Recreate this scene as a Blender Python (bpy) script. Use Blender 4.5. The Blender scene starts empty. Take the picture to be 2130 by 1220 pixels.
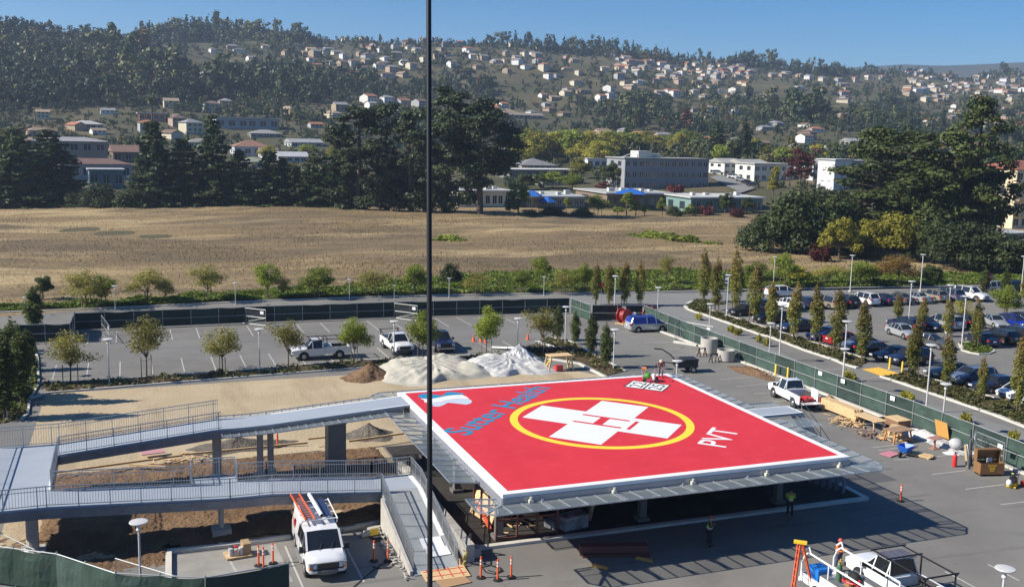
import bpy, bmesh, math, random
import numpy as np
from mathutils import Vector, Matrix, Euler
SC = bpy.context.scene; COL = SC.collection
rad = math.radians; PI = math.pi
random.seed(7); RNG = np.random.default_rng(11)
# ---------------------------------------------------------------- camera
CAM = np.array([-17.225, -45.206, 21.86]); FPX = 2113.5
YAW, PITCH, ROLL = -0.363796, 0.154506, 0.022693
def _axes():
    cy, sy, cp, sp, cr, sr = math.cos(YAW), math.sin(YAW), math.cos(PITCH), math.sin(PITCH), math.cos(ROLL), math.sin(ROLL)
    f0 = np.array([-sy, cy, 0]); rt = np.array([cy, sy, 0]); up = np.array([0, 0, 1.])
    fw = f0*cp-up*sp; u = up*cp+f0*sp
    return rt*cr+u*sr, -rt*sr+u*cr, fw
RT, UP, FW = _axes()
cam = bpy.data.cameras.new('camera'); co = bpy.data.objects.new('camera', cam); COL.objects.link(co)
co.matrix_world = Matrix(((RT[0], UP[0], -FW[0], CAM[0]), (RT[1], UP[1], -FW[1], CAM[1]), (RT[2], UP[2], -FW[2], CAM[2]), (0, 0, 0, 1)))
cam.sensor_width = 36; cam.lens = 36*FPX/2130; cam.clip_start = .2; cam.clip_end = 9000
SC.camera = co
# ---------------------------------------------------------------- sky, sun, exposure
SUNV = Vector((-1.40, .22, 1.0)).normalized()
EL = math.asin(SUNV.z); AZ = math.atan2(SUNV.x, SUNV.y)
w = bpy.data.worlds.new('World'); SC.world = w; w.use_nodes = True
nt = w.node_tree; nt.nodes.clear()
sky = nt.nodes.new('ShaderNodeTexSky'); sky.sky_type = 'NISHITA'; sky.sun_disc = False
sky.sun_elevation = EL; sky.sun_rotation = AZ; sky.altitude = 1200; sky.air_density = 1.0; sky.dust_density = .45; sky.ozone_density = 7.0
bg = nt.nodes.new('ShaderNodeBackground'); bg.inputs[1].default_value = .052
wo = nt.nodes.new('ShaderNodeOutputWorld')
hsv = nt.nodes.new('ShaderNodeHueSaturation'); hsv.inputs['Saturation'].default_value = 1.28; hsv.inputs['Value'].default_value = 1.36; nt.links.new(sky.outputs[0], hsv.inputs['Color']); nt.links.new(hsv.outputs[0], bg.inputs[0]); nt.links.new(bg.outputs[0], wo.inputs[0])
sl = bpy.data.lights.new('sun', 'SUN'); sl.energy = 5.0; sl.angle = rad(.53); sl.color = (1, .93, .82)
so = bpy.data.objects.new('sun', sl); COL.objects.link(so); so.location = (-200, 0, 200)
so.rotation_euler = SUNV.to_track_quat('Z', 'Y').to_euler()
SC.view_settings.view_transform = 'Standard'; SC.view_settings.look = 'None'
SC.view_settings.exposure = .70; SC.view_settings.gamma = 1; SC.view_settings.use_curve_mapping = False
HAZE = .00017
SC.render.engine = 'CYCLES'; SC.cycles.max_bounces = 5; SC.cycles.transparent_max_bounces = 12; SC.cycles.volume_bounces = 0
# ---------------------------------------------------------------- pixel rays
def ray(px, py): return RT*((px-1065)/FPX)-UP*((py-610)/FPX)+FW
def G(px, py, z=0.):
    d = ray(px, py); t = (z-CAM[2])/d[2]; q = CAM+d*t
    return float(q[0]), float(q[1])
def pix(P):
    d = np.asarray(P, float)-CAM; k = d@FW
    return 1065+FPX*(d@RT)/k, 610-FPX*(d@UP)/k
def dist(x, y): return math.hypot(x-CAM[0], y-CAM[1])
# ---------------------------------------------------------------- terrain: a polar height table round the viewpoint
_cols = {-400: [(285, 0), (400, 335), (520, 270), (700, 180), (900, 95), (1050, 48)],
 0: [(285, 0), (340, 382), (400, 338), (500, 285), (650, 205), (900, 110), (1100, 57)],
 250: [(292, 0), (340, 385), (400, 345), (500, 295), (650, 220), (900, 124), (1200, 70)],
 480: [(290, 0), (340, 388), (420, 345), (520, 298), (700, 222), (1000, 126), (1300, 72)],
 720: [(285, 0), (340, 392), (420, 348), (520, 302), (700, 232), (1000, 132), (1300, 72)],
 1000: [(285, 0), (340, 396), (440, 345), (600, 285), (800, 215), (1000, 150), (1300, 80)],
 1250: [(300, 0), (345, 396), (450, 345), (600, 292), (800, 230), (1050, 165), (1400, 98)],
 1520: [(300, 0), (345, 398), (450, 350), (600, 305), (800, 250), (1050, 200), (1350, 150), (1600, 128)],
 1800: [(300, 0), (400, 372), (500, 340), (700, 292), (1000, 235), (1400, 180), (1900, 142)],
 2130: [(320, 0), (450, 352), (600, 315), (800, 280), (1100, 238), (1600, 188), (2300, 150)],
 2500: [(320, 0), (450, 350), (600, 315), (800, 280), (1100, 238), (1600, 190), (2300, 155)]}
_RG = np.concatenate([np.arange(0, 400, 5), np.arange(400, 1000, 10), np.arange(1000, 4300, 50)])
def _az(px): d = ray(px, 250); return math.atan2(d[0], d[1])
_TH = []; _TZ = []
for c, kn in sorted(_cols.items()):
    rs = [0]; zs = [0.]
    for r, y in kn:
        if y == 0: z = 0.
        else:
            d = ray(c, y); z = CAM[2]+r*d[2]/math.hypot(d[0], d[1])
        rs.append(r); zs.append(z)
    R = rs[-1]; zr = zs[-1]
    rs += [R+60, R+300, R+900, 4300]; zs += [zr, zr-35, zr*.45, 5]
    _TH.append(_az(c)); _TZ.append(np.interp(_RG, rs, zs))
_TH = np.array(_TH); _TZ = np.array(_TZ)
for _ in range(3):
    _TZ[:, 62:] = np.apply_along_axis(lambda a: np.convolve(np.pad(a, 2, 'edge'), [.1, .2, .4, .2, .1], 'valid'), 1, _TZ)[:, 62:]
_ph = RNG.uniform(0, 6.28, 12)
def HT(x, y):
    x = np.asarray(x, float); y = np.asarray(y, float)
    r = np.hypot(x-CAM[0], y-CAM[1]); t = np.clip(np.arctan2(x-CAM[0], y-CAM[1]), _TH[0], _TH[-1])
    i = np.clip(np.searchsorted(_TH, t)-1, 0, len(_TH)-2); f = (t-_TH[i])/(_TH[i+1]-_TH[i]); f = f*f*(3-2*f)*.5+f*.5
    j = np.clip(np.searchsorted(_RG, r)-1, 0, len(_RG)-2); g = np.clip((r-_RG[j])/(_RG[j+1]-_RG[j]), 0, 1)
    z = (_TZ[i, j]*(1-g)+_TZ[i, j+1]*g)*(1-f)+(_TZ[i+1, j]*(1-g)+_TZ[i+1, j+1]*g)*f
    n = (np.sin(x/61+_ph[0]+np.sin(y/83+_ph[1]))+np.sin(y/53+_ph[2]+np.sin(x/47+_ph[3]))+.6*np.sin((x+y)/29+_ph[4])+.5*np.sin((x-y)/23+_ph[5]))
    back = np.sin(np.clip((t-_TH[0])/(_TH[-1]-_TH[0]), 0, 1)*PI)*0+1
    return z+n*np.clip((r-380)/700, 0, 1)*3.0*back
def HG(px, py, rmin=285.):
    """first point where the pixel's ray meets the terrain"""
    d = ray(px, py); d = d/math.hypot(d[0], d[1])
    t = np.arange(rmin, 4200, 3.); X = CAM[0]+d[0]*t; Y = CAM[1]+d[1]*t; Z = CAM[2]+d[2]*t
    k = np.nonzero(Z <= HT(X, Y))[0]
    if len(k) == 0: return None
    k = k[0]; return float(X[k]), float(Y[k]), float(HT(X[k], Y[k]))
# ---------------------------------------------------------------- object helpers
def tag(o, label=None, cat=None, group=None, kind=None):
    if label: o['label'] = label
    if cat: o['category'] = cat
    if group: o['group'] = group
    if kind: o['kind'] = kind
    return o
def thing(name, label, cat, loc=(0, 0, 0), rz=0., group=None, sc=1.):
    o = bpy.data.objects.new(name, None); COL.objects.link(o); o.empty_display_size = .3
    o.location = loc; o.rotation_euler = (0, 0, rz); o.scale = (sc, sc, sc)
    return tag(o, label, cat, group)
def dup(root, loc, rz=0., label=None, sc=None, group=None, paint=None):
    def cp(o, parent):
        c = o.copy(); COL.objects.link(c)
        if parent is not None: c.parent = parent
        if paint:
            for k, sl_ in enumerate(c.material_slots):
                if sl_.material and sl_.material.name in paint:
                    sl_.link = 'OBJECT'; sl_.material = paint[o.material_slots[k].material.name]
        for ch in KIDS.get(o.name, []): n = cp(ch, c); KIDS.setdefault(c.name, []).append(n)
        return c
    r = cp(root, None); r.location = loc; r.rotation_euler = (0, 0, rz)
    if sc is not None: r.scale = (sc, sc, sc) if not hasattr(sc, '__len__') else sc
    if label: r['label'] = label
    if group: r['group'] = group
    return r
KIDS = {}
def link(name, me, parent=None):
    o = bpy.data.objects.new(name, me); COL.objects.link(o)
    if parent is not None: o.parent = parent; KIDS.setdefault(parent.name, []).append(o)
    return o
class MB:
    """collects shapes and links them as ONE mesh object"""
    def __init__(s): s.v = []; s.f = []; s.m = []; s.k = 0; s.T = None
    def add(s, vs, fs):
        n = len(s.v)
        if s.T is not None: vs = [s.T @ Vector(p) for p in vs]
        s.v += [tuple(p) for p in vs]; s.f += [tuple(i+n for i in f) for f in fs]; s.m += [s.k]*len(fs); return s
    def box(s, c, d, rz=0., e=None):
        M = (Euler(e).to_matrix() if e else Matrix.Rotation(rz, 3, 'Z'))
        P = [Vector(c)+M @ Vector((x*d[0]/2, y*d[1]/2, z*d[2]/2)) for x in (-1, 1) for y in (-1, 1) for z in (-1, 1)]
        return s.add(P, [(0, 1, 3, 2), (4, 6, 7, 5), (0, 4, 5, 1), (2, 3, 7, 6), (0, 2, 6, 4), (1, 5, 7, 3)])
    def b2(s, x0, x1, y0, y1, z0, z1): return s.box(((x0+x1)/2, (y0+y1)/2, (z0+z1)/2), (x1-x0, y1-y0, z1-z0))
    def bar(s, a, b, w, h=None):
        a = Vector(a); b = Vector(b); d = (b-a); h = h or w
        if d.length < 1e-6: return s
        d.normalize(); u = Vector((0, 0, 1)) if abs(d.z) < .95 else Vector((1, 0, 0))
        r = d.cross(u).normalized(); u = r.cross(d)
        P = [q+r*(i*w/2)+u*(j*h/2) for q in (a, b) for i, j in ((-1, -1), (1, -1), (1, 1), (-1, 1))]
        return s.add(P, [(3, 2, 1, 0), (4, 5, 6, 7), (0, 1, 5, 4), (1, 2, 6, 5), (2, 3, 7, 6), (3, 0, 4, 7)])
    def tube(s, a, b, r, r2=None, n=8, cap=True):
        a = Vector(a); b = Vector(b); d = (b-a).normalized(); r2 = r if r2 is None else r2
        u = Vector((0, 0, 1)) if abs(d.z) < .9 else Vector((1, 0, 0)); x = d.cross(u).normalized(); y = d.cross(x)
        P = []
        for q, rr in ((a, r), (b, r2)):
            P += [q+x*(rr*math.cos(2*PI*i/n))+y*(rr*math.sin(2*PI*i/n)) for i in range(n)]
        F = [(i, i+n, (i+1) % n+n, (i+1) % n) for i in range(n)]
        if cap: F += [tuple(range(n)), tuple(range(2*n-1, n-1, -1))]
        return s.add(P, F)
    def path(s, pts, r, n=6):
        for a, b in zip(pts[:-1], pts[1:]): s.tube(a, b, r, n=n)
        return s
    def lathe(s, prof, c=(0, 0, 0), n=16):
        P = []; F = []
        for r, z in prof: P += [(c[0]+r*math.cos(2*PI*i/n), c[1]+r*math.sin(2*PI*i/n), c[2]+z) for i in range(n)]
        for k in range(len(prof)-1): F += [(k*n+i, k*n+(i+1) % n, (k+1)*n+(i+1) % n, (k+1)*n+i) for i in range(n)]
        F += [tuple(range(n-1, -1, -1)), tuple(range((len(prof)-1)*n, len(prof)*n))]
        return s.add(P, F)
    def prism(s, poly, z0, z1):
        n = len(poly); a = sum(poly[i][0]*poly[(i+1) % n][1]-poly[(i+1) % n][0]*poly[i][1] for i in range(n))
        if a < 0: poly = poly[::-1]
        P = [(x, y, z0) for x, y in poly]+[(x, y, z1) for x, y in poly]
        return s.add(P, [tuple(range(n-1, -1, -1)), tuple(range(n, 2*n))]+[(i, (i+1) % n, (i+1) % n+n, i+n) for i in range(n)])
    def ext(s, poly, M, t):
        """polygon in local xz pushed along local y by +-t/2, placed by matrix M"""
        n = len(poly); P = [M @ Vector((x, -t/2, z)) for x, z in poly]+[M @ Vector((x, t/2, z)) for x, z in poly]
        a = sum(poly[i][0]*poly[(i+1) % n][1]-poly[(i+1) % n][0]*poly[i][1] for i in range(n))
        F = [tuple(range(n)), tuple(range(2*n-1, n-1, -1))]+[((i+1) % n, i, i+n, (i+1) % n+n) for i in range(n)]
        if a < 0: F = [f[::-1] for f in F]
        return s.add(P, F)
    def ball(s, c, r, n=12, m=8):
        r = (r, r, r) if not hasattr(r, '__len__') else r; P = [(c[0], c[1], c[2]+r[2])]
        for j in range(1, m):
            t = PI*j/m; P += [(c[0]+r[0]*math.sin(t)*math.cos(2*PI*i/n), c[1]+r[1]*math.sin(t)*math.sin(2*PI*i/n), c[2]+r[2]*math.cos(t)) for i in range(n)]
        P.append((c[0], c[1], c[2]-r[2])); L = len(P)-1
        F = [(0, 1+i, 1+(i+1) % n) for i in range(n)]
        for j in range(m-2): F += [(1+j*n+i, 1+(j+1)*n+i, 1+(j+1)*n+(i+1) % n, 1+j*n+(i+1) % n) for i in range(n)]
        F += [(L, L-n+(i+1) % n, L-n+i) for i in range(n)]
        return s.add(P, F)
    def build(s, name, mats, parent=None, smooth=None, loc=None):
        me = bpy.data.meshes.new(name); me.from_pydata(s.v, [], s.f)
        for m in (mats if isinstance(mats, (list, tuple)) else [mats]): me.materials.append(m)
        me.polygons.foreach_set('material_index', s.m)
        if smooth is not None:
            me.polygons.foreach_set('use_smooth', [True]*len(s.f)); me.set_sharp_from_angle(angle=rad(smooth))
        me.update(); o = link(name, me, parent)
        if loc is not None: o.location = loc
        return o
def npmesh(name, V, F, mats, parent=None, mi=None, smooth=False, attr=None):
    """numpy mesh of quads; V (n,3), F (m,4)"""
    me = bpy.data.meshes.new(name); n, m = len(V), len(F); k = F.shape[1]
    me.vertices.add(n); me.vertices.foreach_set('co', np.ascontiguousarray(V, np.float32).ravel())
    me.loops.add(m*k); me.loops.foreach_set('vertex_index', np.ascontiguousarray(F, np.int32).ravel())
    me.polygons.add(m); me.polygons.foreach_set('loop_start', np.arange(0, m*k, k, dtype=np.int32))
    if mi is not None: me.polygons.foreach_set('material_index', np.asarray(mi, np.int32))
    if smooth: me.polygons.foreach_set('use_smooth', np.ones(m, bool))
    for q in (mats if isinstance(mats, (list, tuple)) else [mats]): me.materials.append(q)
    if attr is not None:
        a = me.attributes.new('tint', 'FLOAT', 'FACE'); a.data.foreach_set('value', np.asarray(attr, np.float32))
    me.update(calc_edges=True)
    return link(name, me, parent) if name else me
# ---------------------------------------------------------------- materials
def M(name, col, rough=.6, metal=0., col2=None, ns=2., bump=0., bs=20., spec=.5, det=6., ramp=(.35, .65), coat=0., alpha=1., trans=0., coord='Object', emit=None):
    m = bpy.data.materials.new(name); m.use_nodes = True; t = m.node_tree; p = t.nodes['Principled BSDF']
    p.inputs['Roughness'].default_value = rough; p.inputs['Metallic'].default_value = metal; p.inputs['Base Color'].default_value = (*col, 1)
    p.inputs['Specular IOR Level'].default_value = spec; p.inputs['Coat Weight'].default_value = coat; p.inputs['Alpha'].default_value = alpha
    p.inputs['Transmission Weight'].default_value = trans
    tc = t.nodes.new('ShaderNodeTexCoord')
    if col2 is not None:
        n = t.nodes.new('ShaderNodeTexNoise'); n.inputs['Scale'].default_value = ns; n.inputs['Detail'].default_value = det; n.inputs['Roughness'].default_value = .62
        t.links.new(tc.outputs[coord], n.inputs['Vector'])
        r = t.nodes.new('ShaderNodeValToRGB'); r.color_ramp.elements[0].position = ramp[0]; r.color_ramp.elements[1].position = ramp[1]
        r.color_ramp.elements[0].color = (*col, 1); r.color_ramp.elements[1].color = (*col2, 1)
        t.links.new(n.outputs['Fac'], r.inputs[0]); t.links.new(r.outputs[0], p.inputs['Base Color'])
    if bump:
        n2 = t.nodes.new('ShaderNodeTexNoise'); n2.inputs['Scale'].default_value = bs; n2.inputs['Detail'].default_value = 5
        t.links.new(tc.outputs[coord], n2.inputs['Vector']); b = t.nodes.new('ShaderNodeBump'); b.inputs['Strength'].default_value = bump; b.inputs['Distance'].default_value = .05
        t.links.new(n2.outputs['Fac'], b.inputs['Height']); t.links.new(b.outputs[0], p.inputs['Normal'])
    return m
def layered(name, base, layers, rough=.85, bump=.3, bs=8., bd=.1, spec=.25):
    """base colour with noise-masked layers [(colour, scale, lo, hi, strength, stretch)] over object space"""
    m = bpy.data.materials.new(name); m.use_nodes = True; t = m.node_tree; p = t.nodes['Principled BSDF']; p.inputs['Roughness'].default_value = rough
    p.inputs['Specular IOR Level'].default_value = spec
    tc = t.nodes.new('ShaderNodeTexCoord'); prev = None
    for i, (c, sc, lo, hi, st, str_) in enumerate(layers):
        mp = t.nodes.new('ShaderNodeMapping'); mp.inputs['Scale'].default_value = (str_[0], str_[1], 1); mp.inputs['Location'].default_value = (i*37.1, i*11.3, i*5.)
        t.links.new(tc.outputs['Object'], mp.inputs[0])
        n = t.nodes.new('ShaderNodeTexNoise'); n.inputs['Scale'].default_value = sc; n.inputs['Detail'].default_value = 8; n.inputs['Roughness'].default_value = .65
        t.links.new(mp.outputs[0], n.inputs['Vector'])
        mr = t.nodes.new('ShaderNodeMapRange'); mr.inputs[1].default_value = lo; mr.inputs[2].default_value = hi; mr.inputs[4].default_value = st
        t.links.new(n.outputs['Fac'], mr.inputs[0])
        mx = t.nodes.new('ShaderNodeMix'); mx.data_type = 'RGBA'; t.links.new(mr.outputs[0], mx.inputs[0])
        if prev is None: mx.inputs[6].default_value = (*base, 1)
        else: t.links.new(prev, mx.inputs[6])
        mx.inputs[7].default_value = (*c, 1); prev = mx.outputs[2]
    t.links.new(prev, p.inputs['Base Color'])
    n2 = t.nodes.new('ShaderNodeTexNoise'); n2.inputs['Scale'].default_value = bs; n2.inputs['Detail'].default_value = 8
    t.links.new(tc.outputs['Object'], n2.inputs['Vector']); b = t.nodes.new('ShaderNodeBump'); b.inputs['Strength'].default_value = bump; b.inputs['Distance'].default_value = bd
    t.links.new(n2.outputs['Fac'], b.inputs['Height']); t.links.new(b.outputs[0], p.inputs['Normal'])
    return m
def leafmat(name, c1, c2, c3=None, trans=.3, zr=None, tint=None):
    """leaf colour varies leaf by leaf and tree by tree; zr=(z0,z1,colour) blends to an autumn colour up the crown"""
    m = bpy.data.materials.new(name); m.use_nodes = True; t = m.node_tree; p = t.nodes['Principled BSDF']; p.inputs['Roughness'].default_value = .55; p.inputs['Specular IOR Level'].default_value = .25
    g = t.nodes.new('ShaderNodeNewGeometry'); r = t.nodes.new('ShaderNodeValToRGB'); e = r.color_ramp.elements
    e[0].color = (*c1, 1); e[1].color = (*c2, 1)
    if c3: q = e.new(.88); q.color = (*c2, 1); e[2].color = (*c3, 1)
    t.links.new(g.outputs['Random Per Island'], r.inputs[0]); out = r.outputs[0]
    if zr:
        tc = t.nodes.new('ShaderNodeTexCoord'); sp = t.nodes.new('ShaderNodeSeparateXYZ'); t.links.new(tc.outputs['Object'], sp.inputs[0])
        ad = t.nodes.new('ShaderNodeMath'); ad.operation = 'MULTIPLY_ADD'; ad.inputs[1].default_value = 1.6; t.links.new(g.outputs['Random Per Island'], ad.inputs[0]); t.links.new(sp.outputs[2], ad.inputs[2])
        mr = t.nodes.new('ShaderNodeMapRange'); mr.inputs[1].default_value = zr[0]; mr.inputs[2].default_value = zr[1]; t.links.new(ad.outputs[0], mr.inputs[0])
        mx = t.nodes.new('ShaderNodeMix'); mx.data_type = 'RGBA'; t.links.new(mr.outputs[0], mx.inputs[0]); t.links.new(out, mx.inputs[6]); mx.inputs[7].default_value = (*zr[2], 1); out = mx.outputs[2]
    if tint:
        at = t.nodes.new('ShaderNodeAttribute'); at.attribute_name = 'tint'; r2 = t.nodes.new('ShaderNodeValToRGB'); r2.color_ramp.interpolation = 'LINEAR'
        for k, (pos, c) in enumerate(tint):
            q = r2.color_ramp.elements[k] if k < 2 else r2.color_ramp.elements.new(pos)
            q.position = pos; q.color = (*c, 1)
        t.links.new(at.outputs['Fac'], r2.inputs[0])
        mx = t.nodes.new('ShaderNodeMix'); mx.data_type = 'RGBA'; mx.blend_type = 'MULTIPLY'; mx.inputs[0].default_value = 1; t.links.new(out, mx.inputs[6]); t.links.new(r2.outputs[0], mx.inputs[7]); out = mx.outputs[2]
    oi = t.nodes.new('ShaderNodeObjectInfo'); mr = t.nodes.new('ShaderNodeMapRange'); mr.inputs[3].default_value = .7; mr.inputs[4].default_value = 1.25; t.links.new(oi.outputs['Random'], mr.inputs[0])
    hs = t.nodes.new('ShaderNodeHueSaturation'); t.links.new(mr.outputs[0], hs.inputs['Value']); t.links.new(out, hs.inputs['Color']); out = hs.outputs[0]
    t.links.new(out, p.inputs['Base Color'])
    tr = t.nodes.new('ShaderNodeBsdfTranslucent'); t.links.new(out, tr.inputs[0]); mxs = t.nodes.new('ShaderNodeMixShader'); mxs.inputs[0].default_value = trans
    t.links.new(p.outputs[0], mxs.inputs[1]); t.links.new(tr.outputs[0], mxs.inputs[2]); t.links.new(mxs.outputs[0], t.nodes['Material Output'].inputs[0])
    return m
def meshmat(name, col, a, rough=.45, metal=.6):
    m = M(name, col, rough, metal); t = m.node_tree; tr = t.nodes.new('ShaderNodeBsdfTransparent'); mx = t.nodes.new('ShaderNodeMixShader'); mx.inputs[0].default_value = a
    t.links.new(tr.outputs[0], mx.inputs[1]); t.links.new(t.nodes['Principled BSDF'].outputs[0], mx.inputs[2]); t.links.new(mx.outputs[0], t.nodes['Material Output'].inputs[0]); return m
white = M('white_paint', (.78, .78, .77), .45); steel = M('galvanized_steel', (.42, .45, .47), .42, .75, (.52, .55, .57), 3.)
pole_m = M('pole_paint', (.62, .62, .61), .45, .2); conc = M('concrete', (.36, .34, .31), .85, 0, (.45, .43, .39), 1.3, .25, 30); dark = M('dark_metal', (.025, .025, .028), .5, .3)
black = M('black_rubber', (.012, .012, .012), .8); wood = M('lumber', (.50, .34, .17), .75, 0, (.62, .45, .25), 4., .1, 30); ply = M('plywood', (.58, .40, .20), .7, 0, (.66, .48, .27), 2.)
orange = M('orange_plastic', (.80, .13, .04), .5); redp = M('red_paint', (.55, .03, .03), .4); yellow = M('yellow_paint', (.85, .55, .03), .5); bark = M('bark', (.07, .05, .035), .9, 0, (.13, .10, .075), 6., .4, 20)
glassd = M('dark_glass', (.015, .018, .022), .08, 0, spec=.8); chrome = M('chrome', (.7, .7, .72), .2, .9); skin = M('skin', (.42, .22, .14), .6); bluep = M('blue_plastic', (.02, .14, .62), .4)
kerb_m = M('kerb_concrete', (.50, .48, .43), .85, 0, (.60, .57, .51), 1.1, .15, 25)
# ================================================================ SETTING
asph = layered('asphalt', (.160, .154, .142), [((.215, .207, .192), .09, .42, .62, .8, (1, 1)), ((.110, .107, .102), .35, .55, .75, .55, (1, 1)), ((.26, .25, .23), 1.4, .62, .72, .5, (1, 1)), ((.06, .058, .055), 1.1, .66, .72, .6, (1, .6)), ((.25, .235, .20), .05, .52, .66, .6, (1, 1)), ((.10, .098, .092), .7, .60, .63, .45, (.12, 1.6)), ((.20, .195, .185), 60, .4, .7, .4, (1, 1))], .9, .25, 60., .02)
road_m = layered('road_asphalt', (.185, .185, .180), [((.225, .224, .215), .12, .4, .65, .8, (1, .3)), ((.135, .134, .13), .6, .6, .75, .5, (1, .2)), ((.22, .218, .21), 60, .4, .7, .4, (1, 1))], .9, .2, 60., .02)
sand_m = layered('sand', (.40, .315, .20), [((.50, .41, .275), .12, .4, .65, .8, (1, 1)), ((.30, .22, .125), .5, .58, .75, .6, (.6, 1.6)), ((.54, .44, .29), 2.5, .55, .75, .5, (1, 1)), ((.26, .19, .11), 4., .66, .78, .5, (1, 1)), ((.30, .235, .15), .08, .5, .62, .7, (3, .5)), ((.27, .21, .14), .9, .62, .7, .5, (.15, 3))], .95, .7, 5., .08)
soil_m = layered('soil', (.15, .09, .05), [((.22, .14, .08), .3, .4, .65, .8, (1, 1)), ((.075, .045, .026), 1.2, .5, .7, .7, (1, 1)), ((.27, .18, .105), 3., .6, .75, .5, (1, 1))], .95, .9, 5., .15)
soilg_m = layered('gravel', (.13, .115, .095), [((.19, .17, .14), 2., .4, .65, .8, (1, 1)), ((.07, .06, .05), 5, .5, .7, .7, (1, 1))], .95, .9, 8., .12)
field_m = layered('dry_grass', (.235, .168, .085), [((.125, .095, .058), .02, .44, .58, .85, (.7, 2.4)), ((.42, .315, .165), .026, .50, .62, .9, (.6, 2.6)), ((.11, .085, .052), .15, .50, .70, .7, (.7, 1.8)), ((.30, .235, .14), .4, .58, .76, .5, (.8, 1.5)), ((.10, .092, .048), .08, .58, .72, .6, (.7, 2)), ((.10, .073, .043), 1.1, .55, .75, .5, (1, 1))], .95, .8, 1.6, .35)
hill_m = layered('hill_soil', (.10, .085, .045), [((.065, .068, .032), .012, .42, .6, .9, (1, 1)), ((.16, .12, .068), .02, .55, .68, .8, (1, 1)), ((.05, .055, .028), .05, .5, .66, .8, (1, 1))], .95, .6, .2, 1.)
far_m = layered('far_hill_cover', (.035, .042, .022), [((.06, .055, .03), .004, .45, .6, .8, (1, 1)), ((.022, .03, .016), .012, .5, .64, .8, (1, 1))], .95, .8, .02, 12.)
bed_m = layered('bed_soil', (.05, .06, .02), [((.09, .065, .035), .4, .45, .6, .8, (1, 1)), ((.035, .045, .015), 1.5, .5, .7, .7, (1, 1))], .95, .8, 5., .1)
mulch_m = layered('mulch', (.085, .058, .035), [((.13, .09, .055), .5, .45, .6, .8, (1, 1)), ((.05, .055, .02), .9, .5, .66, .8, (1, 1))], .95, .8, 8., .08)
line_m = M('line_paint', (.46, .45, .42), .8, 0, (.30, .29, .27), 9., 0, ramp=(.42, .75)); slab_m = M('slab_concrete', (.24, .23, .205), .9, 0, (.31, .30, .27), .8, .2, 25); slab_shade_m = layered('slab_painted_shade', (.035, .032, .03), [((.06, .055, .05), .5, .45, .65, .8, (1, 1)), ((.10, .09, .08), 1.5, .62, .75, .5, (1, 1))], .9, .3, 10., .03)  # under-deck slab coloured near black to stand for the deep shade there
# --- ground: one polar sheet from the viewpoint's foot to the horizon
def polar(name, th, rr, zf, mat, kind='structure'):
    T, Rr = np.meshgrid(th, rr, indexing='ij') if rr.ndim == 1 else (np.repeat(th[:, None], rr.shape[1], 1), rr)
    X = CAM[0]+Rr*np.sin(T); Y = CAM[1]+Rr*np.cos(T); V = np.stack([X, Y, zf(X, Y, Rr)], -1).reshape(-1, 3)
    n, m = T.shape; I = np.arange(n*m).reshape(n, m)
    F = np.stack([I[:-1, :-1], I[1:, :-1], I[1:, 1:], I[:-1, 1:]], -1).reshape(-1, 4)[:, ::-1]
    return tag(npmesh(name, V, F, mat, smooth=True), kind=kind)
th_all = np.unique(np.concatenate([np.linspace(-PI, _TH[0], 30), np.linspace(_TH[0], _TH[-1], 190), np.linspace(_TH[-1], PI, 40)]))
rr_all = np.concatenate([[.5, 60, 150, 250], np.arange(290, 1500, 9), np.arange(1500, 4201, 50)])
polar('ground', th_all, rr_all, lambda X, Y, R: HT(X, Y)-.06, hill_m)
# --- a farther, lower range behind the right-hand ridge
def fz(X, Y, R):
    t = np.arctan2(X-CAM[0], Y-CAM[1]); P = [(-300, 200), (900, 190), (1500, 150), (1700, 142), (1880, 131), (1960, 134), (2060, 131), (2130, 128), (2400, 130), (2900, 140)]
    ta = []; za = []
    for c, y in P:
        d = ray(c, y); ta.append(math.atan2(d[0], d[1])); za.append(CAM[2]+4000*d[2]/math.hypot(d[0], d[1]))
    top = np.interp(t, ta, za); k = np.clip(1-np.abs(R-4000)/900, 0, 1); k = k*k*(3-2*k)
    return top*k-40+40*k+k*(np.sin(X/210)+np.sin(Y/170+1)+np.sin((X+Y)/90))*4
polar('far_hills', np.linspace(_az(-500), _az(2700), 120), np.linspace(3100, 4800, 30), fz, far_m)
# --- flat sheets, each a little above the one below
def sheet(name, pts, z, mat, kind='structure', px=True, pz=0.):
    P = [G(a, b, pz) for a, b in pts] if px else pts
    o = MB(); n = len(P); ar = sum(P[i][0]*P[(i+1) % n][1]-P[(i+1) % n][0]*P[i][1] for i in range(n))
    if ar < 0: P = P[::-1]
    o.add([(x, y, z) for x, y in P], [tuple(range(n))]); return tag(o.build(name, mat), kind=kind)
kb = [(-260, 668), (0, 650), (180, 643), (360, 635), (540, 626), (720, 619.6), (890, 615), (1040, 612), (1185, 610), (1343, 608.5), (1458, 605), (1580, 602.5), (1720, 600), (1856, 597.5), (2000, 596), (2130, 590), (2400, 583)]
KB = [G(*q) for q in kb]
sheet('parking_lot', KB+[(170, 20), (60, -60), (-60, -60), (-70, 40)], 0., asph, px=False)
sheet('access_road', [G(1185, 611.5), G(1343, 610.2), G(1458, 606.8), G(1580, 604), G(1720, 601.5), G(1856, 599), G(2000, 598), G(2130, 592), (125, 78), (57, 74), (52.2, 69.5), (50, 60), (45.5, 38), (44.8, 30), (47.6, 12), (49, -10), (41, -10), (41, 66), (35, 72)], .006, road_m, px=False)
sheet('sand_lot', [(-24.2, 8), (-24.0, 44.2), (4.5, 44.2), (8, 43.8), (22, 40.3), (24.5, 36), (24.5, 22.5), (-1, 22.5), (-1, 12), (-3, 8)], .006, sand_m, px=False)
sheet('building_slab', [(-.9, 3.6), (25, 3.6), (25, 22), (-.9, 22)], .10, slab_shade_m, px=False)
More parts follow.
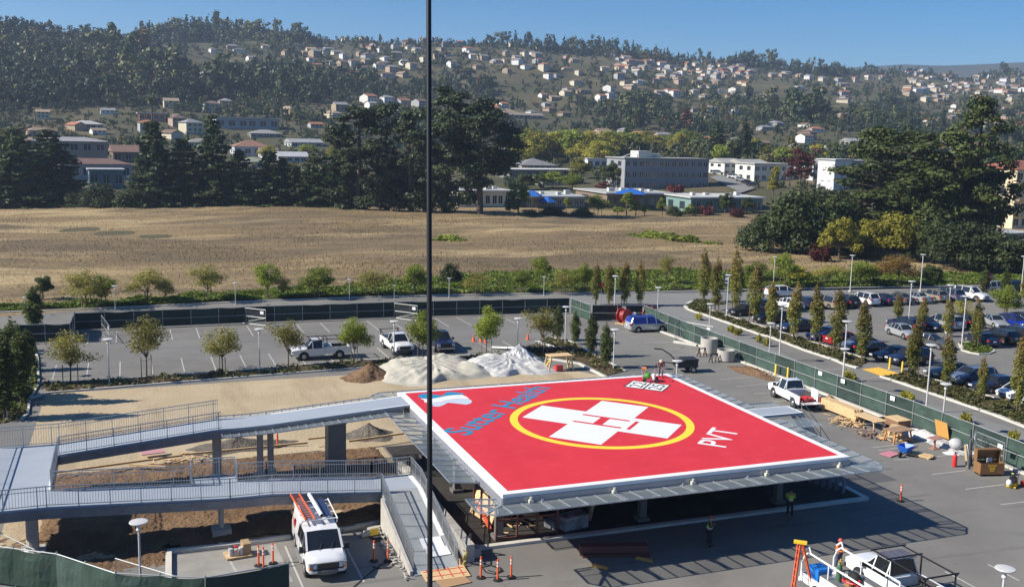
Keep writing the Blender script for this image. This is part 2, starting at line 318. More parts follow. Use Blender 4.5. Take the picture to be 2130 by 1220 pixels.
sheet('concrete_pad', [(-15.6, 7.4), (-10.4, 7.4), (-10.2, 2.4), (-15.9, 3.2)], .012, slab_m, px=False)
# --- soil under and beside the ramps: a lumpy sheet
def lumps(name, x0, x1, y0, y1, st, zf, mat, mask=None):
    xs = np.arange(x0, x1+.01, st); ys = np.arange(y0, y1+.01, st); X, Y = np.meshgrid(xs, ys, indexing='ij')
    X = X+RNG.uniform(-.3, .3, X.shape)*st; Y = Y+RNG.uniform(-.3, .3, Y.shape)*st
    Z = zf(X, Y)+RNG.normal(0, .035, X.shape); n, m = X.shape; I = np.arange(n*m).reshape(n, m)
    F = np.stack([I[:-1, :-1], I[1:, :-1], I[1:, 1:], I[:-1, 1:]], -1).reshape(-1, 4)
    if mask is not None:
        c = mask(X[:-1, :-1].ravel(), Y[:-1, :-1].ravel()); F = F[c]
    return npmesh(name, np.stack([X, Y, Z], -1).reshape(-1, 3), F, mat)
def sb(v, a, b, w): return np.clip((v-a)/w, 0, 1)*np.clip((b-v)/w, 0, 1)
wav = lambda X, Y: .5+.25*np.sin(X*1.1+np.sin(Y*.9))+.25*np.sin(Y*1.4+np.sin(X*.7)*1.3)
tag(lumps('soil', -28, -3.2, 6.2, 12.4, .22, lambda X, Y: -.05+.42*sb(X, -28, -3.2, .8)*sb(Y, 6.2, 12.6, 1.)*wav(X, Y)+.03, soil_m, lambda X, Y: (Y > 8.1+.35*np.sin(X)) | (X < -16.1)), kind='structure')
def mid(X, Y):
    z = .12+.5*sb(X, -22, -9, 3)*sb(Y, 18.5, 22.6, 1.5)*wav(X, Y)+.25*sb(X, -8, -1, 1.2)*sb(Y, 13, 17.5, 1)*wav(X, Y)
    return z-.3*(1-sb(X, -22.6, -1.1, .5)*sb(Y, 11, 22.8, .5))
tag(lumps('soil', -22.6, -1.1, 11, 22.8, .22, mid, soil_m), kind='structure')
# --- dry grass field and the green bed along the kerb
def rline(pts, ths):
    a = []; r = []
    for q in pts:
        x, y = G(*q); a.append(math.atan2(x-CAM[0], y-CAM[1])); r.append(dist(x, y))
    return np.interp(ths, a, r)
bedtop = [(-260, 655), (0, 641), (180, 628), (300, 622), (420, 614), (560, 603), (700, 597), (800, 588), (900, 576), (1050, 567), (1200, 563), (1330, 564), (1420, 561), (1500, 564), (1560, 566), (1700, 568), (1850, 568), (1960, 570), (2130, 574), (2400, 570)]
ths = np.linspace(_az(-260), _az(2400), 260)
rk = rline(kb, ths); rb = rline(bedtop, ths)
def fieldz(X, Y, R):
    n = np.sin(X/9+np.sin(Y/13)*1.5)+np.sin(Y/7+X/21)+.6*np.sin(X/4.1+Y/5.3)+.5*np.sin(X/2.3-Y/2.9)
    return .02+HT(X, Y)+(n*.16+.9+.55*np.sin(X/26+np.sin(Y/31)*1.7)+.4*np.sin(Y/17+X/41))*np.clip((R-np.interp(np.arctan2(X-CAM[0], Y-CAM[1]), ths, rb)-1)/40, .0, 1)*np.clip((300-R)/25, .1, 1)
polar('dry_grass_field', ths, np.linspace(0, 1, 90)[None, :]*(304-rb+6)[:, None]+(rb-6)[:, None], fieldz, field_m)
def bedz(X, Y, R): return .10+.09*np.sin(X*1.1+np.sin(Y))+.08*np.sin(Y*1.3)
polar('bed_soil', ths, np.linspace(0, 1, 9)[None, :]*(rb-rk-.9)[:, None]+(rk+.3)[:, None], lambda X, Y, R: bedz(X, Y, R)+.1, bed_m)
# --- kerbs: real 13 cm steps
def kerb(pts, w_=.2, h=.14, px=True, name='kerb', close=False):
    P = [G(*q) for q in pts] if px else pts
    if close: P = P+[P[0]]
    o = MB()
    for a, b in zip(P[:-1], P[1:]):
        d = Vector((b[0]-a[0], b[1]-a[1], 0)); d.normalize(); e = d*(w_*.25)
        o.bar((a[0]-e.x, a[1]-e.y, h/2), (b[0]+e.x, b[1]+e.y, h/2-.002), w_, h)
    return tag(o.build(name, kerb_m), kind='structure')
kerb(kb, .28)
kR1 = [(1470, 625), (1446, 626), (1436, 629), (1427, 634), (1426, 638), (1431, 643), (1443, 648), (1484, 661), (1580, 695.5), (1602, 701), (1678, 730), (1737, 749), (1757, 758), (1782, 765)]
kR2 = [(1835, 784), (1850, 788.5), (1963, 827), (2066, 862), (2130, 887), (2230, 925)]
kerb(kR1, .45); kerb(kR2, .45)
R1 = [G(*q) for q in kR1]; R2 = [G(*q) for q in kR2]
sheet('planting_strip', R1+[(53.0, 36.5), (53.0, 66.5), (54, 70), (58, 71)], .06, mulch_m, px=False)
sheet('planting_strip', R2+[(54.0, 2), (53.4, 20), (53.2, 31.2)], .06, mulch_m, px=False)
kerb([(53.0, 37.5), (53.0, 66.5)], .15, px=False); kerb([(53.2, 31.), (53.4, 20), (54., 2)], .15, px=False)
isl = [(1996, 716), (2002, 729), (2018, 734), (2036, 737), (2056, 736), (2067, 731), (2060, 725), (2040, 716), (2018, 711)]
kerb(isl, .3, close=True); sheet('planting_strip', isl, .07, mulch_m)
pl = [(86, 799), (241, 789.5), (516, 770.5), (720, 752), (993, 739.5), (1075, 733), (1140, 702), (1182, 708), (1230, 735), (1300, 772), (1262, 781), (1205, 752), (1160, 744), (1090, 752), (993, 756), (860, 760), (720, 768), (482, 787), (241, 806.5), (100, 818)]
sheet('planting_strip', pl, .06, mulch_m)
kerb([(-15, 815), (86, 799), (241, 789.5), (516, 770.5), (720, 752), (993, 739.5)], .18); kerb([(62, 830), (100, 818), (241, 806.5), (482, 787), (720, 768), (860, 760)], .18); kerb([(1140, 702), (1182, 708), (1230, 735), (1300, 772)], .25); kerb([(1085, 742), (1150, 748), (1205, 757), (1262, 786)], .3)
lp = [(-60, 890), (45, 872), (57, 862), (62, 830), (80, 800), (78, 745), (64, 705), (40, 692), (-60, 700)]
sheet('planting_strip', lp, .06, mulch_m); kerb(lp[1:7], .2)
kerb([(-16.0, 3.), (-15.8, 7.8), (-12.7, 7.7), (-9.6, 7.9)], .3, .2, px=False); kerb([(-7.4, 8.), (-3.7, 8.8)], .3, .2, px=False)
kerb([(-.5, 3.45), (8, 3.4), (25.1, 3.4), (25.2, 6)], .35, .16, px=False)
kerb([(39.3, 63), (39.7, 45), (39.5, 25), (39., 5), (38.8, -2)], .35, .13, px=False)
kerb([(27.5, 59.4), (27.5, 63.4)], .3, px=False); kerb([G(1404, 712), G(1448, 719)], .4, .2, px=False)
# --- painted lines
ln = MB()
def pline(a, b, wd=.11, px=True, z=.014):
    a = G(*a) if px else a; b = G(*b) if px else b; d = Vector((b[0]-a[0], b[1]-a[1], 0)).normalized(); s_ = Vector((-d.y, d.x, 0))*wd/2
    ln.add([Vector((*a, z))-s_, Vector((*b, z))-s_, Vector((*b, z))+s_, Vector((*a, z))+s_], [(0, 1, 2, 3)])
for k in range(-6, 16):
    x = -5.06+2.735*k
    if -22 < x < 33: pline((x, 64.3), (x, 70.2), px=False)
for k in range(-4, 14):
    x = -12.85+2.735*k
    if x < 22: pline((x, 49.2), (x, 55.1), px=False)
for a, b in [((1312, 701), (1333, 699)), ((1341, 713), (1404, 711)), ((1300, 689.5), (1330, 688)), ((1300, 677.6), (1330, 677)), ((1366, 726), (1438, 722)), ((1398, 739), (1449, 737)), ((1426, 753), (1482, 750)), ((1410, 724), (1430, 722)), ((1458, 769), (1500, 766)), ((1816, 930), (1921, 919)), ((1827, 937), (1881, 929)), ((1860, 956), (1892, 955)), ((1948, 949), (2014, 941)), ((1939, 986), (2009, 978)), ((2008, 1017), (2090, 1007)), ((2081, 1049), (2150, 1041)), ((2055, 1173), (2120, 1207)), ((1966, 1188), (2030, 1222)), ((593, 1135), (632, 1225)), ((711, 1120), (757, 1210)), ((1714, 769), (1770, 766)), ((1768, 789), (1831, 784)), ((478, 1165), (492, 1190)), ((830, 852), (835, 846))]: pline(a, b)
for y in (33.5, 30.8, 28, 25.3, 22.6): pline((33.5, y), (38.6, y), px=False)
tag(ln.build('parking_lines', line_m), kind='structure')
sheet('tactile_paving', [(1793, 767.5), (1828, 763.5), (1872, 777), (1833, 782)], .018, M('tactile_yellow', (.80, .47, .06), .8, 0, (.68, .40, .06), 3.))
# ================================================================ HELIPAD
red_deck = layered('deck_paint', (.62, .034, .046), [((.54, .028, .038), .25, .4, .7, .8, (1, 1)), ((.68, .06, .075), 1.1, .5, .75, .6, (1, 1)), ((.5, .05, .06), 3., .66, .8, .4, (.4, 2))], .62, .05, 30., .01, .3)
teal = M('teal_paint', (.02, .24, .42), .5); palegr = M('pale_blue_paint', (.52, .58, .66), .5); yel_d = M('deck_yellow', (.88, .66, .04), .5)
walk_m = layered('walkway_coating', (.30, .34, .39), [((.36, .40, .45), .5, .4, .7, .7, (.5, 1)), ((.24, .26, .28), 1.5, .6, .75, .5, (1, 1))], .75, .1, 20., .02); girder_m = M('girder_steel', (.17, .18, .20), .5, .4, (.23, .24, .26), 2.); net_m = meshmat('safety_net_mesh', (.42, .48, .49), .42, .5, .35)
rust = M('primer_steel', (.13, .045, .035), .7); galv = steel; grey_box = M('grey_panel', (.13, .16, .18), .5, .2, (.16, .19, .21), 1.5)
def fontmesh(txt, off=.0):
    c = bpy.data.curves.new('t', 'FONT'); c.body = txt; o = bpy.data.objects.new('t', c); COL.objects.link(o)
    dg = bpy.context.evaluated_depsgraph_get(); me = bpy.data.meshes.new_from_object(o.evaluated_get(dg)); bpy.data.objects.remove(o)
    return me
def lettering(name, txt, mat, origin, ux, uy, width, height, z, parent, bold=0.):
    me = fontmesh(txt, bold); xs = [v.co.x for v in me.vertices]; ys = [v.co.y for v in me.vertices]; x0, x1, y0, y1 = min(xs), max(xs), min(ys), max(ys)
    for v in me.vertices:
        a = (v.co.x-x0)/(x1-x0)*width; b = (v.co.y-y0)/(y1-y0)*height
        v.co = Vector((origin[0]+ux[0]*a+uy[0]*b, origin[1]+ux[1]*a+uy[1]*b, z))
    if bold:
        V0 = [v.co.copy() for v in me.vertices]; F0 = [tuple(p.vertices) for p in me.polygons]; n = len(V0); VV = []; FF = []
        for i, (dx, dy) in enumerate(((0, 0), (1, 0), (-1, 0), (0, 1), (0, -1))):
            VV += [v+Vector((dx*bold, dy*bold, .0012*i)) for v in V0]; FF += [tuple(k+i*n for k in f) for f in F0]
        me = bpy.data.meshes.new(name); me.from_pydata(VV, [], FF)
    me.materials.clear(); me.materials.append(mat); me.name = name; return link(name, me, parent)
q2 = math.sqrt(.5); UX = (q2, q2); UY = (-q2, q2)
def ST(s, t): return (s*q2-t*q2, s*q2+t*q2)
def rS(s, t): return (9.98+s*q2-t*q2, 10.08+s*q2+t*q2)
def flat(name, polys, z, mat, parent):
    o = MB()
    for P in polys:
        ar = sum(P[i][0]*P[(i+1) % len(P)][1]-P[(i+1) % len(P)][0]*P[i][1] for i in range(len(P)))
        if ar < 0: P = P[::-1]
        o.add([(x, y, z) for x, y in P], [tuple(range(len(P)))])
    return o.build(name, mat, parent)
H = thing('helipad', 'red rooftop helicopter landing pad with white cross in yellow ring', 'helipad')
o = MB(); o.b2(0, 20, 0, 20, 4.2, 4.4); deck = o.build('deck', red_deck, H)
o = MB(); o.b2(-.42, 0, -.42, 20.42, 4.2, 4.404); o.b2(20, 20.42, -.42, 20.42, 4.2, 4.404); o.b2(0, 20, -.42, 0, 4.2, 4.403); o.b2(0, 20, 20, 20.42, 4.2, 4.403); o.build('border', white, deck)
ring = [(5.72, 5.24)]; o = MB(); n = 96
o.add([(9.98+r*math.cos(2*PI*i/n), 10.08+r*math.sin(2*PI*i/n), 4.404) for r in (5.72, 5.22) for i in range(n)], [(i, (i+1) % n, n+(i+1) % n, n+i) for i in range(n)]); o.build('circle_marking', yel_d, deck)
wq = 1.62; L = 4.68
arms = [[rS(-wq, wq), rS(wq, wq), rS(wq, L), rS(-wq, L)], [rS(-wq, -wq), rS(wq, -wq), rS(wq, -L), rS(-wq, -L)], [rS(-L, -wq), rS(-wq, -wq), rS(-wq, wq), rS(-L, wq)], [rS(L, -wq), rS(wq, -wq), rS(wq, wq), rS(L, wq)], [rS(-wq, -wq), rS(wq, -wq), rS(wq, wq), rS(-wq, wq)]]
flat('cross_marking', arms, 4.405, white, deck)
flat('letter_marking', [[rS(a-.13, -1.56), rS(a+.13, -1.56), rS(a+.13, 1.56), rS(a-.13, 1.56)] for a in (-.86, .86)]+[[rS(-.73, -.3), rS(.73, -.3), rS(.73, .3), rS(-.73, .3)], [rS(-.98, -2.16), rS(.98, -2.16), rS(.98, -1.92), rS(-.98, -1.92)]], 4.409, red_deck, deck)
lettering('lettering', 'Sutter Health', teal, ST(7.45, 5.98), UX, UY, 12.85, 1.7, 4.407, deck, .05)
lettering('lettering', 'PVT', white, ST(12.42, -8.1), UX, UY, 3.75, 1.65, 4.407, deck, .03)
bx = [ST(23.3, -1.26), ST(25.46, -1.26), ST(25.46, 1.65), ST(23.3, 1.65)]
pnl = flat('weight_panel', [bx], 4.405, black, deck)
flat('panel_face', [[ST(23.42, a), ST(25.34, a), ST(25.34, a+1.28), ST(23.42, a+1.28)] for a in (-1.15, .26)], 4.408, white, deck)
lettering('lettering', '22', black, ST(23.62, .42), UX, UY, 1.52, .95, 4.411, deck); lettering('lettering', '25', black, ST(23.62, -.98), UX, UY, 1.52, .95, 4.411, deck)
flat('logo', [[(.66, 18.75), (.62, 18.98), (.75, 19.3), (1.07, 19.56), (1.3, 19.56), (1.5, 19.4), (2.19, 18.8), (2.45, 18.95), (2.75, 19.5), (3.0, 19.62), (3.3, 19.4), (3.87, 18.86), (3.6, 18.62), (3.1, 18.7), (2.5, 18.62), (1.9, 18.35), (1.46, 18.2), (1.1, 18.2), (.8, 18.32)]], 4.406, teal, deck)
flat('logo', [[(.62, 18.4), (.85, 18.27), (1.1, 18.17), (1.46, 18.17), (1.9, 18.32), (2.5, 18.59), (3.1, 18.67), (3.6, 18.59), (3.75, 17.95), (3.72, 17.3), (3.46, 17.5), (3.1, 17.68), (2.7, 17.69), (2.2, 17.5), (1.7, 17.2), (1.16, 17.13), (.8, 17.2), (.62, 17.4), (.75, 17.9)]], 4.407, white, deck)
flat('logo', [[(.72, 17.18), (.95, 17.12), (1.3, 17.1), (1.75, 17.18), (2.2, 17.47), (2.7, 17.66), (3.1, 17.65), (3.46, 17.46), (3.74, 17.2), (3.74, 16.8), (3.5, 16.35), (3.2, 16.12), (3.0, 16.12), (2.6, 16.5), (2.08, 16.86), (1.7, 16.45), (1.3, 16.13), (1.05, 16.15), (.85, 16.3), (1.0, 16.6), (.9, 16.9)]], 4.4065, palegr, deck)
o = MB()
o.b2(-.42, 20.42, -.46, -.38, 3.72, 4.198); o.b2(-.42, 20.42, 20.38, 20.46, 3.72, 4.198); o.b2(-.46, -.38, -.38, 20.38, 3.72, 4.198); o.b2(20.38, 20.46, -.38, 20.38, 3.72, 4.198)
o.build('fascia', M('fascia_aluminium', (.30, .31, .35), .45, .5, (.36, .37, .41), 1.), H)
o = MB()
for k in range(8): o.b2(.2+k*2.8-.12, .2+k*2.8+.12, -.3, 20.3, 3.45, 4.198)
for y in (4.4, 12, 19): o.b2(-.3, 20.3, y-.15, y+.15, 3.0, 3.44)
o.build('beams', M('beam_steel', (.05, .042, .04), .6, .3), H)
for x in (1.2, 10, 19.3):
    for y in (4.4, 12, 19):
        o = MB(); o.b2(x-.2, x+.2, y-.2, y+.2, .1, 3.0); o.b2(x-.35, x+.35, y-.35, y+.35, .1, .3); o.build('column', M('column_shade_tone', (.14, .135, .13), .7) if 'column_shade_tone' not in bpy.data.materials else bpy.data.materials['column_shade_tone'], H)  # column colour darkened to stand for the shade under the deck
# safety nets: four sides with chamfered outer corners, radial bars, edge pipe
zi, zo, a0, b0, c0 = 3.86, 4.02, -.46, -2.05, .75
def netside(k):
    R_ = Matrix.Translation((10, 10, 0)) @ Matrix.Rotation(k*PI/2, 4, 'Z') @ Matrix.Translation((-10, -10, 0))
    T = lambda x, y, z: tuple(R_ @ Vector((x, y, z)))
    gap = {0: [], 1: [(8.6, 10.4)], 2: [], 3: [(16.9, 19.6)]}[k]
    # local frame: this side runs along +x at y = a0..b0
    def span(u0, u1):
        m = MB()
        ua0, ua1 = u0, u1
        m.add([T(u0, a0, zi), T(u1, a0, zi), T(u1, b0, zo), T(u0, b0, zo)], [(0, 1, 2, 3)])
        return m
    segs = []
    if not gap: segs = [(a0, 20.46)]
    else:
        g0, g1 = gap[0]; segs = [(a0, g0), (g1, 20.46)]
    m = MB()
    for u0, u1 in segs: m.add([T(u0, a0, zi), T(u1, a0, zi), T(u1, b0, zo), T(u0, b0, zo)], [(0, 1, 2, 3)])
    # corner piece (at the end of the run)
    m.add([T(20.46, a0, zi), T(20.46, b0, zo), T(22.05-c0, b0, zo), T(22.05, b0+c0, zo), T(22.05, a0, zo)], [(0, 1, 2, 3, 4)])
    nt_ = m.build('safety_net', net_m, H)
    f = MB()
    for u0, u1 in segs:
        f.bar(T(u0, b0, zo), T(u1, b0, zo), .06); f.bar(T(u0, a0-.1, zi), T(u1, a0-.1, zi), .07)
        nn = max(1, round((u1-u0)/.98))
        for i in range(nn+1):
            u = u0+(u1-u0)*i/nn; wdt = .085 if i % 2 == 0 else .045
            f.bar(T(u, a0, zi+.03), T(u, b0-.03, zo+.03), wdt, .05)
            if i % 4 == 2: f.bar(T(u+.16, a0, zi+.03), T(u+.16, b0-.03, zo+.03), .06, .05); f.bar(T(u+.08, a0-.2, zi-.02), T(u+.08, a0-.2, zi+.18), .1)
    f.bar(T(20.46, b0, zo), T(22.05-c0, b0, zo), .06); f.bar(T(22.05-c0, b0, zo), T(22.05, b0+c0, zo), .06); f.bar(T(22.05, b0+c0, zo), T(22.05, a0, zo), .06)
    f.bar(T(20.46, a0, zi+.03), T(22.05-c0/2, b0+c0/2, zo+.03), .13, .06); f.bar(T(20.46, a0-.3, zi+.03), T(22., b0+c0+.1, zo+.03), .06, .04)
    f.build('net_frame', galv, nt_)
    for u0, u1 in segs:
        for i in range(int((u1-u0)/2.0)+1):
            u = min(u0+.3+i*2.0, u1-.1); b = MB(); b.bar(T(u, b0+.02, zo-.04), T(u, a0+.05, zi-.42), .07); b.build('net_brace', girder_m, nt_)
for k in range(4): netside(k)
# deck-edge flood lights and fittings on the fascia
for x in (1.0, 5.6, 10.2, 14.8, 19.6):
    b = MB(); b.box((x, -.62, 3.98), (.22, .2, .16)); b.tube((x, -.62, 4.04), (x, -.62, 4.2), .07, n=8); b.build('edge_light', M('edge_light_body', (.5, .5, .42), .4) if x == 1.0 else bpy.data.materials['edge_light_body'], H)
# right-hand access platform with stair
o = MB(); o.b2(20.43, 24.0, 8.65, 10.35, 4.1, 4.25); pf = o.build('access_platform', walk_m, H)
o = MB(); o.b2(20.43, 24.0, 8.65, 8.75, 4.251, 4.262); o.b2(20.43, 24.0, 10.25, 10.35, 4.251, 4.262); o.b2(23.9, 24.0, 8.75, 10.25, 4.251, 4.262); o.build('platform_edge', white, pf)
st = MB()
for i in range(12): st.b2(24.05+i*.27, 24.3+i*.27, 8.9, 10.1, 4.02-i*.33, 4.06-i*.33)
st.bar((24, 8.85, 4.0), (27.3, 8.85, .1), .06, .25); st.bar((24, 10.15, 4.0), (27.3, 10.15, .1), .06, .25)
for yy in (8.85, 10.15):
    st.path([(24, yy, 5.0), (27.3, yy, 1.1)], .025); st.path([(24, yy, 4.5), (27.3, yy, .6)], .02)
    for i in range(5): st.tube((24+i*.82, yy, 4.0-i*.96), (24+i*.82, yy, 5.0-i*.97), .02, n=6)
st.build('stair', galv, H)
o = MB()
for a, b in (((20.5, 10.4), (24.2, 10.4)), ((24.2, 10.4), (24.2, 12.4)), ((24.2, 12.4), (22.1, 12.4))): o.bar((*a, 3.95), (*b, 3.95), .06)
o.build('side_frame', galv, H); flat('side_net', [[(20.5, 10.45), (24.15, 10.45), (24.15, 12.35), (20.5, 12.35)]], 3.93, net_m, H); flat('side_net', [[(22.1, 6.6), (24.15, 6.6), (24.15, 8.6), (22.1, 8.6)]], 3.93, net_m, H)
# unfinished room under the deck: studs, walls coloured near black to stand for shade, stacked sheets
room_shade_m = M('dark_panel', (.022, .016, .014), .85, 0, (.045, .032, .026), 1.2)
o = MB(); o.b2(3, 22, 17.6, 17.8, .1, 3.4); o.b2(21.8, 22, 9, 17.6, .1, 3.4); o.b2(3, 3.2, 9, 17.6, .1, 3.4); o.b2(6, 22, 7.6, 7.8, .1, 3.4); o.build('room_wall', room_shade_m, H)  # front wall set forward so the space behind reads black
o = MB()
for x in (.9, 2.1, 3.3, 4.5):
    o.b2(x-.05, x+.05, 3.9, 4.0, .1, 3.4)
for z in (.2, 1.25, 2.1, 3.35): o.b2(.93, 4.47, 3.905, 3.995, z-.05, z+.05)
o.build('stud_frame', rust, H)
for y in (5.2, 6.5, 7.8): o = MB(); o.b2(.85, .95, y-.05, y+.05, .1, 3.4); o.build('stud', rust, H)
for x in (6, 7.6, 9.2, 11.5, 13.8, 16, 18): o = MB(); o.b2(x-.04, x+.04, 6.6, 6.7, .1, 3.4); o.build('stud', rust, H)
# ================================================================ ACCESS RAMP
RP = thing('access_ramp', 'long grey steel access ramp with railings switching back beside the helipad', 'ramp')
def up(x): return float(np.interp(x, [-26, -21.5, -12.6, -10, -.42], [2.93, 2.93, 3.72, 3.74, 4.38]))
def lo(x): return float(np.interp(x, [-26, -21.5, -12.6, -10.4, -4.4], [2.93, 2.93, 2.43, 2.42, 1.92]))
def fin(y): return float(np.interp(y, [.6, 1.2, 8.5, 10.9], [.03, .06, 1.92, 1.92]))
def ribbon(m, pts, w0, w1, th, alongx=True):
    for (a, za), (b, zb) in zip(pts[:-1], pts[1:]):
        if alongx: P = [(a, w0, za), (b, w0, zb), (b, w1, zb), (a, w1, za)]
        else: P = [(w0, a, za), (w1, a, za), (w1, b, zb), (w0, b, zb)]
        Q = [(x, y, z-th) for x, y, z in P]; m.add(P+Q, [(0, 1, 2, 3), (7, 6, 5, 4), (0, 4, 5, 1), (1, 5, 6, 2), (2, 6, 7, 3), (3, 7, 4, 0)])
def ser(f, a, b, n=14): return [(a+(b-a)*i/n, f(a+(b-a)*i/n)) for i in range(n+1)]
m = MB(); ribbon(m, ser(up, -21.5, -.44), 17.1, 19.5, .12); ribbon(m, ser(lo, -21.5, -4.4), 8.4, 10.9, .12); ribbon(m, [(-25.1, 2.93), (-21.5, 2.93)], 8.4, 19.5, .12); ribbon(m, [(-4.4, 1.92), (-2.0, 1.92)], 8.5, 10.9, .12)
ribbon(m, [(-14.4, 2.42), (-12.0, 2.42)], 10.9, 12.2, .12)
walk = m.build('walkway', walk_m, RP)
m = MB(); ribbon(m, [(1.2, .06), (3.6, .67), (8.5, 1.92)], -4.4, -2.0, .12, False); m.build('walkway', M('walkway_concrete', (.27, .29, .30), .8, 0, (.33, .35, .35), 1.2), RP)
m = MB(); ribbon(m, [(a, z+.008) for a, z in ser(up, -9, -.44, 6)], 19.34, 19.5, .006); m.build('edge_stripe', white, walk)
m = MB(); ribbon(m, [(a, z+.008) for a, z in ser(up, -3, -.44, 3)], 17.1, 17.22, .006); m.build('edge_stripe', white, walk)
m = MB(); ribbon(m, [(-21.62, 2.938), (-21.5, 2.938)], 11, 17.1, .006); m.build('edge_stripe', white, walk)
m = MB(); ribbon(m, [(a, z+.008) for a, z in ser(lo, -12, -9.6, 3)], 10.72, 10.88, .006); m.build('edge_stripe', white, walk)
m = MB(); ribbon(m, [(4.0, .79), (8.5, 1.93), (10.7, 1.93)], -2.28, -2.02, .006, False); m.build('edge_stripe', white, walk)
m = MB(); ribbon(m, [(-25.5, 2.938), (-23.5, 2.938)], 19.3, 19.45, .006); m.build('edge_stripe', white, walk)
m = MB()
for yy in (17.1, 19.5): ribbon(m, [(a, z-.1) for a, z in ser(up, -21.5, -.9)], yy-.06, yy+.06, .48)
for yy in (8.4, 10.9): ribbon(m, [(a, z-.1) for a, z in ser(lo, -25.1, -4.4)], yy-.06, yy+.06, .48)
m.b2(-25.1, -21.5, 19.44, 19.56, 2.35, 2.83); m.b2(-21.56, -21.44, 10.96, 17.04, 2.35, 2.83); m.build('girder', girder_m, RP)
def railing(pts, h=1.07, sp=.135, name='railing', infill=True, gap=.1, top2=True):
    m = MB(); P = [Vector(q) for q in pts]; up_ = Vector((0, 0, 1))
    for a, b in zip(P[:-1], P[1:]):
        n = max(1, int((b-a).length/sp)); m.bar(a+up_*h, b+up_*h, .045); m.bar(a+up_*gap, b+up_*gap, .035)
        if top2: m.bar(a+up_*(h-.22), b+up_*(h-.22), .03)
        for i in range(n+1):
            q = a+(b-a)*i/n; big = i % 11 == 0
            if infill or big: m.bar(q+up_*(gap if not big else 0), q+up_*h, .05 if big else .018)
    return m.build(name, galv, RP)
railing([(x, 19.44, up(x)) for x in (-25, -21.5, -12.3)], 1.25); railing([(x, 17.16, up(x)) for x in (-21.4, -12.3)])
railing([(x, 8.46, lo(x)) for x in (-25, -21.5, -12.6, -10.4, -4.4)]); railing([(x, 10.84, lo(x)) for x in (-21.4, -14.4)]); railing([(x, 10.84, lo(x)) for x in (-12.0, -10.4, -4.4, -2.05)])
railing([(-25.0, 8.5, 2.93), (-25.0, 19.4, 2.93)], sp=.2)
railing([(-21.45, 11.0, 2.93), (-21.45, 17.0, 2.93)], sp=.11); railing([(-14.4, 10.9, 2.42), (-14.4, 12.2, 2.42), (-12, 12.2, 2.42), (-12, 10.9, 2.42)])
railing([(-4.36, y, fin(y)) for y in (8.45, 1.6)], sp=.1); railing([(-2.04, y, fin(y)) for y in (10.8, 8.5, 1.6)], sp=.1)
for yy in ((19.5, 20.75, .06), (17.1, 15.85, -.06)):   # side nets of the upper walkway
    xs = list(np.linspace(-12.3, -2.1 if yy[0] > 18 else -2.1, 11)); m = MB()
    for a, b in zip(xs[:-1], xs[1:]): m.add([(a, yy[0]+yy[2], up(a)-.3), (b, yy[0]+yy[2], up(b)-.3), (b, yy[1], up(b)-.18), (a, yy[1], up(a)-.18)], [(0, 1, 2, 3)])
    sn = m.build('side_net', net_m, RP); m = MB()
    for a, b in zip(xs[:-1], xs[1:]):
        m.bar((a, yy[1], up(a)-.18), (b, yy[1], up(b)-.18), .06); m.bar((a, yy[0]+yy[2], up(a)-.27), (a, yy[1], up(a)-.15), .07, .05); mid_ = (a+b)/2; m.bar((mid_, yy[0]+yy[2], up(mid_)-.27), (mid_, yy[1], up(mid_)-.15), .03)
    m.bar((xs[-1], yy[0], up(xs[-1])-.27), (xs[-1], yy[1], up(xs[-1])-.15), .07); m.build('net_frame', galv, sn)
def post(x, y, z, r=.17, pad=.55):
    m = MB(); m.tube((x, y, 0), (x, y, z), r, n=12); m.b2(x-pad, x+pad, y-pad, y+pad, .0, .22+.2); m.build('support_column', conc, RP)
post(-13.0, 9.6, 1.9, .15, .5); post(-22.3, 9.4, 2.4, .3, .6); post(-12.5, 18.2, 3.2, .28, .4); post(-9.9, 18.0, 3.2, .2, .35); post(-9.2, 18.4, 3.2, .2, .35)
m = MB(); m.b2(-5.7, -4.55, 17.45, 18.6, 0, 3.35); m.b2(-5.74, -4.51, 17.41, 18.64, 3.35, 3.42); m.build('riser_box', grey_box, RP)
m = MB(); m.prism([(-4.62, 1.3), (-4.46, 1.3), (-4.46, 7.6), (-4.62, 7.6)], 0, .02)
m.add([(-4.62, 1.3, .02), (-4.46, 1.3, .02), (-4.46, 7.6, .02), (-4.62, 7.6, .02), (-4.62, 1.3, .25), (-4.46, 1.3, .25), (-4.46, 7.6, 1.85), (-4.62, 7.6, 1.85)], [(0, 1, 5, 4), (1, 2, 6, 5), (2, 3, 7, 6), (3, 0, 4, 7), (4, 5, 6, 7)]); m.build('ramp_wall', conc, RP)
o = MB(); o.b2(-1.45, -1.0, 2.0, 16.2, 0, .95); o.b2(-1.0, -.5, 2.4, 3.0, 0, .5); tag(o.build('retaining_wall', conc), 'long low concrete wall beside the foot of the grey ramp', 'wall')
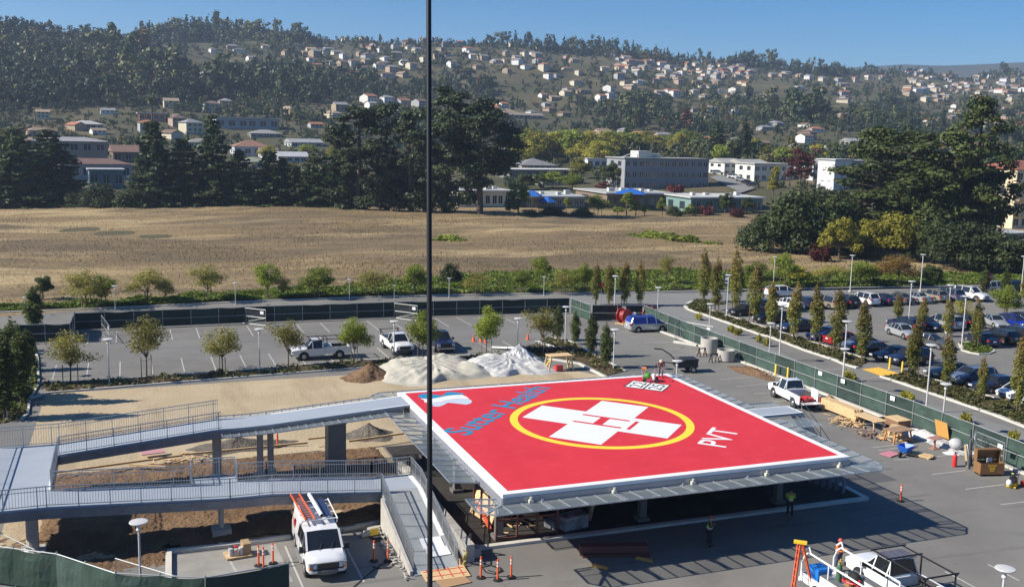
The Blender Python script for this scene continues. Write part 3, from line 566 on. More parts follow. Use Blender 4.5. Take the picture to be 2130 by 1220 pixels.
# ================================================================ FENCES
def screenmat(name, c):
    m = M(name, c, .8, 0, tuple(v*1.5 for v in c), 1.2, .3, 6.); return m
scr = screenmat('screen_cloth', (.016, .032, .027)); scr2 = screenmat('screen_cloth_faded', (.030, .056, .045)); scr3 = screenmat('screen_cloth_green', (.020, .044, .031)); scr_shade = screenmat('screen_cloth_shaded', (.010, .018, .016)); fpost = M('fence_pipe', (.36, .38, .38), .5, .5)  # darkest cloth is the same screen with shade put into its colour
chain = meshmat('chain_link', (.22, .24, .24), .13, .5, .4)
def fence(label, pts, h=1.95, bay=3.0, side=1, mats=(scr, scr2), screen=True, rails=(1.0,), z0=0., signs=(), name='fence', cat='fence', lift=.12):
    t = thing(name, label, cat, (*pts[0], z0)); O = Vector((*pts[0], 0)); k = 0
    for a, b in zip(pts[:-1], pts[1:]):
        a = Vector((*a, 0))-O; b = Vector((*b, 0))-O; Ld = (b-a).length; n = max(1, round(Ld/bay)); d = (b-a).normalized(); nrm = Vector((-d.y, d.x, 0))*side
        for zz in (h,)+rails:
            m = MB(); m.tube(a+Vector((0, 0, zz)), b+Vector((0, 0, zz)), .032, n=6); m.build('rail', fpost, t)
        for i in range(n+1):
            q = a+(b-a)*i/n
            if i < n or b == Vector((*pts[-1], 0))-O:
                m = MB(); m.tube(q, q+Vector((0, 0, h+.06)), .035, n=6); m.ball(q+Vector((0, 0, h+.08)), .045, 6, 4); m.build('post', fpost, t)
            if i == n: continue
            p = a+(b-a)*(i+1)/n; m = MB(); nx, nz = 8, 4; V = []
            for s in (0, 1):
                for ix in range(nx+1):
                    for iz in range(nz+1):
                        f = ix/nx; g = iz/nz; w = math.sin(PI*f)*math.sin(PI*g)
                        off = .05+w*(.07+.07*math.sin(k*2.3+f*7+g*3))+s*.012; zz = lift+(h-lift)*g-(.05*math.sin(PI*f)*(1+math.sin(k*1.7)) if iz == nz else 0)
                        V.append(q+(p-q)*f+nrm*off+Vector((0, 0, zz)))
            S = (nx+1)*(nz+1); I = lambda s, x, z: s*S+x*(nz+1)+z; F = []
            for ix in range(nx):
                for iz in range(nz): F += [(I(0, ix, iz), I(0, ix+1, iz), I(0, ix+1, iz+1), I(0, ix, iz+1)), (I(1, ix, iz), I(1, ix, iz+1), I(1, ix+1, iz+1), I(1, ix+1, iz))]
                F += [(I(0, ix, nz), I(0, ix+1, nz), I(1, ix+1, nz), I(1, ix, nz)), (I(0, ix, 0), I(1, ix, 0), I(1, ix+1, 0), I(0, ix+1, 0))]
            if screen: m.add(V, F); m.build('screen', mats[0] if (k*7) % 5 < 3 else mats[1], t)
            else: m.add([q, p, p+Vector((0, 0, h)), q+Vector((0, 0, h))], [(0, 1, 2, 3)]); m.build('mesh', chain, t)
            if k in signs:
                m = MB(); c = q+(p-q)*.25-nrm*.05; m.box(c+Vector((0, 0, h-.32)), (.5, .02, .36), math.atan2(d.y, d.x)); m.build('notice', white, t)
            k += 1
    return t
gt = lambda x, y, z=1.95: G(x, y, z)
fence('long dark green screened fence along the back kerb of the parking lot', [(-22.9, 71.6), (-5, 71.6), (14, 71.0), (34.0, 69.2)], side=1, mats=(scr_shade, scr))
fence('dark screened fence stub at the left end of the parking lot', [G(42, 715), G(147, 712), (-22.9, 71.4)], side=1, mats=(scr_shade, scr_shade))
fence('green screened fence corner behind the lot beside the small trees', [(34.2, 69.0), (34.4, 63.9)], side=1, mats=(scr3, scr3))
fence('dark green screened fence behind the red hose reels', [(34.6, 63.7), (40.6, 62.2)], side=1, signs=(1,), mats=(scr_shade, scr))
fence('long green screened fence running along the access road beside the lumber', [(40.7, 62), (40.0, 52), (39.75, 40), (39.8, 28), (40.0, 16), (39.2, 3)], side=1, bay=2.95, signs=(11, 12, 14), mats=(scr2, scr))
fence('green screened fence sagging across the bottom left corner', [gt(-60, 1128), gt(118, 1151), gt(240, 1191), gt(425, 1200)], side=-1, mats=(scr3, scr2), h=1.95, bay=2.6)
fence('dark green screened fence end in front of the white van', [gt(427, 1201), gt(600, 1171)], side=-1, mats=(scr, scr2), h=1.95, bay=2.6)
def gate(label, a, b, h=1.85, brace=True):
    t = thing('gate', label, 'gate', (*a, 0)); d = Vector((b[0]-a[0], b[1]-a[1], 0)); u = Vector((0, 0, h)); lo_ = Vector((0, 0, .08)); m = MB()
    for p, q in ((lo_, u), (d+lo_, d+u), (lo_, d+lo_), (u, d+u), (u*.5, d+u*.5)): m.tube(p, q, .026, n=6)
    if brace: m.tube(lo_, d+u*.5, .015, n=5)
    m.build('gate_frame', fpost, t); m = MB(); m.add([lo_, d+lo_, d+u, u], [(0, 1, 2, 3)]); m.build('mesh', chain, t)
    m = MB(); m.box(d*.85+u*.8, (.45, .03, .34), math.atan2(d.y, d.x)); m.build('notice', white, t)
gate('open chain link gate leaf standing at left of the lot', G(212, 690), G(229, 715)); gate('open chain link gate leaf in the middle of the back fence', G(500, 672), G(553, 678)); gate('open chain link gate leaf near the black cable', G(820, 662), G(868, 668))
gate('open chain link gate leaf beside the silver minivan', G(1403, 708), G(1416, 692)); gate('chain link gate panel lying along the road fence', G(1418, 702), G(1482, 714)); gate('chain link gate leaf by the brown tool chest', G(2012, 975), G(2026, 945)); gate('chain link panel behind the brown tool chest', G(2028, 950), G(2085, 975))
gate('chain link panel above the soil near the foreground lamp', gt(240, 1158, 1.9), gt(368, 1196, 1.9)); gate('chain link panel at the left edge below the ramp', gt(-40, 1085, 1.9), gt(72, 1140, 1.9))
# ================================================================ LAMPS
lens_m = M('lamp_lens', (.30, .30, .28), .3); lampw = M('lamp_white', (.54, .54, .53), .5)
def lamp_proto(h, rh, big):
    t = thing('street_lamp', '', 'lamp'); m = MB(); m.tube((0, 0, .1), (0, 0, h-.42), .075 if big else .06, .055 if big else .05, n=10); m.build('pole', lampw, t, 40)
    m = MB(); m.lathe([(.26, 0), (.26, .22), (.2, .3), (.1, .34)] if big else [(.19, 0), (.19, .1), (.1, .16)], n=14); m.build('base', conc, t, 40)
    m = MB(); m.lathe([(.10, h-.46), (.12, h-.40), (.09, h-.34), (.06, h-.30), (.12, h-.2), (.19, h-.1)], n=14); m.build('lamp_neck', lampw, t, 40)
    m = MB(); m.lathe([(.2, h-.1), (rh*.9, h-.085), (rh, h-.04), (rh*.97, h-.01), (rh*.5, h+.015), (.02, h+.02)], n=22); m.build('lamp_head', lampw, t, 40)
    return t
LP = {'s': lamp_proto(4.0, .42, False), 'b': lamp_proto(5.75, .45, True)}; LU = set()
def lamp(kind, x, y, label, group=None, sc=1.):
    if kind not in LU: o = LP[kind]; LU.add(kind); o.location = (x, y, 0)
    else: o = dup(LP[kind], (x, y, 0))
    o.scale = (sc,)*3; o['label'] = label; o['group'] = group or 'grey disc-topped lamp posts'; return o
for hx, hy, lb in [(539, 683, 'at the front kerb of the lot left of the white pickup'), (224, 704, 'among thin trees at the left of the lot'), (820, 667, 'before the head-on white pickup'), (1078, 661, 'between the bushy lot trees left of the traffic cone'), (1178, 637, 'beside the white pipes in the planter'), (1279, 684, 'in the planter behind the helipad corner'), (32, 691, 'rising from the dark hedge at left, farther one'), (9, 763, 'rising from the dark hedge at the left edge, nearer one'), (288, 1083, 'standing in soil before the lower ramp'), (1409, 749, 'behind the far corner of the helipad'), (2091, 1180, 'at the bottom right corner beside the work truck'), (1370, 597, 'on the road beyond the hose reels'), (1478, 631, 'at the round end of the planting strip'), (1604, 671, 'behind the road fence left of the yellow bollards'), (1758, 724, 'behind the road fence near the yellow paving'), (1968, 797, 'behind the road fence above the white sheeting')]:
    x, y = G(hx, hy, 4.0); lamp('s', x, y, 'short lamp post '+lb)
for hx, hy, lb in [(1628, 633, 'in the planting strip near its round end'), (1762, 667, 'in the planting strip by the dark suv'), (1938, 716, 'in the planting strip beside the grey sedan'), (2010, 615, 'on the small kerbed island'), (1897, 584, 'above the silver sedan in the lot'), (1978, 592, 'above the parked minivan in the lot')]:
    x, y = G(hx, hy, 5.75); lamp('b', x, y, 'tall lamp post '+lb)
for hx, hy, by, lb in [(1511, 571, 659, 'at the tip of the planting strip'), (1608, 535, 600, 'at the back kerb left of the round yellow bush'), (1768, 533, 607, 'at the back kerb before the olive tree'), (1914, 533, 606, 'at the back kerb under the big trees'), (2123, 540, 614, 'at the right edge beyond the stop sign')]:
    x, y = G(hx, by); lamp('b', x, y, 'tall lamp post '+lb, sc=(by-hy)/FPX*dist(x, y)/5.75*1.0)
for hx, hy, by in [(240, 596, 645), (490, 588, 634), (727, 580, 624), (934, 577, 619), (1131, 574, 615), (1278, 572, 640), (53, 620, 655), (820, 592, 622)]:
    x, y = G(hx, by); lamp('s', x, y, 'small disc topped lamp post in the green bed behind the back fence', sc=(by-hy)/FPX*dist(x, y)/4.0)
# ================================================================ SIGNS AND BOLLARDS
def octa(r): return [(r*math.cos(PI/8+i*PI/4), r*math.sin(PI/8+i*PI/4)) for i in range(8)]
def stop_sign(x, y, h, r, label):
    t = thing('stop_sign', label, 'sign', (x, y, 0)); m = MB(); m.tube((0, 0, 0), (0, 0, h), .03, n=6); m.build('post', galv, t)
    a = math.atan2(CAM[1]-y, CAM[0]-x)+PI/2; Mx = Matrix.Translation((0, 0, h)) @ Matrix.Rotation(a, 4, 'Z')
    m = MB(); m.ext(octa(r), Mx @ Matrix.Translation((0, -.03, 0)), .012); f = m.build('sign_face', M('sign_red', (.55, .03, .04), .5) if 'sign_red' not in bpy.data.materials else bpy.data.materials['sign_red'], t)
    m = MB(); m.ext(octa(r*1.07), Mx @ Matrix.Translation((0, -.017, 0)), .01); m.build('sign_rim', white, t)
    me = fontmesh('STOP'); xs = [v.co.x for v in me.vertices]; x0, x1 = min(xs), max(xs)
    for v in me.vertices: v.co = Mx @ Vector(((v.co.x-x0)/(x1-x0)*1.5*r-.75*r, -.04, (v.co.y-.35)*r*.95))
    me.materials.clear(); me.materials.append(white); link('sign_text', me, f)
x, y = G(2055, 612); stop_sign(x, y, 2.6, .5, 'red octagonal stop sign on a post at right beyond the parked cars')
x, y = G(1250, 632); stop_sign(x, y, 2.5, .45, 'red octagonal stop sign among thin trees left of the road')
x, y = G(1509, 625); t = thing('road_sign', 'dark rectangular sign with white marks between columnar trees', 'sign', (x, y, 0)); m = MB(); m.tube((0, 0, 0), (0, 0, 3.6), .04, n=6); m.build('post', galv, t)
m = MB(); m.box((0, -.06, 3.0), (.75, .03, 1.7), -.35); sf = m.build('sign_face', M('sign_dark', (.04, .06, .08), .5), t)
m = MB(); m.box((-.02, -.085, 3.6), (.5, .01, .2), -.35); m.box((-.02, -.085, 3.05), (.42, .01, .4), -.35); m.box((-.02, -.085, 2.5), (.5, .01, .16), -.35); m.build('sign_marks', white, sf)
bol = None
for px_, py_, lb in [(1613, 782, 'inside the road fence, left of the pair'), (1638, 789, 'inside the road fence, right of the pair'), (1850, 767, 'left of the pair at the yellow paving'), (1876, 776, 'right of the pair at the yellow paving')]:
    x, y = G(px_, py_)
    if bol is None:
        bol = thing('bollard', '', 'bollard', (x, y, 0), 0, 'yellow steel bollards'); m = MB(); m.lathe([(.09, 0), (.09, 1.1), (.06, 1.16), (.01, 1.18)], n=12); m.build('tube', yellow, bol, 40); m = MB(); m.lathe([(.16, 0), (.15, .05)], n=12); m.build('foot', conc, bol); o = bol
    else: o = dup(bol, (x, y, 0))
    o['label'] = 'yellow steel bollard '+lb
# delineator posts and cones
dl = None; refl = M('reflective_band', (.75, .72, .68), .35)
def delin(px_, py_, lb, sc=1., tilt=0.):
    global dl
    x, y = G(px_, py_)
    if dl is None:
        dl = thing('delineator_post', '', 'delineator', (x, y, 0)); m = MB(); m.lathe([(.055, .05), (.05, 1.0), (.03, 1.02), (.05, 1.06), (.045, 1.12), (.015, 1.13)], n=10); m.build('tube', orange, dl, 40)
        m = MB(); m.lathe([(.23, 0), (.22, .05), (.1, .08)], n=12); m.build('base', black, dl); m = MB()
        for z in (.72, .88): 
            m = MB(); m.lathe([(.0565, z), (.0565, z+.09)], n=10); m.build('band', refl, dl)
        o = dl
    else: o = dup(dl, (x, y, 0))
    o.scale = (sc,)*3; o.rotation_euler = (tilt, 0, px_); o['label'] = 'orange delineator post '+lb; o['group'] = 'orange delineator posts'
for a in [(1000, 1201, 'left of three before the ramp foot'), (1035, 1206, 'middle of three before the ramp foot'), (1063, 1200, 'right of three before the ramp foot'), (538, 1176, 'left of three beside the white van'), (548, 1180, 'middle of three beside the white van'), (568, 1171, 'right of three beside the white van'), (807, 1166, 'in the shadow right of the white van, at its edge'), (778, 1166, 'carrying a yellow tag right of the white van'), (1873, 1042, 'alone at the edge of the helipad shadow'), (577, 929, 'under the upper ramp on sand', 1.35), (688, 985, 'at the foot of the grey riser box', 1.2), (985, 974, 'leaning near the planks') if False else (1303, 672, 'beside the red hose reels', .8)]: delin(*a)
cn = None
for px_, py_, lb in [(1098, 706, 'standing on the lot near the white pipes'), (985, 709, 'farthest left under the bushy lot tree'), (1000, 709, 'beside its twin under the bushy lot tree'), (1010, 712, 'lying right of its twins under the bushy tree')]:
    x, y = G(px_, py_)
    if cn is None:
        cn = thing('traffic_cone', '', 'cone', (x, y, 0), 0, 'orange traffic cones'); m = MB(); m.lathe([(.16, .03), (.03, .72), (.015, .73)], n=12); m.build('cone', orange, cn, 40); m = MB(); m.box((0, 0, .018), (.42, .42, .036)); m.build('base', orange, cn); m = MB(); m.lathe([(.108, .3), (.083, .43)], n=12); m.build('band', refl, cn); o = cn
    else: o = dup(cn, (x, y, 0), .7)
    o['label'] = 'orange traffic cone '+lb
# ================================================================ the cable outside the window
P0 = [CAM+ray(891.5, -160)*3.05, CAM+ray(894.8, 1400)*3.05]
m = MB(); m.tube(P0[0], P0[1], .0081, n=12); tag(m.build('cable', M('black_cable', (.012, .012, .013), .45), smooth=60), 'black steel cable hanging vertically in the foreground across the whole view', 'cable')
# ================================================================ VEHICLES
paint0 = M('car_paint', (.3, .3, .3), .22, .1, coat=.6); tyre_m = M('tyre', (.018, .018, .019), .85); rim_m = M('wheel_rim', (.45, .45, .46), .3, .8); trim_m = M('black_trim', (.02, .02, .022), .6)
headl = M('headlight_lens', (.75, .77, .78), .12, .3); taill = M('tail_light', (.45, .02, .02), .2); plate_m = M('licence_plate', (.65, .65, .62), .4); amber = M('amber_lens', (.75, .22, .03), .3)
PT = {}
def paint(nm, c, metal=.15, rough=.25):
    if nm not in PT: PT[nm] = M('car_paint_'+nm, c, rough, metal, coat=.5)
    return PT[nm]
for n_, c_ in dict(white=(.80, .80, .80), silver=(.48, .50, .52), grey=(.14, .145, .15), black=(.012, .012, .014), navy=(.012, .018, .055), blue=(.02, .05, .28), red=(.28, .02, .025), tan=(.42, .36, .27), steelblue=(.20, .25, .33), green=(.02, .05, .04), royal=(.01, .03, .30)).items(): paint(n_, c_, .45 if n_ in ('silver', 'grey', 'tan', 'steelblue') else .1)
def loft(S, t, W, tw=0):
    """S: (x, zb, wb, zs, ws, zt, wt, side_flag, top_flag) front to back; returns the body / glass builders"""
    body = MB(); gl = {'windscreen': MB(), 'rear_window': MB(), 'side_window_l': MB(), 'side_window_r': MB()}
    R = []
    for s in S:
        x, zb, wb, zs, ws, zt, wt = s[:7]
        half = [(0, zb), (wb*.9, zb), (wb, zb+.10), (max(wb, ws)*1.0, zb+(zs-zb)*.55), (ws, zs), (wt, zt), (wt*.5, zt+.02), (0, zt+.03)]
        R.append([Vector((x, y, z)) for y, z in half]+[Vector((x, -y, z)) for y, z in half[-2:0:-1]])
    n = len(R[0]); body.add([p for r in R for p in r], []); N = len(R)
    F = [tuple(range(n))[::-1], tuple((N-1)*n+i for i in range(n))]
    for k in range(N-1):
        sf, tf = S[k][7], S[k][8]
        for i in range(n):
            j = (i+1) % n; q = (k*n+i, k*n+j, (k+1)*n+j, (k+1)*n+i); P = [R[k][i], R[k][j], R[k+1][j], R[k+1][i]]
            if i in (4, 9) and sf: gl['side_window_l' if i == 4 else 'side_window_r'].add(P, [(0, 1, 2, 3)])
            elif i in (5, 6, 7, 8) and tf: gl['windscreen' if tf == 1 else 'rear_window'].add(P, [(0, 1, 2, 3)])
            else: F.append(q)
    body.f += F; body.m += [0]*len(F)
    return body, gl, R
def wheels(t, xs, w, r, wd=.22):
    for x in xs:
        for s in (-1, 1):
            m = MB(); y = s*(w-.1); m.tube((x, y-wd/2, r), (x, y+wd/2, r), r, n=18); wl = m.build('wheel', tyre_m, t, 40)
            m = MB(); m.tube((x, y+s*(wd/2-.03), r), (x, y+s*(wd/2+.012), r), r*.62, r*.5, n=14); m.build('rim', rim_m, wl, 40)
def carbase(name, S, W, wx, r, label='', grille=True, lz=.62, tz=.85, pillars=(), plate=True, mats=None, arch=True):
    t = thing(name, label, name.replace('_', ' ') if name != 'parked_car' else 'car')
    body, gl, R = loft(S, t, W); body.k = 1
    if arch:
        for x in wx:
            for s in (-1, 1): body.tube((x, s*(W/2-.3), r+.02), (x, s*(W/2+.004), r+.02), r+.07, n=18)
    body.k = 0
    for a, b, wd in pillars:
        for s in (1, -1): body.bar((a[0], s*a[1], a[2]), (b[0], s*b[1], b[2]), wd, .05)
    body.build('body', [paint0, trim_m], t, 32)
    for nm, g in gl.items():
        if g.v: g.build(nm[:-2] if nm[-2] == '_' else nm, glassd, t, 30)
    wheels(t, wx, W/2, r)
    f = S[0]; b = S[-1]
    for s in (-1, 1):
        m = MB(); m.box((f[0]-.10, s*(W/2-.28), lz), (.34, .36, .16), s*-.25); m.build('headlight', headl, t)
        m = MB(); m.box((b[0]+.08, s*(W/2-.17), tz), (.22, .28, .2), s*.2); m.build('tail_light', taill, t)
    if grille: m = MB(); m.box((f[0]+.0, 0, lz-.08), (.09, W*.42, .14)); m.box((f[0]+.0, 0, lz-.26), (.07, W*.5, .1)); m.build('grille', trim_m, t)
    if plate: m = MB(); m.box((b[0]-.03, 0, tz-.1), (.03, .34, .16)); m.build('licence_plate', plate_m, t)
    for s in (-1, 1): m = MB(); m.box((pillars[0][0][0]-.1, s*(W/2+.08), pillars[0][0][2]+.08), (.1, .18, .13)); m.build('mirror', trim_m, t)
    return t
def S_sedan():
    return [(2.36, .34, .66, .56, .66, .60, .60, 0, 0), (2.28, .26, .80, .66, .80, .70, .70, 0, 0), (1.55, .22, .88, .80, .87, .86, .74, 0, 0), (.98, .22, .89, .90, .88, .96, .76, 1, 1), (.20, .22, .90, .93, .89, 1.40, .58, 1, 0), (-.48, .22, .90, .94, .89, 1.44, .59, 1, 0), (-1.08, .22, .90, .95, .88, 1.39, .57, 1, 2), (-1.72, .24, .89, .97, .87, 1.04, .72, 0, 0), (-2.24, .28, .84, .94, .82, 1.0, .70, 0, 0), (-2.36, .34, .74, .72, .74, .78, .62, 0, 0)]
def S_suv(h=1.76):
    return [(2.36, .42, .72, .72, .70, .78, .64, 0, 0), (2.26, .36, .84, .86, .84, .92, .74, 0, 0), (1.5, .32, .90, .98, .90, 1.05, .78, 0, 0), (1.05, .32, .91, 1.04, .90, 1.10, .80, 1, 1), (.38, .32, .92, 1.05, .91, h-.05, .66, 1, 0), (-.8, .32, .92, 1.06, .91, h, .67, 1, 0), (-1.85, .32, .92, 1.06, .90, h-.04, .66, 1, 2), (-2.22, .34, .90, 1.07, .88, 1.14, .80, 0, 0), (-2.36, .42, .80, .80, .80, .9, .72, 0, 0)]
def S_van():
    return [(2.46, .36, .70, .62, .68, .68, .6, 0, 0), (2.36, .28, .86, .80, .86, .86, .74, 0, 0), (1.75, .24, .94, .92, .93, 1.02, .82, 1, 1), (.75, .24, .97, .98, .96, 1.62, .68, 1, 0), (-.4, .24, .98, .99, .97, 1.72, .70, 1, 0), (-2.1, .24, .97, .99, .96, 1.68, .70, 1, 2), (-2.38, .28, .94, 1.0, .93, 1.12, .86, 0, 0), (-2.5, .36, .84, .74, .84, .82, .76, 0, 0)]
def S_hatch():
    return [(2.1, .32, .66, .58, .66, .64, .6, 0, 0), (2.02, .26, .80, .72, .80, .78, .7, 0, 0), (1.4, .22, .86, .86, .86, .94, .72, 1, 1), (.45, .22, .88, .92, .87, 1.46, .58, 1, 0), (-.7, .22, .88, .94, .87, 1.48, .58, 1, 0), (-1.5, .22, .87, .98, .86, 1.38, .56, 1, 2), (-2.0, .26, .84, .98, .82, 1.02, .7, 0, 0), (-2.1, .32, .74, .7, .74, .76, .62, 0, 0)]
def pil(S, ks, o=.005): # pillars along glass edges between stations
    out = []
    for k, l in ks: out.append(((S[k][0], S[k][6]+o, S[k][5]+.01), (S[l][0], S[l][6]+o, S[l][5]+.01), .07))
    return out
def vert(S, k, o=.012): return ((S[k][0], S[k][4]+o-.02, S[k][3]), (S[k][0], S[k][6]+o, S[k][5]), .07)
S1 = S_sedan(); S2 = S_suv(); S3 = S_van(); S4 = S_hatch(); S5 = S_suv(1.62)
PROTO = {'sedan': carbase('parked_car', S1, 1.8, (1.42, -1.38), .32, lz=.58, tz=.84, pillars=pil(S1, [(3, 4), (6, 7)])+[vert(S1, 5), vert(S1, 4), vert(S1, 6)]),
 'suv': carbase('parked_car', S2, 1.86, (1.4, -1.42), .38, lz=.78, tz=.98, pillars=pil(S2, [(3, 4), (6, 7)])+[vert(S2, 5), vert(S2, 6), vert(S2, 4)]),
 'minivan': carbase('parked_car', S3, 1.96, (1.5, -1.5), .34, lz=.7, tz=.95, pillars=pil(S3, [(2, 3), (5, 6)])+[vert(S3, 4), vert(S3, 5), vert(S3, 3)]),
 'hatch': carbase('parked_car', S4, 1.76, (1.3, -1.28), .31, lz=.64, tz=.88, pillars=pil(S4, [(2, 3), (5, 6)])+[vert(S4, 4), vert(S4, 5), vert(S4, 3)]),
 'wagon': carbase('parked_car', S5, 1.84, (1.4, -1.42), .35, lz=.72, tz=.95, pillars=pil(S5, [(3, 4), (6, 7)])+[vert(S5, 5), vert(S5, 6), vert(S5, 4)])}
USED = set()
def car(kind, col, x, y, hd, lb, sc=1., group=None):
    o = PROTO[kind]
    if kind in USED: o = dup(o, (x, y, 0), rad(hd), None, sc)
    else: USED.add(kind); o.location = (x, y, 0); o.rotation_euler = (0, 0, rad(hd)); o.scale = (sc,)*3
    for c in [k for k in KIDS.get(o.name, []) if k.name.split('.')[0] == 'body']:
        c.material_slots[0].link = 'OBJECT'; c.material_slots[0].material = PT[col]
    o['label'] = lb; o['category'] = 'car'
    if group: o['group'] = group
    return o
gA = 'cars parked nose to the planting strip'; gB = 'cars parked along the back of the right lot'; gC = 'cars parked in the middle of the right lot'
A = [('sedan', 'black', 63.0, 180, 'black sedan at the far end of the planting strip row'), ('hatch', 'black', 57.6, 180, 'black hatchback second in the row along the planting strip'), ('sedan', 'navy', 52.2, 180, 'dark sedan third in the row along the planting strip'), ('sedan', 'blue', 46.9, 180, 'blue sedan nosed to the planting strip left of the red car'), ('hatch', 'red', 44.2, 0, 'dark red hatchback backed against the planting strip'), ('sedan', 'steelblue', 41.4, 180, 'silver blue sedan with bright bonnet nosed to the planting strip'), ('sedan', 'black', 38.7, 0, 'black sedan backed in beside the bright bonnet sedan'), ('sedan', 'navy', 36.2, 180, 'navy sedan nosed in beside the large dark suv'), ('suv', 'navy', 33.9, 180, 'large dark navy suv by the yellow paving'), ('sedan', 'grey', 28.6, 180, 'grey sedan nosed in right of the yellow bollards'), ('wagon', 'steelblue', 25.8, 180, 'blue grey crossover parked beside the grey sedan'), ('sedan', 'navy', 23., 180, 'dark blue sedan between the crossover and white car'), ('hatch', 'white', 20.2, 180, 'white hatchback near the right edge facing the strip'), ('sedan', 'white', 17.4, 180, 'white sedan at the right edge facing the strip'), ('sedan', 'silver', 14.6, 180, 'silver sedan farthest right at the frame edge')]
for k, c, y, hd, lb in A: car(k, c, 53.2+2.55, y, hd, lb, group=gA)
B = [('sedan', 'navy', 60.2, 66.0, 90, 'navy sedan leftmost in the back row'), ('sedan', 'white', 64.4, 66.2, 100, 'white sedan behind the two columnar trees in the back row'), ('sedan', 'navy', 67.2, 66.3, 95, 'navy sedan between the white sedan and tan minivan'), ('minivan', 'tan', 70.1, 65.6, 95, 'tan minivan in the back row'), ('wagon', 'black', 73.2, 65.8, 90, 'black crossover left of the white suv'), ('suv', 'white', 76.9, 66.4, 93, 'white suv with dark rear window in the back row'), ('sedan', 'navy', 80.0, 66.4, 90, 'navy sedan right of the white suv'), ('sedan', 'grey', 82.9, 66.4, 90, 'grey sedan in the back row beside the big lamp'), ('sedan', 'silver', 86.0, 66.6, 90, 'silver sedan in the back row right of the grey one'), ('wagon', 'tan', 89.2, 66.8, 90, 'tan wagon in the back row before the white roofed van'), ('minivan', 'steelblue', 92.2, 67., 90, 'blue grey minivan in the back row under the lamp'), ('suv', 'white', 96.0, 66.0, -75, 'white pickup nosed out at the end of the back row')]
for k, c, x, y, hd, lb in B[:-1]: car(k, c, x, y, hd, lb, group=gB)
car('hatch', 'white', 69.6, 75.0, -8, 'white hatchback driving along the road behind the right lot', 1.08)
car('sedan', 'silver', 65.6, 46.0, -98, 'silver sedan driving down the aisle of the right lot', 1.02)
car('suv', 'silver', 105.5, 71.0, -4, 'silver suv on the road near the stop sign'); car('suv', 'black', 109.5, 71.0, 0, 'dark vehicle on the road behind the stop sign')
for k, c, x, y, hd, lb in [('sedan', 'navy', 72.0, 49.4, -90, 'navy car facing out in the shade of the middle row'), ('minivan', 'silver', 75.0, 49.4, 90, 'silver minivan parked in the middle row'), ('wagon', 'black', 77.8, 49.8, 90, 'black car right of the silver minivan'), ('sedan', 'silver', 81.9, 48.5, -110, 'silver sedan facing out at the right of the middle row'), ('hatch', 'royal', 84.3, 48.0, -90, 'bright blue car facing out at the right of the middle row'), ('sedan', 'navy', 87.2, 48.5, -90, 'navy sedan at the right edge of the middle row'), ('sedan', 'grey', 64.6, 40.6, -72, 'dark grey sedan leaving the middle row toward us'), ('sedan', 'navy', 71.4, 40.2, 80, 'navy car with red tail light by the small island'), ('wagon', 'black', 74.4, 40.6, 90, 'black boxy car right of the small island'), ('suv', 'black', 77.2, 41., 90, 'black suv right of the small island at the edge'), ('sedan', 'navy', 80.2, 41.3, 90, 'navy sedan farther right of the small island'), ('suv', 'grey', 83.2, 41.6, 90, 'grey suv farther right of the small island'), ('sedan', 'black', 90.2, 48.8, -90, 'black sedan at the far right of the middle row'), ('sedan', 'silver', 93.2, 49.2, -90, 'silver sedan at the far right of the middle row'), ('wagon', 'navy', 69.0, 49.4, 90, 'navy crossover at the left end of the middle row')]: car(k, c, x, y, hd, lb, group=gC)
mv = car('minivan', 'silver', 38.2, 56.6, -2, 'silver minivan with blue windows and roof parked by the road fence')
bluec = M('minivan_blue', (.012, .03, .22), .35)  # deep blue for the side and rear windows and a roof panel
for c in KIDS[mv.name]:
    if c.name.split('.')[0] in ('side_window', 'rear_window'): c.material_slots[0].link = 'OBJECT'; c.material_slots[0].material = bluec
m = MB(); m.box((-.7, 0, 1.735), (2.9, 1.3, .03)); tag(m.build('roof_blue', bluec, mv))
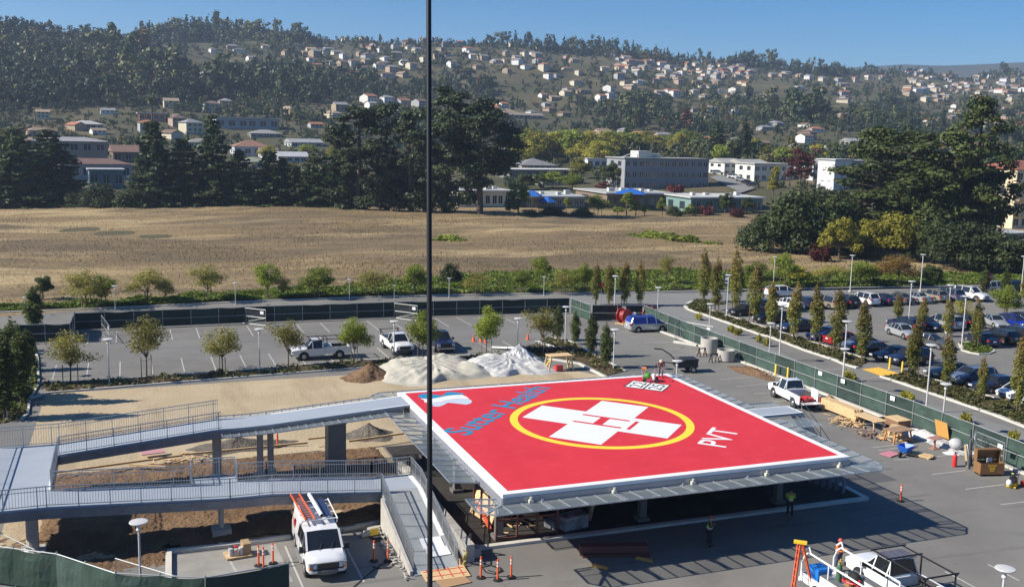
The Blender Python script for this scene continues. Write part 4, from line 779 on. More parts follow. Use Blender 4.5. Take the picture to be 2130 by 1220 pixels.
# ---- pickups
def pickup(label, col, x, y, hd, gate_open=False, rack=None, name='pickup_truck', load=None, dirt=.0):
    t = thing(name, label, 'pickup', (x, y, 0), rad(hd)); W = 1.94
    S = [(2.86, .48, .74, .86, .74, .92, .68, 0, 0), (2.76, .42, .92, 1.0, .92, 1.07, .80, 0, 0), (1.9, .40, .96, 1.08, .95, 1.16, .80, 0, 0), (1.42, .40, .97, 1.12, .95, 1.20, .82, 1, 1), (.85, .40, .97, 1.13, .95, 1.86, .66, 1, 0), (-.12, .40, .97, 1.14, .95, 1.88, .67, 1, 2), (-.27, .42, .97, 1.14, .95, 1.22, .82, 0, 0), (-.30, .42, .95, 1.12, .93, 1.18, .8, 0, 0)]
    body, gl, R = loft(S, t, W)
    body.k = 1
    for s in (-1, 1): body.tube((1.72, s*.7, .42), (1.72, s*(W/2+.006), .42), .48, n=18)
    body.k = 0
    for a, b, wd in pil(S, [(3, 4), (5, 6)])+[vert(S, 4), vert(S, 5)]:
        for s in (1, -1): body.bar((a[0], s*a[1], a[2]), (b[0], s*b[1], b[2]), wd, .05)
    P = PT[col]; body.build('body', [P, trim_m], t, 32)
    for nm, g in gl.items():
        if g.v: g.build(nm[:-2] if nm[-2] == '_' else nm, glassd, t, 30)
    m = MB(); m.b2(-2.82, -.33, -.96, -.86, .5, 1.20); m.b2(-2.82, -.33, .86, .96, .5, 1.20); m.b2(-.40, -.33, -.855, .855, .62, 1.18); m.k = 1; m.b2(-2.80, -.41, -.855, .855, .55, .68)
    m.b2(-2.80, -.41, -.855, -.84, .69, 1.19); m.b2(-2.80, -.41, .84, .855, .69, 1.19)
    for s in (-1, 1): m.tube((-1.72, s*.7, .42), (-1.72, s*(W/2+.004), .42), .48, n=18)
    m.build('truck_bed', [P, M('bed_liner', (.05, .05, .05), .8) if 'bed_liner' not in bpy.data.materials else bpy.data.materials['bed_liner']], t)
    m = MB(); (m.b2(-3.42, -2.82, -.84, .84, .64, .70) if gate_open else m.b2(-2.89, -2.82, -.84, .84, .62, 1.18)); m.build('tailgate', P, t)
    wheels(t, (1.72, -1.72), W/2, .40, .26)
    for s in (-1, 1):
        m = MB(); m.box((2.78, s*.74, .86), (.2, .3, .26)); m.build('headlight', headl, t); m = MB(); m.box((-2.85, s*.90, .9), (.08, .1, .42)); m.build('tail_light', taill, t)
        m = MB(); m.box((1.35, s*1.09, 1.26), (.14, .22, .24)); m.build('mirror', trim_m, t)
    m = MB(); m.box((2.85, 0, .84), (.06, 1.1, .34)); m.build('grille', trim_m, t)
    m = MB(); m.box((2.88, 0, .56), (.14, 1.86, .16)); m.build('bumper', chrome if col != 'white' else trim_m, t); m = MB(); m.box((-2.95, 0, .54), (.14, 1.8, .16)); m.build('bumper', trim_m if gate_open else chrome, t)
    if rack:
        m = MB(); rh = rack.get('h', 2.05); x0, x1 = rack['x']
        for s in (-1, 1):
            m.bar((x0, s*.9, rh), (x1, s*.9, rh), .06)
            for xx in rack['posts']: m.bar((xx, s*.9, 1.2), (xx, s*.9, rh), .06)
        for xx in rack['cross']: m.bar((xx, -1.08, rh+.03), (xx, 1.08, rh+.03), .06)
        for a, b in rack.get('diag', []):
            for s in (-1, 1): m.bar((a[0], s*.9, a[1]), (b[0], s*.9, b[1]), .06)
        m.build('ladder_rack', dark, t)
    return t
tk = pickup('white pickup with black ladder rack parked broadside in the lot', 'white', -.1, 52.0, 181, rack=dict(x=(-2.8, 1.2), posts=(-.5, -2.75), cross=(1.1, .2, -.6, -1.7, -2.7), h=1.98))
m = MB(); m.box((-.75, .1, 1.0), (.55, 1.4, .6)); m.build('toolbox', white, tk)
pickup('white pickup facing us with black bed rack in the lot', 'white', 7.9, 53.3, -87, rack=dict(x=(-2.7, -2.6), posts=(-2.7,), cross=(-2.7,), h=1.75, diag=[((-2.7, 1.75), (-1.2, 1.2))]))
pickup('dark navy pickup facing us half hidden behind a lot tree', 'navy', 12.4, 53.4, -92)
p3 = pickup('white pickup with open tailgate and red tarp behind the helipad', 'white', 35.2, 24.8, 82, gate_open=True)
m = MB(); m.box((-2.2, .1, .86), (.9, 1.1, .22), .3); m.box((-2.5, .35, .98), (.4, .5, .14), .8); tag(m.build('tarp', redp), 'red crumpled tarp lying in the open pickup bed', 'tarp').matrix_world = p3.matrix_world if False else Matrix.Translation((35.2, 24.8, 0)) @ Matrix.Rotation(rad(82), 4, 'Z')
m = MB(); m.b2(-2.7, -1.6, -.82, -.76, .7, 1.65); o = tag(m.build('white_board', white), 'white board standing upright in the open pickup bed', 'board'); o.matrix_world = Matrix.Translation((35.2, 24.8, 0)) @ Matrix.Rotation(rad(82), 4, 'Z')
car('suv', 'white', 95.6, 66.2, -78, 'white pickup like suv nosed out at the end of the back row', 1.08, gB)
# ---- service trucks at the bottom right
p4 = pickup('white pickup with black ladder rack over its cab at bottom right', 'white', 17.45, -8.15, 90, rack=dict(x=(-2.7, .95), posts=(-.4, -2.6), cross=(.9, -.25, -2.6), h=2.12))
m = MB(); 
for yy in (-.4, .1, .55): m.bar((.85, yy, 2.14), (-.2, yy, 2.14), .03)
m.b2(-.2, .8, -.8, .8, 2.0, 2.03); m.build('rack_panel', M('rack_mesh', (.16, .16, .2), .5, .4), p4)
bt = thing('service_truck', 'white utility truck with pipe racks and open bed of welding gear', 'truck', (14.1, -8.6, 0), rad(-90)); wb = PT['white']
m = MB(); m.b2(-2.4, 2.3, -1.0, 1.0, .62, .78); m.b2(-.9, 2.3, -1.02, -.62, .79, 1.45); m.b2(-.9, 2.3, .62, 1.02, .79, 1.45); m.b2(-2.42, -.9, -1.0, -.94, .79, 1.05); m.b2(-2.42, -.9, .94, 1.0, .79, 1.05); m.build('utility_bed', wb, bt)
for s in (-1, 1):
    m = MB(); m.b2(-.88, 2.28, s*.82-.2, s*.82+.2, 1.46, 1.49); m.build('box_lid', M('diamond_plate', (.30, .30, .27), .5, .6) if 'diamond_plate' not in bpy.data.materials else bpy.data.materials['diamond_plate'], bt)
    m = MB(); m.path([(-2.38, s*.95, .8), (-2.38, s*.95, 1.5), (-2.15, s*.95, 2.0), (-1.9, s*.95, 2.2), (2.2, s*.95, 2.2), (2.3, s*.95, .9)], .045, 8); m.path([(-.4, s*.95, 1.45), (-.4, s*.95, 2.2)], .035, 6); m.path([(-2.25, s*.95, 2.2), (-1.9, s*.95, 2.5), (-1.75, s*.95, 2.2)], .04, 6); m.build('pipe_rack', white, bt)
m = MB(); m.path([(-2.38, -.95, .95), (-2.38, .95, .95)], .05, 8); m.b2(-2.5, -2.4, -1, 1, .55, .75); m.build('rear_bumper', white, bt)
body, gl, R = loft([(5.3, .5, .9, .9, .9, 1.0, .8, 0, 0), (4.3, .45, .98, 1.15, .97, 1.25, .85, 1, 1), (3.6, .45, 1., 1.18, .98, 1.95, .7, 1, 0), (2.5, .45, 1., 1.18, .98, 1.95, .7, 0, 0)], bt, 2.); body.build('cab', wb, bt, 32)
for nm, g in gl.items():
    if g.v: g.build(nm[:-2] if nm[-2] == '_' else nm, glassd, bt, 30)
wheels(bt, (4.2, -1.1), 1., .42, .26)
def atbt(m, name, mats, lb, cat): o = m.build(name, mats, None, 35); o.matrix_world = Matrix.Translation((14.1, -8.6, 0)) @ Matrix.Rotation(rad(-90), 4, 'Z'); return tag(o, lb, cat)
m = MB(); m.b2(-2.2, -1.35, -.75, .05, .8, 1.42); m.b2(-2.15, -1.4, -.7, 0, 1.42, 1.47); m.k = 1; m.b2(-2.21, -2.19, -.6, -.1, .95, 1.25); m.k = 2; m.b2(-2.222, -2.21, -.5, -.2, 1.1, 1.16); atbt(m, 'welder', [M('welder_blue', (.015, .16, .52), .4), dark, white], 'blue engine welder at the rear of the utility truck bed', 'welder')
for i, (xx, yy, c, lb) in enumerate([(-.9, .1, (.06, .14, .07), 'green gas cylinder standing in the utility truck bed'), (-1.15, .35, (.55, .28, .05), 'orange gas cylinder standing in the utility truck bed')]):
    m = MB(); m.lathe([(.13, .8), (.13, 1.75), (.08, 1.9), (.04, 1.95), (.05, 2.02)], (xx, yy, 0), 12); atbt(m, 'gas_cylinder', M('cylinder_paint%d' % i, c, .4), lb, 'cylinder')
m = MB(); m.b2(.2, 1.6, -.5, .5, .8, 1.25); atbt(m, 'brown_crate', M('crate_brown', (.17, .09, .06), .8), 'brown open crate amid gear in the utility truck bed', 'crate')
m = MB()
for i in range(9): m.path([(.2+.5*math.cos(i*.8), -.1+.3*math.sin(i*.8), 1.3+.04*i), (.2+.5*math.cos(i*.8+.8), -.1+.3*math.sin(i*.8+.8), 1.34+.04*i)], .05, 6)
atbt(m, 'hose_coil', redp, 'coiled red hose heaped in the utility truck bed', 'hose')
m = MB(); m.ball((-.1, .35, 1.5), (.35, .28, .3), 10, 6); atbt(m, 'black_bag', black, 'black bag piled on the red hose in the truck bed', 'bag')
m = MB(); m.b2(-.6, -.1, .2, .6, .8, 1.3); m.b2(-.55, -.2, .25, .5, 1.3, 1.4); atbt(m, 'wooden_box', M('box_wood', (.33, .17, .06), .8), 'small wooden box beside the gas cylinders in the truck', 'box')
m = MB()
for k in range(7): m.bar((17.45-.7+k*.22, -9.6-.2*(k % 3), .75), (17.45-.6+k*.22, -10.6, 1.35+.1*(k % 2)), .06)
m.k = 1; m.ball((17.3, -10.1, 1.15), (.25, .2, .2), 8, 5); m.ball((17.9, -10.3, 1.15), (.2, .25, .25), 8, 5); tag(m.build('tool_heap', [M('rusty_tools', (.12, .07, .05), .8), white]), 'heap of tools and scrap in the black racked pickup bed', 'tools')
m = MB(); m.lathe([(.11, .7), (.11, 1.6), (.06, 1.75), (.05, 1.8)], (18.6, -11.5, 0), 10); tag(m.build('gas_cylinder', M('cylinder_green', (.02, .2, .06), .4), None, 35), 'green gas cylinder at the rear of the black racked pickup', 'cylinder')
lad_m = M('ladder_orange', (.72, .12, .04), .5)
def ladder_rails(m, a, b, wv, n, rr=.03):
    a, b, wv = Vector(a), Vector(b), Vector(wv)
    m.bar(a, b, .05, .09); m.bar(a+wv, b+wv, .05, .09)
    for i in range(1, n): q = a+(b-a)*i/n; m.bar(q, q+wv, .03)
t = thing('step_ladder', 'orange step ladder with yellow top behind the utility truck', 'ladder', (12.7, -6.5, 0)); m = MB(); ladder_rails(m, (-.5, -.45, 0), (-.02, -.12, 2.62), (.25, .5, 0), 8); m.build('front_rails', lad_m, t); m = MB(); ladder_rails(m, (.6, -.75, 0), (.1, -.18, 2.6), (.25, .5, 0), 4); m.build('rear_rails', lad_m, t); m = MB(); m.box((.13, .1, 2.66), (.3, .62, .09), .9); m.build('top_cap', yellow, t)
# ---- white van
t = thing('work_van', 'white van with ladders and conduit tube on its roof rack', 'van', (-8.55, 4.8, 0), rad(-91)); W = 2.0
S = [(2.90, .55, .62, .74, .60, .80, .54, 0, 0), (2.86, .48, .80, .84, .79, .92, .70, 0, 0), (2.74, .44, .95, .98, .94, 1.06, .82, 0, 0), (2.5, .42, .98, 1.06, .97, 1.15, .85, 0, 0), (2.2, .40, .99, 1.12, .98, 1.22, .86, 0, 0), (1.92, .40, 1.0, 1.16, .99, 1.28, .88, 1, 1), (1.12, .40, 1.0, 1.18, 1.0, 1.98, .82, 0, 0), (-2.4, .40, 1.0, 1.2, 1.0, 2.04, .84, 0, 0), (-2.72, .42, 1.0, 1.2, .99, 1.98, .82, 0, 0), (-2.82, .5, .94, 1.0, .92, 1.1, .86, 0, 0)]
body, gl, R = loft(S, t, W); body.k = 1
for x in (1.82, -1.6):
    for s in (-1, 1): body.tube((x, s*.7, .4), (x, s*1.008, .4), .46, n=20)
body.k = 0
for a, b, wd in pil(S, [(5, 6)]):
    for s in (1, -1): body.bar((a[0], s*a[1], a[2]), (b[0], s*b[1], b[2]), .1, .06)
for s in (1, -1):
    for xx in (.15, 1.06, -.7): body.k = 1; body.bar((xx, s*1.006, .5), (xx, s*1.006, 1.2), .015, .012); body.k = 0
body.build('body', [PT['white'], trim_m], t, 32)
gl['windscreen'].build('windscreen', glassd, t, 30)
for s in (-1, 1):
    for x0, x1, sl_ in ((1.04, 1.84, .55), (.2, .92, 0), (-.55, .1, 0)):
        m = MB(); zb, zt = 1.24, 1.84; wy = lambda z: 1.012-(z-1.2)/.8*.17
        P = [(x1, wy(zb), zb), (x0, wy(zb), zb), (x0, wy(zt), zt), (x1-sl_, wy(zt), zt)]; P = [(x, s*y, z) for x, y, z in P]
        m.add(P, [(0, 1, 2, 3)] if s > 0 else [(3, 2, 1, 0)]); m.build('side_window', glassd, t)
    m = MB(); m.box((2.80, s*.75, .90), (.16, .36, .2), s*-.3); m.build('headlight', M('van_headlight', (.30, .31, .32), .15, .4) if 'van_headlight' not in bpy.data.materials else bpy.data.materials['van_headlight'], t); m = MB(); m.box((2.81, s*.76, .755), (.15, .36, .09), s*-.3); m.build('indicator', amber, t)
    m = MB(); m.box((1.75, s*1.13, 1.32), (.14, .22, .3)); m.build('mirror', trim_m, t)
    m = MB(); m.b2(-.9, 1.2, s*1.04-.09, s*1.04+.09, .36, .42); m.build('side_step', M('step_bar', (.3, .3, .3), .4, .6) if 'step_bar' not in bpy.data.materials else bpy.data.materials['step_bar'], t)
m = MB(); m.box((-1.75, -1.012, 1.45), (.5, .01, .45)); m.build('side_emblem', redp, t)
m = MB(); m.bar((2.0, -.3, 1.31), (1.62, -.05, 1.58), .02); m.bar((2.0, .3, 1.31), (1.62, .5, 1.58), .02); m.build('wiper', trim_m, t)
m = MB(); m.box((2.88, 0, .86), (.1, 1.08, .26)); m.build('grille', M('grille_dark', (.07, .06, .055), .4, .4), t)
m = MB(); m.lathe([(1.0, .44), (1.02, .48), (1.02, .62), (1.0, .66)], (2.02, 0, 0), 28); m.build('bumper', M('bumper_grey', (.16, .165, .17), .4, .5), t); m = MB(); m.box((2.9, 0, .69), (.1, 1.5, .06)); m.build('bumper_trim', trim_m, t)
wheels(t, (1.82, -1.6), 1.0, .39, .25)
m = MB()
for s in (-1, 1): m.tube((-2.5, s*.9, 2.28), (.5, s*.9, 2.28), .03, n=8)
for x in (-2.4, -1.5, -.6, .3): m.bar((x, -.9, 2.24), (x, .9, 2.24), .05)
for x in (-2.4, .3):
    for s in (-1, 1): m.bar((x, s*.9, 2.0), (x, s*.9, 2.28), .05)
m.path([(-2.3, .5, 2.3), (.2, .5, 2.3)], .02, 6); m.path([(-2.3, .25, 2.3), (.3, .25, 2.3)], .02, 6); m.build('roof_rack', white, t)
def onvan(m, name, mats, lb, cat): o = m.build(name, mats, None, 35); o.matrix_world = Matrix.Translation((-8.55, 4.8, 0)) @ Matrix.Rotation(rad(-91), 4, 'Z'); return tag(o, lb, cat)
m = MB(); ladder_rails(m, (-3.35, -.98, 2.4), (.45, -.72, 2.36), (0, .46, 0), 12); onvan(m, 'extension_ladder', lad_m, 'orange red extension ladder tied on the white van roof', 'ladder')
m = MB(); m.b2(-2.9, .3, -.72, -.34, 2.3, 2.34); onvan(m, 'ladder_deck', M('ladder_grey', (.22, .22, .24), .5, .4), 'grey ladder section lying inside the orange ladder', 'ladder')
m = MB(); m.tube((-3.0, -.02, 2.42), (.2, .14, 2.4), .105, n=14); m.k = 1; m.tube((.2, .14, 2.4), (.24, .142, 2.4), .09, n=14); onvan(m, 'conduit_tube', [white, dark], 'white conduit carrier tube on the white van roof', 'tube')
m = MB(); m.b2(-2.5, .15, .26, .62, 2.3, 2.33); onvan(m, 'dark_panel', M('panel_navy', (.03, .045, .10), .4), 'dark blue panel lying flat on the white van rack', 'panel')
# dark utility trailer behind the helipad
x, y = G(1425, 772); t = thing('utility_trailer', 'black utility trailer with curved boom behind the helipad corner', 'trailer', (x, y, 0), rad(-8)); m = MB(); m.b2(-1.0, 1.0, -.7, .7, .5, 1.15); m.b2(-.4, 1.05, -.72, .72, 1.15, 1.3); m.build('box_body', M('trailer_black', (.02, .022, .026), .6), t, None)
m = MB(); m.path([(-.9, 0, 1.0), (-1.6, 0, 1.7), (-2.4, 0, 2.2), (-3.2, 0, 2.3)], .06, 6); m.path([(-.9, 0, .8), (-2.6, .1, 1.0), (-3.2, .2, .3)], .05, 6); m.build('boom', dark, t); wheels(t, (.5,), .85, .33)
# far cars near the treeline, on the street by the offices
for k, c, px_, py_, hd, lb in [('minivan', 'royal', 8, 395, 20, 'blue minivan at the far left edge beyond the field'), ('sedan', 'silver', 490, 428, 160, 'silver car half hidden under the treeline conifers'), ('sedan', 'silver', 868, 434, 170, 'silver sedan under the pines left of the black cable'), ('sedan', 'black', 340, 436, 160, 'dark car under the treeline conifers at left')]:
    q = HG(px_, py_, 240); o = car(k, c, q[0], q[1], hd, lb); o.location.z = q[2]
# ================================================================ PEOPLE
def skinobj(name, V, E, Rd, mat, parent, lev=1):
    me = bpy.data.meshes.new(name); me.from_pydata(V, E, []); me.materials.append(mat); o = link(name, me, parent)
    md = o.modifiers.new('skin', 'SKIN'); md.use_smooth_shade = True
    for v, r in zip(me.skin_vertices[0].data, Rd): v.radius = (r, r) if not hasattr(r, '__len__') else r
    me.skin_vertices[0].data[0].use_root = True
    s = o.modifiers.new('sub', 'SUBSURF'); s.levels = lev; s.render_levels = lev; return o
def person(label, loc, rz, lean=0., arms=((.25, .1, -.5), (.25, -.1, -.5)), top=None, vest=None, legs_c=None, hat=None, stride=.05, head_dip=0., sc=1., short=False, knee=0.):
    t = thing('person', label, 'person', loc, rz, None, sc); X = lambda x, z: (x*math.cos(lean)+(z-.95)*math.sin(lean), .95+(z-.95)*math.cos(lean)-x*math.sin(lean))
    def up_(x, y, z): a, b = X(x, z); return (a, y, b-knee)
    sh = [up_(0, s*.19, 1.43) for s in (1, -1)]; el = []; wr = []
    for s, a, S_ in zip((1, -1), arms, sh):
        a = Vector(a).normalized(); e = Vector(S_)+Vector((a.x*.12, s*.06, -.26)); el.append(tuple(e)); w_ = e+Vector((a.x*.24, -s*.05+a.y*.1, a.z*.2+.06)); wr.append(tuple(w_))
    neck = up_(.02, 0, 1.52); hd = up_(.05+head_dip*.06, 0, 1.63-head_dip*.03); tp = up_(.06+head_dip*.1, 0, 1.72-head_dip*.06); face = up_(.12+head_dip*.06, 0, 1.60-head_dip*.05); ch = up_(0, 0, 1.35); be = up_(0, 0, 1.12); pv = (0, 0, .95-knee)
    hip = [(0, s*.1, .90-knee) for s in (1, -1)]; kn = [(.03+st+knee*.6, s*.11, .49-knee*.3) for s, st in ((1, stride), (-1, -stride))]; an = [(-.02+st*1.5, s*.12, .09) for s, st in ((1, stride), (-1, -stride))]; to = [(.16+st*1.5, s*.14, .05) for s, st in ((1, stride), (-1, -stride))]
    V = [pv, be, ch, neck, hd, tp, face]+sh+el+wr+hip+kn+an+to
    E = [(0, 1), (1, 2), (2, 3), (3, 4), (4, 5), (4, 6), (2, 7), (2, 8), (7, 9), (8, 10), (9, 11), (10, 12), (0, 13), (0, 14), (13, 15), (14, 16), (15, 17), (16, 18), (17, 19), (18, 20)]
    R_ = [(.14, .11), (.13, .1), (.15, .11), .055, .092, .06, .035, .06, .06, .045, .045, .03, .03, .085, .085, .06, .06, .042, .042, .035, .035]
    skinobj('body', V, E, R_, skin, t)
    # hands: palm, four unequal fingers and a thumb
    for s, w_, e in ((1, wr[0], el[0]), (-1, wr[1], el[1])):
        m = MB(); d = (Vector(w_)-Vector(e)).normalized(); sd = Vector((0, s, 0)); c = Vector(w_)+d*.05; m.ball(tuple(c), (.045, .035, .03), 8, 5)
        for k, ln_ in enumerate((.07, .08, .075, .06)): p = c+d*.035+sd*(.024-.016*k); q = p+d*ln_*.55; m.tube(p, q, .009, .008, 5); m.tube(q, q+d*ln_*.35+Vector((0, 0, -.02)), .008, .006, 5)
        m.tube(c-sd*.03, c-sd*.055+d*.045, .01, .008, 5); m.build('hand', skin, t, 60)
    tv = [pv]+hip+kn+[(a[0], a[1], .11) for a in an]; skinobj('trousers', tv, [(0, 1), (0, 2), (1, 3), (2, 4), (3, 5), (4, 6)], [(.15, .125), .105, .105, .078, .078, .065, .065], legs_c, t)
    sv = [be, ch, up_(.01, 0, 1.47)]+sh+el+([] if short else wr); es = [(0, 1), (1, 2), (1, 3), (1, 4), (3, 5), (4, 6)]+([] if short else [(5, 7), (6, 8)])
    skinobj('shirt', [pv]+sv, [(0, 1)]+[(a+1, b+1) for a, b in es], [(.15, .12), (.142, .115), (.165, .13), .075, .078, .078, .058, .058]+([] if short else [.042, .042]), top, t)
    if vest is not None:
        ve = skinobj('vest', [up_(0, 0, .98), be, ch, up_(.01, 0, 1.46)]+[tuple(Vector(a)*.8+Vector(ch)*.2) for a in sh], [(0, 1), (1, 2), (2, 3), (2, 4), (2, 5)], [(.17, .14), (.16, .135), (.182, .15), .09, .085, .085], vest, t)
        m = MB(); ang = lean
        for zz in (1.12,): m.lathe([(.174, zz-.025-knee), (.176, zz+.025-knee)], (up_(0, 0, zz)[0], 0, 0), 16)
        m.build('reflective_band', refl, ve)
    for a, b in zip(an, to): m = MB(); m.ball(((a[0]+b[0])/2, (a[1]+b[1])/2, .055), (.15, .055, .055), 10, 6); m.build('boot', black, t, 60)
    if hat is not None: m = MB(); m.lathe([(.15, 0), (.125, .012), (.12, .05), (.1, .1), (.05, .13), (.01, .135)], (hd[0]+.01, 0, hd[2]+.03), 14); m.build('hard_hat', hat, t, 50)
    else: m = MB(); m.ball((hd[0]-.02, 0, hd[2]+.03), (.1, .095, .085), 10, 7); m.build('hair', M('hair_dark', (.03, .02, .015), .8) if 'hair_dark' not in bpy.data.materials else bpy.data.materials['hair_dark'], t, 60)
    return t
limev = M('lime_vest', (.42, .72, .03), .6); orangev = M('orange_vest', (.85, .18, .03), .6); jeans = M('denim', (.06, .08, .13), .8); darkc = M('dark_cloth', (.02, .02, .025), .85); greyc = M('grey_shirt', (.12, .11, .13), .8); tanhat = M('hat_cream', (.62, .55, .40), .5); redhat = M('hat_red', (.45, .07, .05), .5)
x, y = G(1474, 1136); person('worker in lime safety vest standing in shade before the helipad, arms folded', (x, y, 0), rad(-40), arms=((.6, -.8, .3), (.6, .8, .3)), top=darkc, vest=limev, legs_c=darkc, hat=redhat, stride=.04)
x, y = G(1642, 1078); person('worker in lime safety vest deep in shade under the helipad', (x, y, .1), rad(60), arms=((.7, -.3, .2), (.5, .3, .2)), top=limev, vest=limev, legs_c=darkc, hat=None, stride=.04)
x, y = G(1747, 1119, 1.76); person('worker in orange vest and blue jeans standing beside the utility truck', (x, y, 0), rad(-70), arms=((.7, -.3, .1), (.5, .3, -.1)), top=orangev, vest=orangev, legs_c=jeans, hat=redhat, stride=.06)
x, y = G(1374, 784, 4.4); person('man in grey shirt and cream cap bending over a machine on the helipad', (x, y, 4.405), rad(-120), lean=.75, arms=((.4, 0, -.9), (.4, 0, -.9)), top=greyc, legs_c=greyc, hat=tanhat, stride=.12, head_dip=1., knee=.08)
x, y = G(1352, 793, 4.4); t = thing('line_striper', 'wheeled paint spraying machine with green motor on the helipad', 'machine', (x, y, 4.405), rad(150)); m = MB()
for s in (-1, 1): m.path([(-.5, s*.25, .15), (.5, s*.25, .15), (.62, s*.25, 1.05), (.85, s*.25, 1.1)], .025, 6); m.path([(-.3, s*.25, .15), (-.3, s*.25, 1.0)], .022, 6)
m.path([(-.3, -.25, 1.0), (-.3, .25, 1.0)], .022, 6); m.build('frame', chrome, t); m = MB(); m.ball((.2, .05, .42), (.26, .2, .24), 10, 7); m.box((.2, .05, .66), (.24, .2, .14)); m.build('motor', M('motor_green', (.10, .32, .04), .4), t, 40)
m = MB(); m.lathe([(.14, .2), (.14, .55), (.1, .6)], (-.25, 0, 0), 12); m.build('paint_bucket', white, t, 40); m = MB(); m.box((.45, 0, .95), (.3, .3, .16)); m.build('control_box', M('pump_orange', (.75, .25, .05), .5), t)
for x_, s in ((-.45, 1), (-.45, -1), (.4, 1), (.4, -1)): m = MB(); m.tube((x_, s*.3, .15), (x_, s*.36, .15), .15, n=12); m.build('wheel', tyre_m, t, 40)
# ================================================================ MOUNDS AND TARPS
def mound(name, cx, cy, rx, ry, h, mat, lb, cat, n=46, wr=0., p=1.3, rings=16, rough=.05, peaks=None, thick=False):
    V = []; F = []
    for j in range(rings+1):
        f = j/rings
        for i in range(n):
            a = 2*PI*i/n; e = 1+.14*math.sin(3*a+cx)+.09*math.sin(5*a+cy)+.05*math.sin(9*a); r = f*e
            x = rx*r*math.cos(a); y = ry*r*math.sin(a); z = h*max(0, 1-f)**p
            if peaks: z = max([hh*max(0, 1-math.hypot((x-px_)/w_, (y-py_)/w2))**pp for px_, py_, hh, w_, w2, pp in peaks])*(1 if f < .9 else (1-f)*10)
            if wr: wx = x+.35*math.sin(y*2.1+cx)+.2*math.sin(y*4.3+x); wy = y+.35*math.sin(x*1.7+cy)+.2*math.sin(x*3.9-y); z += wr*h*((1-abs(math.sin(wx*1.1+wy*.4)))*.7+.9*(1-abs(math.sin(a*8+1.5*math.sin(f*4+a)+cx)))*f+.45*(1-abs(math.sin(a*17+f*3)))*f+.3*(1-abs(math.sin(wx*3.7+wy*2.1)))-.9)*min(1, (1-f)*4)*min(1, f*5+.3)
            z += (random.random()-.5)*rough*(1 if f < 1 else 0)
            V.append((cx+x, cy+y, max(z, 0)+.012))
    for j in range(rings):
        for i in range(n): F.append((j*n+i, (j+1)*n+i, (j+1)*n+(i+1) % n, j*n+(i+1) % n))
    m = MB(); m.add(V, F); return tag(m.build(name, mat, None, 180), lb, cat)
canvas = layered('canvas', (.47, .445, .37), [((.35, .325, .27), .8, .45, .65, .7, (1, 1)), ((.62, .59, .51), 2., .5, .7, .6, (1, 1)), ((.30, .26, .2), 2.5, .64, .72, .6, (1, 2))], .8, .5, 7., .06)
canvas2 = layered('plastic_sheeting', (.50, .495, .475), [((.27, .27, .29), 1.6, .5, .6, .85, (1, 1)), ((.62, .61, .58), 3., .5, .7, .6, (1, 1))], .5, .4, 7., .05, .4)
stripes = layered('grey_plastic', (.20, .21, .23), [((.62, .62, .62), 1.5, .48, .54, .9, (3.2, .35))], .35, .3, 8., .04, .5)
mound('soil_mound', 2.9, 43., 2.7, 2.2, 1.35, soil_m, 'brown soil mound left of the cream tarp', 'soil mound', rough=.16, wr=.12)
mound('tarp', 8.6, 43.2, 5.6, 4.4, 2.3, canvas, 'cream canvas tarp draped over a mound behind the helipad', 'tarp', n=110, rings=26, wr=.11, rough=.03, peaks=[(-1.5, .6, 1.5, 4.6, 4.4, .75), (1.2, .9, 1.55, 4.4, 4.2, .8), (3.2, -.8, 1.1, 2.6, 3, .8), (-3.2, .6, 1.25, 2.3, 3.2, .7), (0, -2, .9, 4, 2.5, .7)])
mound('tarp', 16.2, 43.4, 4.6, 4.0, 2.2, canvas2, 'white plastic tarp draped over a mound right of the cream tarp', 'tarp', n=110, rings=26, wr=.12, rough=.04, peaks=[(-1.2, .5, 1.25, 3.8, 3.8, .75), (1.4, 1.2, 1.45, 3.4, 3.6, .9), (2.2, -1, .8, 2.4, 3, .8), (-.5, -1.8, .8, 3, 2.2, .7)])
mound('plastic_sheet', 17.9, 44.6, 2.6, 2.6, 1.95, stripes, 'grey striped plastic sheet over the peak of the white tarp', 'tarp', n=90, rings=16, wr=.06, rough=.05, p=1.1)
mound('gravel_pile', -1.3, 25.3, 1.9, 1.6, .95, soilg_m, 'dark gravel pile right of the grey riser box', 'gravel pile', rough=.08, wr=.1); mound('gravel_pile', -10.6, 25.2, 3.6, 1.5, .75, soilg_m, 'dark soil heap behind the ramp columns', 'gravel pile', rough=.08, wr=.1)
mound('debris_heap', 38.0, 23.6, 1.2, 1.3, .7, layered('debris', (.30, .20, .10), [((.45, .33, .18), 3, .45, .6, .9, (1, 1)), ((.08, .06, .045), 4, .5, .6, .8, (1, 1))], .9, .8, 6., .1), 'brown heap of wood scraps beside the pickup tailgate', 'debris', rough=.22, wr=.2, n=30, rings=8)
mound('soil_heap', 38.2, 35.2, 1.5, 3., .45, soil_m, 'low red brown soil heap along the road fence', 'soil mound', rough=.1, wr=.1)
mound('sheeting', 38.5, 13.0, 1.0, 4.0, .62, canvas2, 'long crumpled white sheeting along the road fence', 'sheeting', n=70, rings=12, wr=.16, rough=.13); mound('plastic_bag', 37.6, 9.3, .62, .5, .22, M('bag_white', (.7, .7, .7), .5), 'flat white bag on the asphalt beside the sheeting', 'bag', n=20, rings=6, rough=.06)
m = MB(); m.ball((38.6, 10.0, .42), (.5, .5, .42), 14, 9); tag(m.build('fabric_roll', M('fabric_grey', (.35, .35, .37), .8, 0, (.5, .5, .5), 5.), None, 60), 'round grey fabric bundle at the end of the white sheeting', 'bundle')
x, y = G(570, 771); mound('plastic_sheet', x, y, 1.5, .55, .32, stripes, 'grey crumpled plastic sheet on the planter near the white pickup', 'sheet', n=26, rings=6, wr=.2, rough=.1)
